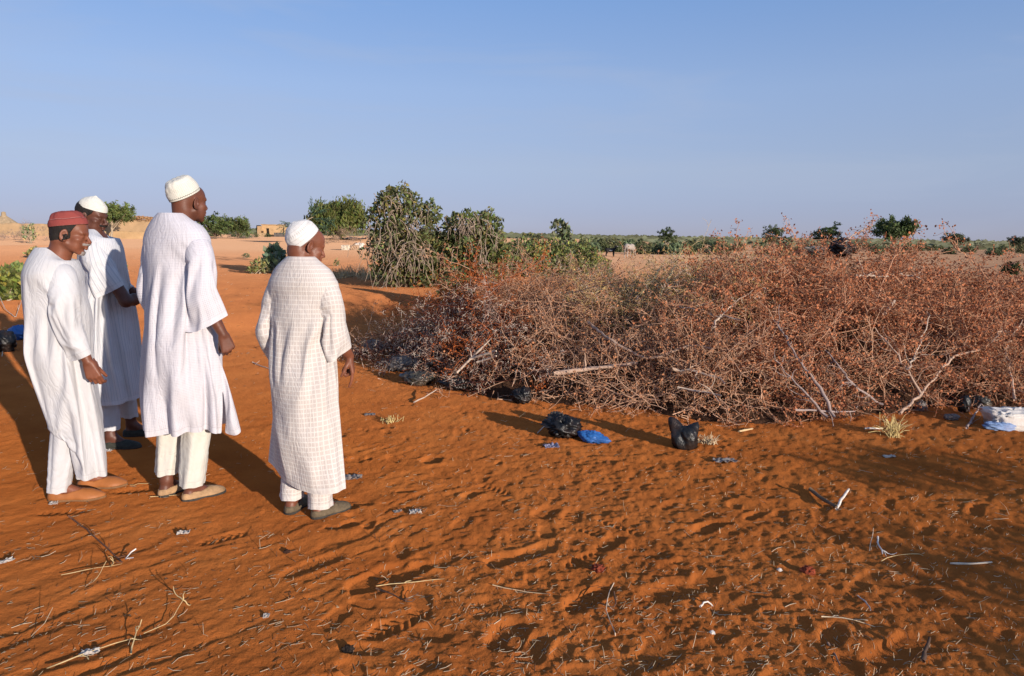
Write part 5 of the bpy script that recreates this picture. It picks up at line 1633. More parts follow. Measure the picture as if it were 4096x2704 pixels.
def tree(name, label, loc, trunk_h, trunk_r, lobes, n, leaf, col, seed=1, droop=0.0, lean=(0, 0), bark=None, limbs=9, group=None, aspect=0.35, var=0.3, cat='tree'):
    r = np.random.default_rng(seed)
    root = empty(name, loc)
    tag(root, label, cat, group)
    top = np.array([lean[0], lean[1], trunk_h])
    VV, FF, base = [], [], 0
    t = np.linspace(0, 1, 8)[:, None]
    pts = t * top + np.array([0, 0, -0.1]) * (1 - t); pts[1:-1] += r.normal(size=(6, 3)) * trunk_h * 0.03
    v, f = tube_np(pts, np.linspace(trunk_r, trunk_r * .6, 8) * (1 + .1 * r.normal(size=8)), 8)
    mesh_obj('trunk', np_mesh('trunk', v, f), bark or BARK_M, root)
    for i in range(limbs):
        l = lobes[i % len(lobes)]
        e = np.array(l[:3]) + r.normal(size=3) * np.array(l[3:6]) * .45
        st = pts[r.integers(4, 8)]
        mid = (st + e) / 2 + np.array([0, 0, .12]) * np.linalg.norm(e - st) + r.normal(size=3) * .08 * np.linalg.norm(e - st)
        tt = np.linspace(0, 1, 7)[:, None]
        p = (1 - tt) ** 2 * st + 2 * tt * (1 - tt) * mid + tt ** 2 * e
        v, f = tube_np(p, np.linspace(trunk_r * .5, trunk_r * .1, 7), 5)
        VV.append(v); FF.append(f + base); base += len(v)
    mesh_obj('limbs', np_mesh('limbs', np.concatenate(VV), np.concatenate(FF)), bark or BARK_M, root)
    p, d = lobe_points(r, lobes, n, 0.45)
    # leaves sit in sprays round many little twig ends
    k = max(8, n // 28)
    cen = p[:k]; idx = r.integers(0, k, n)
    sz = np.mean([l[3] for l in lobes])
    p = cen[idx] + r.normal(size=(n, 3)) * sz * 0.13 * np.array([1, 1, .7 + droop])
    if droop: p[:, 2] -= droop * sz * 0.35 * r.random(n) ** 2
    a = d[idx] * .5 + r.normal(size=(n, 3)) * .6; a[:, 2] -= droop * 1.5; a = unit(a)
    b = unit(np.cross(a, unit(r.normal(size=(n, 3)))))
    s = leaf * r.uniform(.6, 1.4, n)[:, None]
    shade = (1 + var * r.normal(size=(k, 1)))[idx]
    cl = np.clip(np.array(col)[None] * shade * (1 + .1 * r.normal(size=(n, 3))), .008, .8)
    V, T, C = leaf_quads(p, a * s, b * s * aspect, cl)
    me = np_mesh('crown', V, T, smooth=False); set_color_attr(me, 'tint', C)
    o = mesh_obj('crown', me, GREEN_M, root); o['kind'] = 'stuff'
    return root

def rel(u, v, base):
    """offset from base of the picture point (u, v) taken at the base's distance"""
    return at(u, v, base.y) - base
OLIVE = (0.15, 0.16, 0.058)
# the tall bush hung with dry pods
b1 = g3(1590, 1150); b1 = Vector((b1.x, b1.y, tz(b1.x, b1.y)))
k = b1.y / FPX                                        # metres per picture pixel at that distance
def L(u, v, ru, rv, dy=0.0, base=None, dep=None):
    bb = base or b1
    q = rel(u, v, bb); kk = bb.y / FPX
    return (q.x, q.y + dy, q.z, ru * kk, (dep or ru) * kk, rv * kk)
bush('pod_bush', 'tall green bush hung with long dry brown pods behind the brush heap', b1,
     [L(1590, 800, 85, 60), L(1540, 880, 80, 90), L(1640, 900, 110, 90), L(1720, 850, 45, 50), L(1570, 990, 110, 110), L(1690, 1000, 90, 90), L(1560, 1090, 80, 50), L(1700, 1090, 80, 60), L(1780, 1000, 60, 80), L(1770, 1080, 60, 60)], 8600, .050, OLIVE, .35,
     pods=[(rel(1590, 820, b1).x, -.42, rel(1590, 820, b1).z, .35, 30, (.20, .15, .16)), (rel(1540, 960, b1).x, -.42, rel(1540, 960, b1).z, .75, 38, (.18, .12, .26)), (rel(1620, 970, b1).x, -.42, rel(1620, 970, b1).z, .75, 46, (.22, .12, .28)),
           (rel(1660, 880, b1).x, -.5, rel(1660, 880, b1).z, .4, 30, (.28, .15, .18)), (rel(1690, 1010, b1).x, -.5, rel(1690, 1010, b1).z, .6, 26, (.2, .12, .2))], stems=22, seed=3, trunk=.022)
b2 = g3(1900, 1150); b2 = Vector((b2.x, b2.y - .3, tz(b2.x, b2.y)))
bush('pod_bush', 'lower rounded green bush with brown pods right of the tall pod bush', b2,
     [L(1850, 900, 80, 55, 0, b2), L(1940, 900, 75, 60, 0, b2), L(1900, 980, 120, 80, 0, b2), L(1980, 1010, 75, 70, 0, b2), L(1830, 1050, 80, 70, 0, b2), L(1950, 1080, 90, 50, 0, b2)], 7000, .048, (0.145, 0.16, 0.055), .35,
     pods=[(rel(1880, 900, b2).x, -.5, rel(1880, 900, b2).z, .35, 60, (.28, .15, .10)), (rel(1930, 990, b2).x, -.6, rel(1930, 990, b2).z, .4, 35, (.25, .15, .15))], stems=16, seed=5, trunk=.02)
b3 = g3(1830, 1180); b3 = Vector((b3.x, b3.y - 1.6, tz(b3.x, b3.y - 1.6)))
bush('leafy_bush', 'small dark green leafy bush at the left foot of the brush heap', b3, [L(1815, 1120, 45, 70, 0, b3), L(1850, 1150, 40, 60, 0, b3), L(1790, 1160, 35, 45, 0, b3)], 900, .055, (0.085, 0.12, 0.04), .3, stems=6, seed=6)
for i, (u, v, w, h, lab) in enumerate([(2090, 1050, 95, 85, 'first green hedge bush right of the pod bushes'), (2190, 1050, 95, 78, 'second green hedge bush right of the pod bushes'),
                                       (2300, 1050, 95, 70, 'third green hedge bush right of the pod bushes, below the upright sprig'), (2385, 1085, 55, 34, 'last low hedge bush before the open field')]):
    bb = g3(u, 1105); bb = Vector((bb.x, bb.y, tz(bb.x, bb.y)))
    bush('hedge_bush', lab, bb, [L(u, v - 35, w, h * .8, 0, bb), L(u - w * .5, v, w * .7, h * .8, 0, bb), L(u + w * .5, v, w * .7, h * .8, 0, bb)], 2600, .062, (0.18, 0.20, 0.065), .35,
         pods=[(0, -.4, rel(u, v - 20, bb).z, .45, 40, (.4, .15, .12))], stems=9, seed=10 + i, group='hedge bushes behind the brush heap', dead=.06)
sb = g3(2250, 1090); sb = Vector((sb.x, sb.y + 1.0, tz(sb.x, sb.y + 1)))
bush('milkweed_shrub', 'tall leaning grey green milkweed sprig above the hedge', sb, [L(2235, 905, 32, 28, 0, sb), L(2262, 930, 26, 32, 0, sb), L(2265, 985, 30, 40, 0, sb), L(2280, 1030, 40, 40, 0, sb)], 620, .09, (0.16, 0.185, 0.10), .25, stems=6, seed=21, upward=.7, stem_mat=PALE_BARK, aspect=.6)

# milkweed plants and low plants on the left
mb = g3(1100, 1092); mb = Vector((mb.x, mb.y, tz(mb.x, mb.y)))
bush('milkweed_shrub', 'broad leaved blue green milkweed beside the checked gown', mb, [L(1100, 1025, 42, 40, 0, mb), L(1075, 1050, 28, 30, 0, mb), L(1125, 1050, 30, 36, 0, mb), L(1095, 995, 26, 18, 0, mb)], 230, .115, (0.16, 0.22, 0.13), .2, stems=7, seed=22, upward=.8, stem_mat=PALE_BARK, aspect=.68)
mb2 = g3(1030, 1096); mb2 = Vector((mb2.x, mb2.y, tz(mb2.x, mb2.y)))
bush('weed_clump', 'yellowish leafy weed clump left of the milkweed', mb2, [L(1030, 1060, 32, 26, 0, mb2), L(1015, 1078, 26, 14, 0, mb2), L(1055, 1075, 20, 16, 0, mb2)], 420, .045, (0.26, 0.24, 0.09), .3, stems=8, seed=23, stem_mat=PALE_BARK)
lp = g3(60, 1200); lp = Vector((lp.x, lp.y, tz(lp.x, lp.y)))
bush('leafy_ground_plant', 'dense green leafy plants at the left edge behind the red capped man', lp, [L(-30, 1150, 60, 45, 0, lp), L(30, 1130, 60, 42, 0, lp), L(85, 1125, 45, 50, 0, lp), L(60, 1175, 60, 28, 0, lp), L(-60, 1110, 60, 40, .6, lp), L(110, 1165, 35, 30, 0, lp)], 1700, .075, (0.19, 0.22, 0.055), .35, stems=14, seed=24, upward=.6, stem_mat=PALE_BARK)
lp2 = g3(55, 1080); lp2 = Vector((lp2.x, lp2.y, tz(lp2.x, lp2.y)))
bush('leafy_ground_plant', 'smaller round green plant behind the dense plants at the left edge', lp2, [L(66, 1065, 22, 18, 0, lp2), L(50, 1075, 15, 12, 0, lp2)], 200, .06, (0.16, 0.21, 0.06), .3, stems=5, seed=25, upward=.6)
for i, (u, v, w, h, n_, c_, lab) in enumerate([(140, 1010, 30, 22, 260, (0.30, 0.29, 0.10), 'yellow green weed clump by the red capped shoulder'), (490, 1062, 18, 22, 150, (0.22, 0.23, 0.08), 'small yellow green weed between the lace capped and tall men'),
                                            (485, 1108, 12, 14, 110, (0.24, 0.24, 0.09), 'tiny green weed just right of the striped sleeve'), (985, 1022, 16, 10, 120, (0.14, 0.15, 0.07), 'single low dark weed on the bare sand right of the tall man'),
                                            (1345, 1050, 14, 14, 70, (0.28, 0.25, 0.10), 'thin yellow weed right of the checked gown'), (4040, 1075, 34, 26, 420, (0.07, 0.085, 0.035), 'dark round shrub alone on the sand at the right edge'),
                                            (3990, 1000, 16, 14, 160, (0.09, 0.12, 0.05), 'small green shrub on the far sand at right'), (1770, 1005, 20, 40, 60, OLIVE, 'thin sprig between the pod bushes')]):
    bb = g3(u, v + h); bb = Vector((bb.x, bb.y, tz(bb.x, bb.y))); kk = bb.y / FPX
    bush('weed_clump', lab, bb, [(0, 0, h * kk, w * kk, w * kk, h * kk), (w * .5 * kk, 0, h * .6 * kk, w * .5 * kk, w * .5 * kk, h * .6 * kk)], n_, .32 * h * kk, c_, .3, stems=6, seed=40 + i, cat='plant', stem_mat=PALE_BARK)
# dry straw tussocks along the foot of the pod bush
for i, (u, v, w, h, lab) in enumerate([(1420, 1105, 60, 22, 'dry straw tussock left of the tall pod bush'), (1370, 1110, 40, 18, 'dry straw tussock beside the checked shoulder'), (1500, 1115, 50, 20, 'dry straw tussock under the left of the tall pod bush')]):
    bb = g3(u, v); bb = Vector((bb.x, bb.y, tz(bb.x, bb.y))); kk = bb.y / FPX
    r = np.random.default_rng(60 + i)
    n = 170
    st = np.stack([r.normal(size=n) * w * kk * .5, r.normal(size=n) * .3, np.zeros(n)], 1)
    tip = st + np.stack([r.normal(size=n) * .14, r.normal(size=n) * .14, r.uniform(.08, h * 2.2 * kk, n)], 1)
    V, Q = prism(st, tip, np.full(n, .006), np.full(n, .003))
    o = mesh_obj('straw_tussock', np_mesh('straw_tussock', V, Q, False), simple_mat('dry_straw', (0.50, 0.37, 0.20), .3, 20), None, bb)
    tag(o, lab, 'grass')

# ---- trees and the belt of shrubs on the plain
def dist_pt(u, v_base, Y):
    p = at(u, v_base, Y); return Vector((p.x, p.y, tz(p.x, p.y) - 0.05))
def px_tree(label, u, vtop, vbase, Y, half_w, col, n=2600, leaf=None, seed=1, droop=0.0, flat=0.6, trunk_frac=.35, lean=0.0, bark=None, group=None, name='acacia_tree', limbs=9, n_lobes=6, tr=None):
    base = dist_pt(u, vbase, Y); kk = Y / FPX
    H = (at(u, vtop, Y).z - base.z) * 1.04; W = half_w * kk * 1.16
    r = np.random.default_rng(seed + 500)
    c0 = trunk_frac * H; ch = H - c0
    lobes = [(lean * W, 0, c0 + ch * .55, W * .7, W * .7, ch * .42)]
    for i in range(n_lobes):
        a = i * 2 * PI / n_lobes + r.uniform(-.3, .3)
        lobes.append((lean * W + math.cos(a) * W * .55, math.sin(a) * W * .55, c0 + ch * r.uniform(.35, .72), W * r.uniform(.35, .5), W * r.uniform(.35, .5), ch * r.uniform(.22, .36)))
    return tree(name, label, base, c0 * 1.1, tr or max(.06, W * .06), lobes, int(n * 1.7), leaf or W * .062, col, seed, droop, (lean * W * .6, 0), bark, limbs, group)
px_tree('feathery green acacia with a pale bare stem by the mud wall', 448, 815, 965, 74, 72, (0.135, 0.165, 0.045), 3600, seed=2, droop=.35, trunk_frac=.40, lean=.1, bark=PALE_BARK)
px_tree('dark green bushy tree just right of the tall man', 862, 855, 935, 88, 62, (0.105, 0.135, 0.04), 2600, seed=3, trunk_frac=.12, lean=0)
px_tree('round green tree standing left of the mud building', 953, 866, 938, 92, 52, (0.125, 0.15, 0.045), 2600, seed=4, trunk_frac=.14, droop=.3)
px_tree('small dark bush behind the mud building', 1160, 893, 920, 135, 30, (0.10, 0.12, 0.045), 700, seed=5, trunk_frac=.1)
px_tree('large drooping olive green tree on the sandy mound', 1360, 808, 948, 60, 104, (0.125, 0.135, 0.032), 6500, seed=6, droop=1.1, trunk_frac=.16, tr=.16, limbs=14)
px_tree('tall narrow acacia left of the dark pair on the plain', 3086, 898, 985, 96, 40, (0.085, 0.105, 0.035), 2200, seed=7, trunk_frac=.2, droop=.3, n_lobes=5)
px_tree('short green tree tucked beside the narrow acacia', 3140, 940, 978, 98, 30, (0.085, 0.13, 0.045), 900, seed=8, trunk_frac=.15)
px_tree('leaning dark tree rising behind the right heap', 3290, 900, 985, 92, 50, (0.07, 0.10, 0.032), 2400, seed=9, trunk_frac=.3, lean=.15)
px_tree('umbrella shaped acacia standing highest on the right plain', 3572, 872, 1010, 86, 76, (0.085, 0.115, 0.035), 4200, seed=10, trunk_frac=.35, droop=.3, limbs=12)
px_tree('grey green flat topped acacia right of the umbrella tree', 3818, 932, 1005, 112, 48, (0.11, 0.12, 0.065), 1700, seed=11, trunk_frac=.35)
px_tree('dark hazy tree at the right edge of the plain', 4075, 945, 995, 130, 45, (0.085, 0.10, 0.055), 1500, seed=12, trunk_frac=.2)
px_tree('small round tree far off between the right trees', 3910, 958, 990, 160, 22, (0.10, 0.115, 0.065), 500, seed=13, trunk_frac=.2)
px_tree('dark slim tree rising over the yellow brush', 2668, 908, 1000, 80, 36, (0.07, 0.095, 0.032), 2000, seed=14, trunk_frac=.12, n_lobes=5)
px_tree('rounded olive shrub tree behind the hedge', 2145, 930, 975, 75, 30, (0.11, 0.12, 0.05), 900, seed=15, trunk_frac=.08)
px_tree('thin grey green tree at the far left', 210, 893, 925, 95, 22, (0.17, 0.19, 0.10), 380, seed=16, trunk_frac=.3)
# the small feathery tree right behind the checked man's cap
fb = g3(1215, 975); fb = Vector((fb.x, 24.0, tz(fb.x, 24.0))); fb.x = at(1190, 975, 24).x
def feathery():
    r = np.random.default_rng(77)
    root = empty('feathery_sapling', fb)
    tag(root, 'thin leaning sapling with feathery blue green fronds above the quilted cap', 'tree')
    top = rel(1245, 868, fb); pts = [np.array([0, 0, -.05]), np.array(rel(1195, 930, fb)) * .95, np.array(rel(1225, 882, fb)), np.array(rel(1252, 868, fb))]
    t = np.linspace(0, 3, 14); P = np.stack([np.interp(t, range(4), [p[i] for p in pts]) for i in range(3)], 1)
    v, f = tube_np(P, np.linspace(.03, .012, 14), 6)
    mesh_obj('trunk', np_mesh('trunk', v, f), PALE_BARK, root)
    A, B, c, a, b = [], [], [], [], []
    for (u0, v0, u1, v1, n) in [(1235, 872, 1320, 880, 16), (1235, 872, 1260, 812, 9), (1240, 870, 1300, 835, 9), (1205, 912, 1140, 898, 11), (1225, 882, 1300, 915, 10), (1195, 905, 1160, 925, 7)]:
        s = np.array(rel(u0, v0, fb)); e = np.array(rel(u1, v1, fb))
        for _ in range(n):
            q = s + (e - s) * r.uniform(.1, .75); d = unit((e - s) + r.normal(size=3) * .18 + np.array([0, 0, .1])); Ln = r.uniform(.3, .55)
            for k in range(6):
                d = unit(d + np.array([0, 0, -.12]) + r.normal(size=3) * .05)
                A.append(q); q = q + d * Ln / 6; B.append(q)
                for _ in range(3):
                    c.append(q + r.normal(size=3) * .012); a.append(unit(d + r.normal(size=3) * .4) * .038); b.append(unit(np.cross(d, r.normal(size=3))) * .008)
    V, T, C = leaf_quads(np.array(c), np.array(a), np.array(b), np.clip(np.array([.07, .13, .075]) * (1 + .3 * r.normal(size=(len(c), 1))), .01, .5))
    V2, Q2 = prism(np.array(A), np.array(B), np.full(len(A), .005), np.full(len(A), .004))
    me = np_mesh('crown', np.concatenate([V, V2]), [T, Q2 + len(V)], False)
    set_color_attr(me, 'tint', np.concatenate([C, np.tile([.09, .13, .07], (len(V2), 1))]))
    o = mesh_obj('crown', me, GREEN_M, root); o['kind'] = 'stuff'
feathery()

# shrubs of the plain: three kinds, copied one by one
def shrub_kind(seed, col, upward, aspect):
    r = np.random.default_rng(seed)
    n = 260
    p, d = lobe_points(r, [(0, 0, .5, .55, .55, .45), (.35, .1, .35, .4, .4, .35), (-.35, -.1, .35, .4, .4, .35), (0, 0, .8, .3, .3, .3)], n, .5)
    a = unit(d * .4 + r.normal(size=(n, 3)) * .5 + np.array([0, 0, upward])); b = unit(np.cross(a, r.normal(size=(n, 3))))
    s = .13 * r.uniform(.6, 1.3, n)[:, None]
    V, T, C = leaf_quads(p, a * s, b * s * aspect, np.clip(np.array(col) * (1 + .3 * r.normal(size=(n, 1))), .01, .6))
    V[:, 2] = np.maximum(V[:, 2], 0)
    me = np_mesh('plain_shrub', V, T, False); set_color_attr(me, 'tint', C)
    me.materials.append(GREEN_M)
    return me
KIND = [shrub_kind(201, (0.14, 0.18, 0.09), .8, .6), shrub_kind(202, (0.105, 0.12, 0.05), .3, .5), shrub_kind(203, (0.15, 0.145, 0.06), .3, .5)]
KLAB = ['grey green milkweed shrub in the belt across the plain', 'dark green shrub in the belt across the plain', 'yellowish green shrub in the belt across the plain']
def plain_shrubs():
    r = np.random.default_rng(91)
    spots = []
    for _ in range(150):
        u = r.uniform(2330, 4090); Y = 66 + 130 * r.random() ** 1.3
        if u > 3400 and Y < 85: continue
        spots.append((u, Y, r.uniform(.55, 1.35)))
    for _ in range(40):
        spots.append((r.uniform(2330, 2800), r.uniform(66, 95), r.uniform(.7, 1.4)))
    for _ in range(22):
        spots.append((r.uniform(640, 1100), r.uniform(90, 130), r.uniform(.4, 1.0)))
    for (u, Y, s) in spots:
        q = at(u, 960, Y); k = r.integers(3) if u < 3300 or r.random() < .6 else 1
        o = mesh_obj('plain_shrub', KIND[k], None, None, (q.x, q.y, tz(q.x, q.y) - .05))
        o.scale = (s * r.uniform(.9, 1.6), s * 1.2, s); o.rotation_euler = (0, 0, r.uniform(0, 6.28))
        tag(o, KLAB[k], 'shrub', 'shrubs in the belt across the plain')
    # the farthest scrub, one mass along the horizon
    n = 5200
    th = r.uniform(R_(-40), R_(40), n); D = 190 * (12 ** r.random(n))
    c = np.stack([np.sin(th) * D, np.cos(th) * D, np.zeros(n)], 1); c[:, 2] = terrain(c[:, 0], c[:, 1]) + r.uniform(.1, 1.0, n) * (1 + D / 700)
    sc = (.5 + D / 260)[:, None] * r.uniform(.6, 1.5, (n, 1))
    a = np.stack([r.uniform(.6, 1.4, n), np.zeros(n), r.normal(size=n) * .15], 1) * sc * .9; b = np.stack([np.zeros(n), r.normal(size=n) * .3, r.uniform(.5, 1.0, n)], 1) * sc * .6
    V, T, C = leaf_quads(c, a, b, np.clip(np.array([.14, .15, .085]) * (1 + .25 * r.normal(size=(n, 1))), .02, .5), .5)
    me = np_mesh('far_scrub', V, T, False); set_color_attr(me, 'tint', C)
    o = mesh_obj('far_scrub', me, GREEN_M)
    tag(o, 'dull green scrub massed along the far horizon', 'scrub', kind='stuff')
plain_shrubs()
# ------------------------------------------------------------------ village walls, hut, animals
MUD = simple_mat('mud_plaster', (0.46, 0.30, 0.165), 0.2, 0.8, 0.95, 0.05, 0.6, 0.03, 6)
MUD_PALE = simple_mat('pale_mud_plaster', (0.52, 0.33, 0.17), 0.2, 1.2, 0.95, 0.05, 0.6, 0.03, 6)
STRAW_M = simple_mat('weathered_thatch', (0.42, 0.30, 0.18), 0.35, 3, 0.95, 0.05, 1.0, 0.05, 14)
DARKM = simple_mat('near_black', (0.03, 0.022, 0.018), 0.3, 3, 0.95, 0.02)
def mud_wall_mesh(x0, x1, h, th, seed, step=0.35, rough=0.06):
    """thick wall along x with an uneven, worn top"""
    n = max(4, int((x1 - x0) / step)); xs = np.linspace(x0, x1, n); zs = np.linspace(-.3, h, 6)
    top = h + rough * 2 * pnoise(xs * .7 + seed, xs * 0, seed) + rough * pnoise(xs * 2.3, xs * 0 + seed, seed + 1)
    V, Q = [], []
    m = len(zs)
    for side in (-1, 1):
        for z in zs:
            zz = -.3 + (z + .3) / (h + .3) * (top + .3)
            yy = side * (th / 2) * (1.15 - .3 * (z / h)) + .03 * pnoise(xs * 1.1, xs * 0 + z * 2 + side * 9, seed + 2)
            V.append(np.stack([xs, yy, zz], 1))
    V = np.concatenate(V)
    def id_(s, k, i): return (s * m + k) * n + i
    for k in range(m - 1):
        for i in range(n - 1):
            Q.append((id_(0, k, i), id_(0, k, i + 1), id_(0, k + 1, i + 1), id_(0, k + 1, i)))
            Q.append((id_(1, k, i + 1), id_(1, k, i), id_(1, k + 1, i), id_(1, k + 1, i + 1)))
    for i in range(n - 1):
        Q.append((id_(0, m - 1, i), id_(0, m - 1, i + 1), id_(1, m - 1, i + 1), id_(1, m - 1, i)))
    for k in range(m - 1):
        Q.append((id_(1, k, 0), id_(0, k, 0), id_(0, k + 1, 0), id_(1, k + 1, 0)))
        Q.append((id_(0, k, n - 1), id_(1, k, n - 1), id_(1, k + 1, n - 1), id_(0, k + 1, n - 1)))
    return np_mesh('wall', V, np.array(Q))
def wall_from_px(name, label, u0, u1, vtop, Y, h_extra=0.0, th=.4, mat=MUD, seed=1, cat='wall', rough=.06):
    a = at(u0, vtop, Y); b = at(u1, vtop, Y); mx = (a.x + b.x) / 2
    z0 = tz(mx, Y); h = (a.z + b.z) / 2 - z0
    o = mesh_obj(name, mud_wall_mesh(a.x - mx, b.x - mx, h, th, seed, rough=rough), mat, None, (mx, Y, z0))
    return tag(o, label, cat)
w1 = wall_from_px('mud_wall', 'high tan mud wall behind the lace capped and tall men', 420, 720, 880, 82, seed=3)
wall_from_px('mud_wall', 'low pale mud wall standing in front of the high wall', 400, 640, 926, 76, mat=MUD_PALE, seed=5)
wall_from_px('mud_wall', 'long low brown wall running to the left edge behind the red cap', -260, 330, 893, 92, mat=MUD, seed=7)
# straw heaped along the wall top
def straw_top():
    r = np.random.default_rng(8)
    n = 900
    x0, x1 = at(470, 880, 82).x, at(660, 880, 82).x
    x = r.uniform(x0, x1, n); e = 1 - ((x - (x0 + x1) / 2) / ((x1 - x0) / 2)) ** 2
    z = at(560, 882, 82).z + .45 * e * r.random(n) ** .7
    A = np.stack([x, 82 + r.normal(size=n) * .25, z], 1); B = A + r.normal(size=(n, 3)) * np.array([.3, .2, .07])
    c = A.mean(0)
    V, Q = prism(A - c, B - c, np.full(n, .03), np.full(n, .02))
    o = mesh_obj('straw_heap', np_mesh('straw_heap', V, Q, False), simple_mat('reddish_straw', (0.55, 0.31, 0.15), .35, 4), None, c)
    tag(o, 'reddish straw heaped along the top of the high mud wall', 'straw')
straw_top()
def hut():
    Y = 120.0
    b = at(20, 920, Y); z0 = tz(b.x, Y)
    root = empty('thatched_hut', (b.x, Y, z0)); tag(root, 'conical thatched hut at the far left edge', 'hut')
    top = at(18, 846, Y).z - z0; k = Y / FPX
    prof = [(top - 1.2, 55 * k), (top - .9, 40 * k), (top - .55, 26 * k), (top - .35, 15 * k), (top * 1.0 - .18, 8 * k), (top, 6 * k), (top, .01)]
    prof = [(z0_, r_) for z0_, r_ in [(1.2, 62 * k), (1.9, 40 * k), (2.5, 22 * k), (top - .7, 9 * k), (top - .1, 7 * k), (top, .02)]]
    n = 28; th = np.arange(n) * 2 * PI / n
    V = np.concatenate([np.stack([np.cos(th) * r_ * (1 + .05 * np.sin(th * 9)), np.sin(th) * r_, np.full(n, z_)], 1) for z_, r_ in prof])
    mesh_obj('roof', np_mesh('roof', V, grid_quads(len(prof), n)[:, ::-1]), STRAW_M, root)
    V = np.concatenate([np.stack([np.cos(th) * 50 * k, np.sin(th) * 50 * k, np.full(n, z_)], 1) for z_ in (-.3, 1.4)])
    mesh_obj('wall', np_mesh('wall', V, grid_quads(2, n)[:, ::-1]), MUD, root)
hut()
def box_mesh(name, lo, hi, rough=.03, seed=1):
    bm = bmesh.new(); bmesh.ops.create_cube(bm, size=1.0)
    for v in bm.verts:
        v.co = Vector([lo[i] + (v.co[i] + .5) * (hi[i] - lo[i]) for i in range(3)])
    bmesh.ops.subdivide_edges(bm, edges=bm.edges[:], cuts=5, use_grid_fill=True)
    r = random.Random(seed)
    for v in bm.verts:
        v.co += Vector((r.gauss(0, rough), r.gauss(0, rough), r.gauss(0, rough)))
    me = bpy.data.meshes.new(name); bm.to_mesh(me); bm.free()
    return me
def mud_house():
    Y = 132.0; k = Y / FPX
    b = at(1090, 945, Y); z0 = tz(b.x, Y)
    root = empty('mud_house', (b.x, Y, z0)); tag(root, 'flat roofed tan mud house with open yard at the middle left', 'house')
    H = at(1090, 901, Y).z - z0; X = lambda u: (u - 1090) * k
    mesh_obj('wall', box_mesh('wall', (X(1050), -.15, -.3), (X(1140), .15, H), .02, 1), MUD_PALE, root)
    mesh_obj('wall', box_mesh('wall', (X(1140), -.5, -.3), (X(1185), .0, H * .86), .02, 2), MUD_PALE, root)
    mesh_obj('dark_left_side', box_mesh('dark_left_side', (X(1035), -1.0, -.3), (X(1047), -.2, H * .97), .02, 3), DARKM, root)  # near-black box for the dark left side of the house
    mesh_obj('side_wall', box_mesh('side_wall', (X(1047.3), -2.2, -.3), (X(1050), -.2, H * .9), .02, 4), MUD, root)
    mesh_obj('gate_post', box_mesh('gate_post', (X(1086), -2.6, -.3), (X(1094), -2.2, H * .72), .02, 5), DARKM, root)
    mesh_obj('yard_wall', box_mesh('yard_wall', (X(1050), -2.7, -.3), (X(1086), -2.4, H * .3), .02, 6), MUD, root)
    mesh_obj('shed', box_mesh('shed', (X(1112), -2.2, -.3), (X(1150), -1.6, H * .34), .03, 7), simple_mat('grey_planks', (.12, .1, .085), .4, 3), root)
    mesh_obj('roof_edge', box_mesh('roof_edge', (X(1046), -.24, H), (X(1143), .22, H + .14), .02, 8), MUD, root)
mud_house()
# grey dead brush fence at the far left, and dry grass on the mound under the drooping tree
def dead_brush(label, u0, u1, v0, v1, Y, col, n, seed, name='dead_brush', cat='brush'):
    r = np.random.default_rng(seed)
    a = at(u0, v1, Y); b = at(u1, v1, Y); top = at(u0, v0, Y).z
    pos, dirs = [], []
    for _ in range(n):
        x = r.uniform(a.x, b.x); y = Y + r.normal() * 1.2; z0 = tz(x, y)
        env = .65 + .35 * math.sin((x - a.x) / (b.x - a.x) * PI * 2.3 + seed)
        pos.append(np.array([x, y, z0 + r.random() ** 1.2 * max(.3, top - z0) * env])); dirs.append(r.normal(size=3) * np.array([1, 1, .5]))
    tw, lf = scatter(PROTOS['fine'], pos, dirs, [Y / 45.0] * n, [np.array(col)] * n, [np.array(col) * 1.1] * n, r)
    c = tw[0].mean(0); c[2] = tz(c[0], c[1])
    root = empty(name, c); tag(root, label, cat)
    me = np_mesh('twigs', tw[0] - c, tw[1], False); set_color_attr(me, 'tint', tw[2])
    o = mesh_obj('twigs', me, TWIG_M, root); o['kind'] = 'stuff'
    me = np_mesh('dry_leaves', lf[0] - c, lf[1], False); set_color_attr(me, 'tint', lf[2])
    o = mesh_obj('dry_leaves', me, LEAF_M, root); o['kind'] = 'stuff'
dead_brush('grey brown dead brush fence at the far left below the hut', -60, 190, 900, 955, 58, (.34, .25, .20), 36, 3)
dead_brush('dry pinkish grass and brush on the mound under the drooping tree', 1285, 1420, 922, 960, 56, (.46, .30, .20), 30, 4)
dead_brush('low dry brush line between the round tree and the mud house', 830, 1050, 925, 945, 96, (.42, .30, .22), 22, 5)
bush('milkweed_shrub', 'thin tall milkweed in front of the far left dead brush', Vector((at(118, 945, 50).x, 50, tz(at(118, 945, 50).x, 50))), [(0, 0, .7, .5, .5, .5), (.2, 0, 1.15, .25, .25, .3), (-.3, 0, 1.1, .25, .25, .2)], 170, .10, (0.24, 0.27, 0.13), .3, stems=8, seed=71, upward=.6, stem_mat=PALE_BARK)

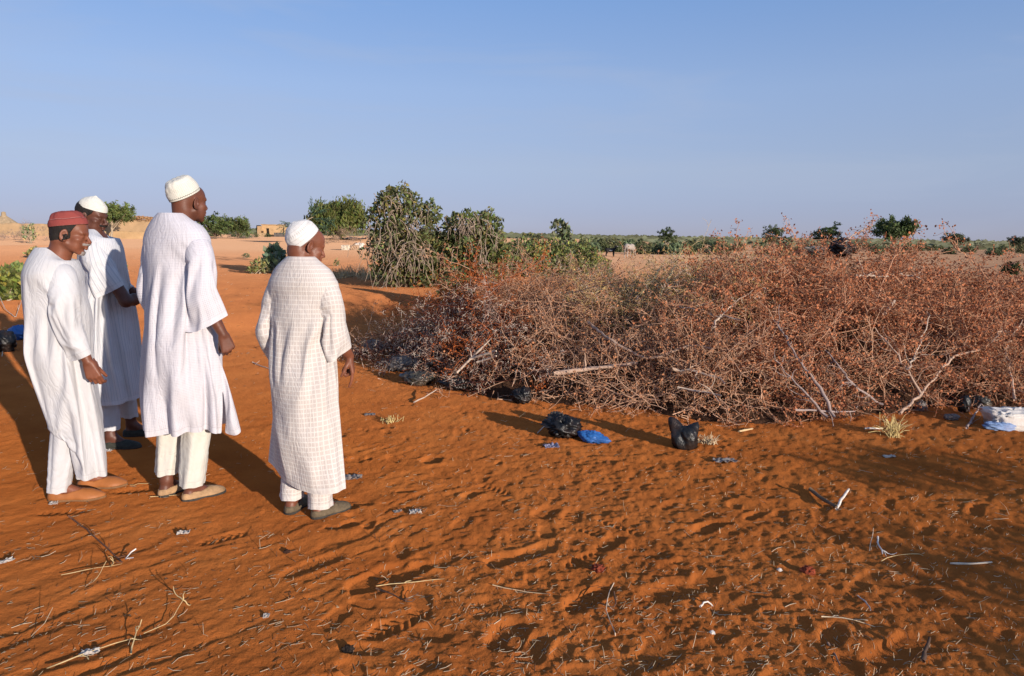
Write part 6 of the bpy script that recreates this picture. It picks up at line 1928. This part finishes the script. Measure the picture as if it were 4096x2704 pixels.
# ---- animals
def animal(label, name, loc, yaw, build, mats, cat):
    M, B = frame(yaw)
    root = empty(name, loc); tag(root, label, cat)
    for part, m in mats:
        v = Vol(np.array([-1.3, -1.3, -.02]), np.array([1.3, 1.3, 1.6]), .025)
        build(v, B, M, part)
        V, Q = v.surf()
        if len(V): mesh_obj(part, np_mesh(part, V, Q), m, root)
def donkey(v, B, M, part):
    if part == 'body':
        v.ell(B(0, -.15, .82), (.21, .38, .23), M, .05); v.ell(B(0, -.45, .86), (.22, .24, .24), M, .05); v.ell(B(0, .25, .84), (.18, .26, .25), M, .06)
        for q in (-1, 1):
            v.cone(B(q * .12, -.55, .78), B(q * .12, -.50, .52), .11, .065, .04); v.cone(B(q * .12, -.50, .52), B(q * .12, -.60, .38), .06, .045, .02); v.cone(B(q * .12, -.60, .38), B(q * .12, -.56, .03), .04, .038, .02)
            v.cone(B(q * .10, .34, .70), B(q * .10, .36, .38), .085, .05, .04); v.cone(B(q * .10, .36, .38), B(q * .10, .34, .03), .045, .038, .02)
        v.cone(B(0, .42, .90), B(0, .70, .55), .15, .10, .06)
        v.cone(B(0, .70, .55), B(0, .82, .28), .095, .06, .04)
        for q in (-1, 1): v.cone(B(q * .06, .66, .62), B(q * .12, .60, .80), .03, .015, .02)
        v.cone(B(0, -.67, .90), B(0, -.74, .45), .035, .02, .02)
    else:
        v.cone(B(0, .82, .27), B(0, .85, .20), .058, .05, .02)
        v.cone(B(0, -.74, .45), B(0, -.75, .30), .03, .035, .02)
def goat(v, B, M, part):
    if part == 'body':
        v.ell(B(0, -.05, .50), (.13, .30, .155), M, .04); v.ell(B(0, -.28, .52), (.125, .15, .15), M, .04); v.ell(B(0, .20, .52), (.12, .16, .16), M, .04)
        for q in (-1, 1):
            v.cone(B(q * .07, -.33, .46), B(q * .07, -.30, .30), .07, .04, .03); v.cone(B(q * .07, -.30, .30), B(q * .07, -.37, .20), .035, .028, .02); v.cone(B(q * .07, -.37, .20), B(q * .07, -.35, .02), .026, .025, .02)
            v.cone(B(q * .07, .24, .42), B(q * .07, .25, .02), .055, .026, .03)
        v.cone(B(0, .28, .58), B(0, .44, .80), .085, .06, .04); v.cone(B(0, .43, .80), B(0, .60, .74), .06, .035, .03)
        for q in (-1, 1): v.cone(B(q * .05, .40, .82), B(q * .12, .37, .74), .022, .012, .01)
        v.cone(B(0, -.42, .58), B(0, -.48, .66), .025, .015, .01)
    elif part == 'white_patch':
        v.ell(B(.115, -.02, .47), (.03, .13, .06), M, .01); v.ell(B(0, .535, .78), (.045, .07, .035), M, .01)
    else:
        for q in (-1, 1): v.cone(B(q * .03, .41, .85), B(q * .06, .33, .95), .015, .007, .01)
gp = g3(2518, 1033); animal('pale grey donkey seen from behind, grazing on the open field', 'donkey', (gp.x, gp.y, tz(gp.x, gp.y)), R_(38), donkey, [('body', simple_mat('grey_donkey_hair', (.38, .31, .26), .25, 5)), ('muzzle_and_tail_tuft', simple_mat('dark_hair', (.05, .04, .035), .3, 8))], 'donkey')
gp = g3(2442, 1027); animal('black goat with a white flank patch standing left of the donkey', 'goat', (gp.x, gp.y, tz(gp.x, gp.y)), R_(74), goat, [('body', simple_mat('black_goat_hair', (.018, .016, .016), .3, 8)), ('white_patch', simple_mat('white_goat_hair', (.6, .56, .52), .2, 8)), ('horns', simple_mat('goat_horn', (.12, .1, .08), .3, 8))], 'goat')
# ------------------------------------------------------------------ plastic bags, scraps and twigs
def plastic(name, col, rough=0.28, trans=0.0, spec=0.5, dirt=0.35):
    t = NT(name)
    o = t.obj()
    c = t.mix(t.math('MULTIPLY', t.ramp(t.noise(9, 5, .6, o), [(.45, (0, 0, 0)), (.75, (1, 1, 1))]), dirt), col, (.30, .13, .06))
    nm = t.bump(t.math('ADD', t.noise(16, 4, .6, o, 1.5), t.math('MULTIPLY', t.noise(60, 3, .6, o, 1.0), .25)), .55, .012)
    m = t.fin(c, rough, nm, spec)
    if trans:
        tr = t.n('BsdfTransparent'); tr.inputs[0].default_value = (*[min(1, x * 1.3 + .2) for x in col], 1)
        mx = t.n('MixShader'); mx.inputs[0].default_value = trans
        t.l(t.b.outputs[0], mx.inputs[1]); t.l(tr.outputs[0], mx.inputs[2]); t.l(mx.outputs[0], t.out.inputs['Surface'])
    return m
P_BLACK = plastic('black_plastic', (.009, .009, .010), .36, 0, .35, dirt=.12)
P_OLIVE = plastic('dusty_dark_plastic', (.055, .050, .040), .33, dirt=.25)
P_BLUE = plastic('blue_plastic', (.028, .14, .42), .35, 0.12, dirt=.12)
P_CLEAR = plastic('clear_plastic', (.36, .33, .31), .6, 0.5, .15, dirt=.55)
P_WHITE = plastic('white_woven_plastic', (.46, .41, .36), .9, 0, .05, dirt=.45)
P_GREY = plastic('grey_film', (.27, .24, .22), .8, 0.15, .1, dirt=.6)
P_PINK = plastic('printed_blue_pink_packet', (.25, .23, .30), .7, 0, .1, dirt=.4)
def crumple(name, label, mat, loc, size, rz=0.0, seed=1, crease=.30, ears=(), cat='plastic bag', tilt=0.0, sink=.12, flat=None, boxy=1.0):
    """bag of thin film: a pinched, creased sack; ears are drawn-out corners (theta, phi, amount)"""
    r = np.random.default_rng(seed)
    n, m = 46, 28
    th = np.arange(n) * 2 * PI / n; ph = np.linspace(.02, PI - .02, m)
    P, T = np.meshgrid(ph, th, indexing='ij')
    d = np.stack([np.sin(P) * np.cos(T), np.sin(P) * np.sin(T), np.cos(P)], -1)
    def n3(q, s):                                   # noise over the ball
        return pnoise(q[..., 0] * 1.0 + q[..., 2] * .7 + s, q[..., 1] * 1.0 - q[..., 2] * .6 + 2 * s, seed)
    rid = (1 - 2.0 * np.abs(n3(d * 2.3, 3))) * .5 + (1 - 2.2 * np.abs(n3(d * 4.6, 9))) * .32 + (1 - 2 * np.abs(n3(d * 9, 17))) * .16
    rad = 1 + crease * (rid - .45) + .18 * n3(d * 1.2, 23)
    for (et, ep, amt, wdt) in ears:
        e = np.array([math.sin(ep) * math.cos(et), math.sin(ep) * math.sin(et), math.cos(ep)])
        rad = rad + amt * np.exp(-((1 - d @ e) / wdt) ** 1.0)
    V = np.sign(d) * np.abs(d) ** boxy * rad[..., None] * np.array(size)
    if flat is not None: V[..., 2] = np.where(V[..., 2] < -size[2] * flat, -size[2] * flat + (V[..., 2] + size[2] * flat) * .1, V[..., 2])
    V = V.reshape(-1, 3)
    V = V @ np.array(Matrix.Rotation(tilt, 3, 'Y')).T
    V[:, 2] -= V[:, 2].min() + sink * size[2]
    top = len(V); V = np.concatenate([V, V[:n].mean(0)[None], V[-n:].mean(0)[None]])
    j = np.arange(n); k = (j + 1) % n
    caps = np.concatenate([np.stack([j, k, np.full(n, top)], 1)[:, ::-1], np.stack([(m - 1) * n + j, (m - 1) * n + k, np.full(n, top + 1)], 1)])
    Q = grid_quads(m, n)
    o = mesh_obj(name, np_mesh(name, V, [Q, caps]), mat, None, loc)
    o.rotation_euler = (0, 0, rz)
    return tag(o, label, cat)
def film(name, label, mat, loc, sx, sy, rz, seed, hgt=.02, cat='plastic scrap'):
    """thin crumpled sheet lying on the sand, torn outline"""
    n, m = 28, 18
    u, v = np.meshgrid(np.linspace(-1, 1, n), np.linspace(-1, 1, m), indexing='xy')
    ed = 1 + .22 * pnoise(u * 2.2 + seed, v * 2.2, seed) + .08 * pnoise(u * 6, v * 6 + seed, seed + 1)
    X = u * sx * ed; Y = v * sy * ed
    Z = hgt * (.4 + 1.6 * np.abs(pnoise(u * 1.5 + seed, v * 1.1, seed + 3)) + .3 * pnoise(u * 4, v * 3, seed + 5)) 
    V = np.stack([X, Y, Z], -1).reshape(-1, 3)
    o = mesh_obj(name, np_mesh(name, V, grid_quads(m, n, False)[:, ::-1]), mat, None, loc)
    o.rotation_euler = (0, 0, rz)
    md = o.modifiers.new('thick', 'SOLIDIFY'); md.thickness = .0015
    return tag(o, label, cat)
def bag_px(label, mat, u, vb, w, h, name='plastic_bag', dep=.8, rz=0.0, on=None, **kw):
    kw.setdefault('sink', .30); h = h * .92; w = w * .88
    """a bag whose lowest middle point stands at (u, vb) and which is w x h picture pixels large"""
    p = gnd(u, vb); p = Vector((p.x, p.y, gz(p.x, p.y)))
    if on: p = on
    k = p.y / FPX
    return crumple(name, label, mat, p + Vector((0, w * k * .5 * dep * .6, 0)), (w * k / 2, w * k / 2 * dep, h * k / 2 * 1.05), rz, **kw)
bag_px('dusty dark plastic bag half flattened at the left foot of the heap', P_OLIVE, 1672, 1545, 125, 62, seed=2, crease=.45, ears=[(2.8, 1.4, .5, .1), (0.2, 1.2, .35, .1)], dep=.7)
bag_px('black plastic tangled in thorns right of the dusty bag', P_BLACK, 1825, 1565, 110, 55, seed=3, crease=.7, ears=[(0, 1.3, .4, .08), (3, 1.4, .5, .08)], dep=.7)
bag_px('black plastic bag under the brush left of the shredded bag', P_BLACK, 2085, 1618, 92, 62, seed=4, crease=.65, ears=[(.4, .5, .35, .1)], dep=.8)
bag_px('black shredded plastic bag beside the blue bag', P_BLACK, 2258, 1758, 150, 84, seed=5, crease=.75, ears=[(2.9, 1.3, .45, .08), (2.4, .7, .3, .06), (.3, .8, .25, .06)], dep=.75)
bag_px('small black bag scraps above the shredded bag', P_OLIVE, 2225, 1700, 80, 46, seed=15, crease=.8, dep=.8)
bag_px('crumpled blue plastic bag trailing a torn end on the sand', P_BLUE, 2368, 1772, 112, 52, seed=6, crease=.45, ears=[(-.25, 1.75, .7, .09), (3.0, 1.0, .3, .12)], dep=.55, rz=-.35)
bag_px('upright black plastic bag with two knotted ears on open sand', P_BLACK, 2742, 1798, 128, 118, seed=7, crease=.20, ears=[(2.9, .80, .95, .05), (.35, .62, .65, .06), (0, 0, -.25, .08)], dep=.75, tilt=.12)
bag_px('dark round pot of black plastic in the shade of the right heap', P_BLACK, 3862, 1655, 56, 84, seed=8, crease=.18, dep=.9)
bag_px('black plastic strips left of the white sack', P_OLIVE, 3930, 1640, 80, 50, seed=18, crease=.8, dep=.8)
bag_px('dirty white woven sack with a blue stripe at the right edge', plastic('dirty_white_sack', (.62, .58, .54), .8, 0, .1, dirt=.3), 4066, 1716, 215, 84, name='woven_sack', seed=9, crease=.34, ears=[(3.0, 1.0, .2, .15)], dep=.6, cat='sack', boxy=.55)
bag_px('pale blue fold of cloth under the white sack', P_BLUE if False else plastic('faded_blue_cloth', (.20, .30, .50), .8, dirt=.3), 4010, 1722, 150, 36, name='cloth_scrap', seed=19, crease=.5, dep=.5, cat='cloth')
bag_px('clear crumpled plastic bag at the left tip of the thorns', P_CLEAR, 1490, 1412, 82, 56, seed=10, crease=.5, dep=.8)
bag_px('clear plastic film caught under the white thorns', P_CLEAR, 1612, 1490, 135, 62, seed=11, crease=.7, dep=.7)
bag_px('small clear plastic bag at the foot of the right heap', P_CLEAR, 3688, 1648, 48, 46, seed=12, crease=.5)
bag_px('torn clear plastic below the dark round pot', P_CLEAR, 3812, 1682, 66, 26, seed=13, crease=.6)
bag_px('bright blue plastic bag at the left edge behind the men', P_BLUE, 68, 1362, 92, 62, seed=14, crease=.35, ears=[(3.1, 1.3, .2, .15)], dep=.8)
bag_px('black plastic bag at the left edge in front of the blue bag', P_BLACK, 2, 1412, 100, 96, seed=16, crease=.3, dep=.9)
p_ = hit(3262, 1012, .05); crumple('plastic_bag', 'pale clear plastic caught on top of the right heap', P_CLEAR, p_, (.10, .06, .035), .4, 17, .8, [(0, 1.3, .8, .06), (3, 1.2, .7, .06)])
p_ = hit(3385, 985, .10); crumple('plastic_bag', 'black plastic bag caught on the highest hump of the brush', P_BLACK, p_ + Vector((0, .1, -.12)), (.13, .12, .09), 0, 20, .6)
p_ = g3(2862, 1048); crumple('plastic_bag', 'white plastic bag far behind the brush on the field', P_WHITE, Vector((p_.x, p_.y, tz(p_.x, p_.y))), (.22, .2, .14), 0, 21, .4)
for (u, v, w, h, rz, m, lab) in [(2205, 1788, 76, 34, .2, P_PINK, 'flat blue and pink printed packet in front of the shredded bag'), (2900, 1848, 115, 34, .1, P_CLEAR, 'torn clear film lying right of the upright black bag'),
                                 (1405, 1915, 105, 42, .1, P_GREY, 'flat grey film beside the checked man\'s feet'), 
                                 (1590, 2052, 42, 18, .6, P_GREY, 'small grey scrap right of the olive shoe'), (1660, 2055, 60, 34, .2, P_WHITE, 'crumpled white paper scrap right of the olive shoes'),
                                  (215, 2018, 40, 30, .5, P_WHITE, 'white scrap of paper at the heel of the orange slipper'),
                                 (735, 2140, 60, 28, .2, P_WHITE, 'small whitish scrap on the sand below the tall man'), (430, 1805, 44, 12, .0, P_WHITE, 'white scrap under the dark sandal'),
                                 (1480, 1660, 50, 20, .2, P_CLEAR, 'clear scrap on the sand left of the heap'), (1065, 2470, 30, 16, .2, P_WHITE, 'white chip on the foreground sand'),
                                 (20, 2255, 80, 30, .9, P_WHITE, 'white peel of plastic at the left edge of the foreground'), 
                                 (1380, 1095, 34, 26, .1, P_CLEAR, 'clear plastic in the straw behind the checked shoulder'), (360, 2615, 90, 30, .3, P_WHITE, 'torn whitish strip in the lower left foreground'),
                                 (3555, 1828, 64, 18, .3, P_WHITE, 'white rag strip on the shaded sand at right'), ]:
    p = g3(u, v) if v < 1300 else gnd(u, v); k = p.y / FPX
    zz = gz(p.x, p.y)
    fs = (p.y / CAM_H)                              # foreshortening of flat things
    film('plastic_scrap', lab, m, Vector((p.x, p.y, zz + .002)), w * k / 2 * .8, max(.015, h * k / 2 * fs * .45), rz, int(u) % 97, hgt=.006 + .12 * h * k, cat='scrap')
# blue tarpaulin and blocks by the far mound
tp = g3(1410, 975); tp.z = tz(tp.x, tp.y); k = tp.y / FPX
film('tarpaulin', 'dark blue tarpaulin spread by the far mound', plastic('dark_blue_tarp', (.035, .05, .075), .5, dirt=.2), tp, 52 * k, .9, 0, 31, .18, 'tarpaulin')
for i, (u, v, s, lab) in enumerate([(1382, 1000, .22, 'pale block left of the other blocks by the tarpaulin'), (1420, 1000, .22, 'tan block in the middle by the tarpaulin'), (1440, 994, .26, 'white topped block by the tarpaulin'), (1468, 998, .2, 'reddish block at the right end by the tarpaulin')]):
    p = g3(u, v); o = mesh_obj('mud_block', box_mesh('mud_block', (-s, -s, -.05), (s, s, s * 1.3), .025, 40 + i), simple_mat('mud_block', [(.6, .5, .38), (.42, .27, .17), (.66, .58, .5), (.45, .22, .12)][i]), None, (p.x, p.y, tz(p.x, p.y)))
    tag(o, lab, 'block', 'mud blocks by the tarpaulin')

# clods, driftwood and single twigs lying in the foreground
def clod(label, u, v, s, col, seed):
    r = np.random.default_rng(seed)
    bm = bmesh.new(); bmesh.ops.create_icosphere(bm, subdivisions=3, radius=1)
    for q in bm.verts:
        f = 1 + .35 * float(pnoise(np.array([q.co.x * 2 + seed]), np.array([q.co.y * 2 + q.co.z * 1.7]), seed)[0]) + .12 * r.normal()
        q.co = Vector((q.co.x * f * s, q.co.y * f * s * .85, q.co.z * f * s * .7))
    me = bpy.data.meshes.new('clod'); bm.to_mesh(me); bm.free()
    p = gnd(u, v)
    o = mesh_obj('clod', me, simple_mat('clod', col, .35, 60, .95, .05, .8, .004), None, (p.x, p.y, gz(p.x, p.y) + s * .4))
    tag(o, label, 'clod')
clod('dark red crumbly clod at the tip of a footprint in the middle', 2392, 2282, .030, (.20, .045, .025), 3)
clod('dark red crumbly clod alone on the right sand', 3232, 2290, .032, (.24, .055, .028), 4)
clod('small white pebble left of the right red clod', 3118, 2282, .012, (.6, .55, .5), 5)
clod('small pale pebble low in the right foreground', 2848, 2535, .011, (.6, .55, .5), 6)
clod('dark dropping on the sand left of the footprints', 1390, 2600, .022, (.03, .022, .018), 7)
clod('dark burr on the left foreground sand', 1148, 2212, .015, (.05, .025, .018), 8)
def ground_stick(label, pts, r0, r1, col, twigs=0, seed=1, lift=.008, name='twig', cat='twig'):
    P = []
    for (u, v, *h) in pts:
        p = gnd(u, v); P.append((p.x, p.y, gz(p.x, p.y) + lift + (h[0] if h else 0)))
    _k = .55 if col == STRAW else .75
    o = dry_branch(label, P, r0 * _k, r1 * _k, col, twigs, seed, world=True, cat=cat, jit=.003, name=name, tl=.3)
    o['group'] = 'sticks and twigs lying on the sand'
    return o
DARKW = (.11, .06, .04)
ground_stick('weathered forked piece of driftwood with a dark end on the right sand', [(3238, 1975, .012), (3262, 1985, 0), (3290, 2008, .008), (3345, 2042)], .017, .012, (.15, .10, .065), 0, 1, .02, 'driftwood', 'wood')
ground_stick('bleached white arm of wood beside the dark driftwood', [(3345, 2042, .0), (3392, 1995, .04)], .012, .009, (.66, .58, .50), 0, 2, .012, 'driftwood', 'wood')
ground_stick('dark thorny twig lying diagonally in the left foreground', [(275, 2070), (340, 2120), (400, 2180), (490, 2262)], .006, .004, (.16, .075, .045), 5, 3)
ground_stick('pair of white thorns at the end of the dark twig', [(545, 2222, .02), (486, 2258, 0), (535, 2252, .012)], .004, .003, (.75, .70, .64), 0, 4)
ground_stick('long thin straw stalk left of the dark twig\'s thorns', [(245, 2310), (350, 2290), (490, 2268)], .003, .002, STRAW, 2, 5)
ground_stick('pale straw stalk lying from the tan slippers to the left', [(520, 1948), (600, 1938)], .003, .002, STRAW, 0, 6)
ground_stick('straw stalk under the toe of the tan slipper', [(600, 1994), (720, 1986)], .004, .003, STRAW, 0, 7)
ground_stick('bent straw stalk upright in the lower left foreground', [(525, 2625, 0), (560, 2545, .05), (570, 2535, .05)], .005, .003, STRAW, 1, 8)
ground_stick('long straw stalk crossing the lower left corner', [(190, 2690), (330, 2620), (530, 2565)], .004, .003, STRAW, 2, 9)
ground_stick('thin V of straw in the lower left foreground', [(370, 2360, .03), (372, 2358, .0), (430, 2305, .06)], .003, .002, STRAW, 0, 10)
ground_stick('forked straw stalk below the straw V', [(575, 2540), (680, 2510), (735, 2445, .04)], .003, .002, STRAW, 3, 11)
ground_stick('pale dry stalk between the left footprints and the middle', [(1505, 2348), (1640, 2340), (1778, 2322)], .004, .002, STRAW, 2, 12)
ground_stick('long thin stalk lying right of the pale stalk in the middle', [(1970, 2350), (2080, 2372), (2200, 2386)], .0025, .002, (.5, .36, .22), 0, 13)
ground_stick('curved dark stem with pale tip left of the stalks', [(1505, 2355), (1540, 2375), (1620, 2412)], .005, .003, DARKW, 2, 14)
ground_stick('thin forked pale twig in the big footprint', [(2455, 2355, .03), (2425, 2410, .02), (2422, 2500), (2460, 2535)], .003, .002, (.55, .42, .30), 2, 15)
ground_stick('dark angled twig in the big footprint', [(2455, 2395, .02), (2470, 2460, .01), (2400, 2425)], .004, .003, DARKW, 0, 16)
ground_stick('flat bleached stick in the right foreground', [(3800, 2255), (3880, 2262), (3966, 2260)], .007, .005, (.66, .55, .42), 0, 17)
ground_stick('white forked twig on the right foreground sand', [(3508, 2182, .04), (3512, 2205, .02), (3530, 2222)], .006, .004, (.66, .60, .54), 2, 18)
ground_stick('thin stalk standing left of the white forked twig', [(3478, 2205), (3490, 2155, .05)], .003, .002, (.55, .42, .30), 0, 19)
ground_stick('long curved straw right of the white forked twig', [(3525, 2245), (3600, 2222, .01), (3680, 2225)], .004, .002, STRAW, 1, 20)
ground_stick('thin grey stick in the right foreground', [(3430, 2385), (3465, 2415), (3482, 2450)], .005, .003, (.42, .34, .30), 0, 21)
ground_stick('dark stick with a pale side low in the right foreground', [(3312, 2570), (3340, 2620), (3360, 2660)], .006, .004, (.24, .15, .11), 0, 22)
ground_stick('short stub standing in the lower right foreground', [(3690, 2650, 0), (3712, 2610, .06)], .012, .007, (.09, .055, .04), 0, 23)
ground_stick('pale twig bent over in the middle right foreground', [(3285, 2475), (3360, 2490, .02), (3500, 2515)], .003, .002, (.58, .45, .30), 2, 24)
ground_stick('white curved peel in the right foreground', [(2800, 2435), (2825, 2420, .012), (2852, 2424)], .006, .003, (.7, .64, .56), 0, 25)
ground_stick('straight pale stick pointing out from the heap to the left', [(1655, 1615), (1700, 1605, .03), (1745, 1590, .06)], .009, .007, PALE, 0, 26)
ground_stick('white split stick by the straw at the foot of the right heap', [(3458, 1720), (3530, 1716)], .010, .009, (.68, .62, .55), 0, 27)
ground_stick('yellowish split stick right of the upright black bag', [(2955, 1728), (3010, 1718)], .012, .010, (.62, .44, .24), 0, 28)
ground_stick('pale twig reaching left from the shredded black bag', [(2150, 1735), (2185, 1710, .02)], .006, .003, (.66, .58, .5), 0, 29)
ground_stick('broken pale twig with a knot left of the checked man', [(1010, 1452), (1045, 1470), (1085, 1482)], .008, .005, (.62, .50, .40), 4, 30)
ground_stick('pale forked twig sticking up behind the left bags', [(5, 1262, .12), (25, 1285, .05), (65, 1302, 0), (95, 1270, .12)], .008, .005, (.62, .52, .42), 2, 31)
ground_stick('pale forked twig in front of the left black bag', [(8, 1428), (14, 1395, .03), (32, 1360, .12)], .008, .005, (.56, .46, .34), 3, 32)
# a lone straw tuft at the foot of the right heap
def tuft(label, u, v, n, hgt, seed, col=(.60, .46, .20)):
    p = gnd(u, v); r = np.random.default_rng(seed)
    st = np.stack([r.normal(size=n) * .03, r.normal(size=n) * .03, np.zeros(n)], 1)
    A, B = [], []
    for s in st:
        d = unit(np.array([r.normal() * .5, r.normal() * .5, 1.0])); L_ = hgt * r.uniform(.5, 1.2)
        q = s
        for k in range(3):
            d = unit(d + np.array([0, 0, -.15]) * k + r.normal(size=3) * .12); A.append(q); q = q + d * L_ / 3; B.append(q)
    V, Q = prism(np.array(A), np.array(B), np.full(len(A), .0028), np.full(len(A), .002))
    o = mesh_obj('straw_tuft', np_mesh('straw_tuft', V, Q, False), simple_mat('straw_tuft', col, .3, 30), None, (p.x, p.y, gz(p.x, p.y)))
    tag(o, label, 'grass')
tuft('yellow straw tuft at the foot of the right heap', 3570, 1745, 70, .17, 1)
tuft('flattened straw around the upright black bag\'s right side', 2830, 1775, 60, .07, 2, (.56, .42, .26))
tuft('straw wisps right of the checked gown', 1560, 1690, 40, .055, 3)
tuft('pair of bare dry stalks on the shaded ground left of the pod bush', 1440, 1150, 14, .4, 5, (.55, .42, .28))

# ---- uncountable litter
def straw_litter():
    r = np.random.default_rng(17)
    n = 6800
    u = r.uniform(-60, 4150, n); v = 1560 + (2740 - 1560) * r.random(n) ** .85
    dens = np.clip(.45 + .55 * pnoise(u / 330, v / 150, 5) + .35 * (u > 1500), .05, 1)
    kp = r.random(n) < dens; u, v = u[kp], v[kp]
    P = np.array([gnd(a, b) for a, b in zip(u, v)]); n = len(P)
    z = ground_z(P[:, 0], P[:, 1])
    an = r.normal(size=n) * .8 + .5; L_ = np.clip(r.gamma(2.0, .0115, n), .010, .12)
    up = np.where(r.random(n) < .22, r.uniform(.2, 1.1, n), r.uniform(-.03, .06, n))
    d = np.stack([np.cos(an), np.sin(an), up], 1); d = unit(d)
    A = np.stack([P[:, 0], P[:, 1], z + .0015], 1); B = A + d * L_[:, None] * .5
    d2 = unit(d + r.normal(size=(n, 3)) * np.array([.35, .35, .12])); C = B + d2 * L_[:, None] * .5
    zz = ground_z(B[:, 0], B[:, 1]); B[:, 2] = np.maximum(B[:, 2], zz + .0012)
    zz = ground_z(C[:, 0], C[:, 1]); C[:, 2] = np.maximum(C[:, 2], zz + .0012)
    w = r.uniform(.0006, .0013, n) * np.where(L_ > .06, 1.3, 1)
    V1, Q1 = prism(A, B, w, w); V2, Q2 = prism(B, C, w, w * .7)
    col = np.array([.64, .50, .33]) * r.uniform(.45, 1.15, (n, 1)); dk = r.random(n) < .22; col[dk] = np.array([.16, .085, .05]) * r.uniform(.6, 1.3, (dk.sum(), 1))
    me = np_mesh('straw_litter', np.concatenate([V1, V2]), np.concatenate([Q1, Q2 + len(V1)]), False)
    set_color_attr(me, 'tint', np.concatenate([np.repeat(col, 6, 0)] * 2))
    o = mesh_obj('straw_litter', me, TWIG_M); tag(o, 'chopped straw and twig bits scattered over the sand', 'straw', kind='stuff')
    # farther back: coarser bits up to the village
    n = 2600
    u = r.uniform(0, 2050, n); v = 1000 + 560 * r.random(n) ** .8
    kp = r.random(n) < np.clip(.4 + .9 * pnoise(u / 260, v / 60, 9), .02, 1); u, v = u[kp], v[kp]; n = len(u)
    P = np.array([g3(a, b) for a, b in zip(u, v)])
    z = ground_z(P[:, 0], P[:, 1]); an = r.uniform(0, PI, n); s = P[:, 1] / 9
    L_ = r.uniform(.015, .05, n) * s ** .6
    d = np.stack([np.cos(an), np.sin(an), r.uniform(0, .4, n)], 1)
    A = np.stack([P[:, 0], P[:, 1], z + .004], 1); B = A + unit(d) * L_[:, None]
    V, Q = prism(A, B, .0018 * s ** .7, .0012 * s ** .7)
    col = np.array([.60, .46, .32]) * r.uniform(.4, 1.2, (n, 1)); dk = r.random(n) < .4; col[dk] = np.array([.12, .08, .05]) * r.uniform(.6, 1.3, (dk.sum(), 1))
    me = np_mesh('field_litter', V, Q, False); set_color_attr(me, 'tint', np.repeat(col, 6, 0))
    o = mesh_obj('field_litter', me, TWIG_M); tag(o, 'straw and dark droppings strewn over the open ground behind the men', 'litter', kind='stuff')
    # stubble: short broken stems that throw long shadows
    n = 1500
    u = r.uniform(1100, 4150, n); v = 1800 + 940 * r.random(n)
    kp = r.random(n) < np.clip(.35 + .9 * pnoise(u / 240, v / 120, 12) + .25 * (u > 2700), .02, 1); u, v = u[kp], v[kp]; n = len(u)
    P = np.array([gnd(a, b) for a, b in zip(u, v)]); z = ground_z(P[:, 0], P[:, 1])
    A = np.stack([P[:, 0], P[:, 1], z - .004], 1); B = A + unit(np.stack([r.normal(size=n) * .5, r.normal(size=n) * .5, np.ones(n)], 1)) * r.uniform(.008, .034, n)[:, None]
    V, Q = prism(A, B, r.uniform(.001, .0028, n), np.full(n, .0009))
    col = np.where(r.random((n, 1)) < .5, np.array([[.10, .055, .035]]), np.array([[.5, .36, .23]])) * r.uniform(.6, 1.2, (n, 1))
    me = np_mesh('stubble', V, Q, False); set_color_attr(me, 'tint', np.repeat(col, 6, 0))
    o = mesh_obj('stubble', me, TWIG_M); tag(o, 'short broken stubble poking out of the trampled sand', 'stubble', kind='stuff')
straw_litter()

# low thorn shrub standing behind the photographer: its shade lies across the right foreground
bush('thorn_shrub', 'low spreading thorn shrub standing beside the photographer', Vector((6.3, -0.9, -.02)),
     [(0, 0, 1.0, 1.0, .5, .09), (.9, .5, 1.25, .8, .4, .07), (-.9, -.3, .86, .6, .3, .07)], 620, .055, (0.09, 0.11, 0.04), .3, stems=12, seed=88, cat='shrub', trunk=.03)
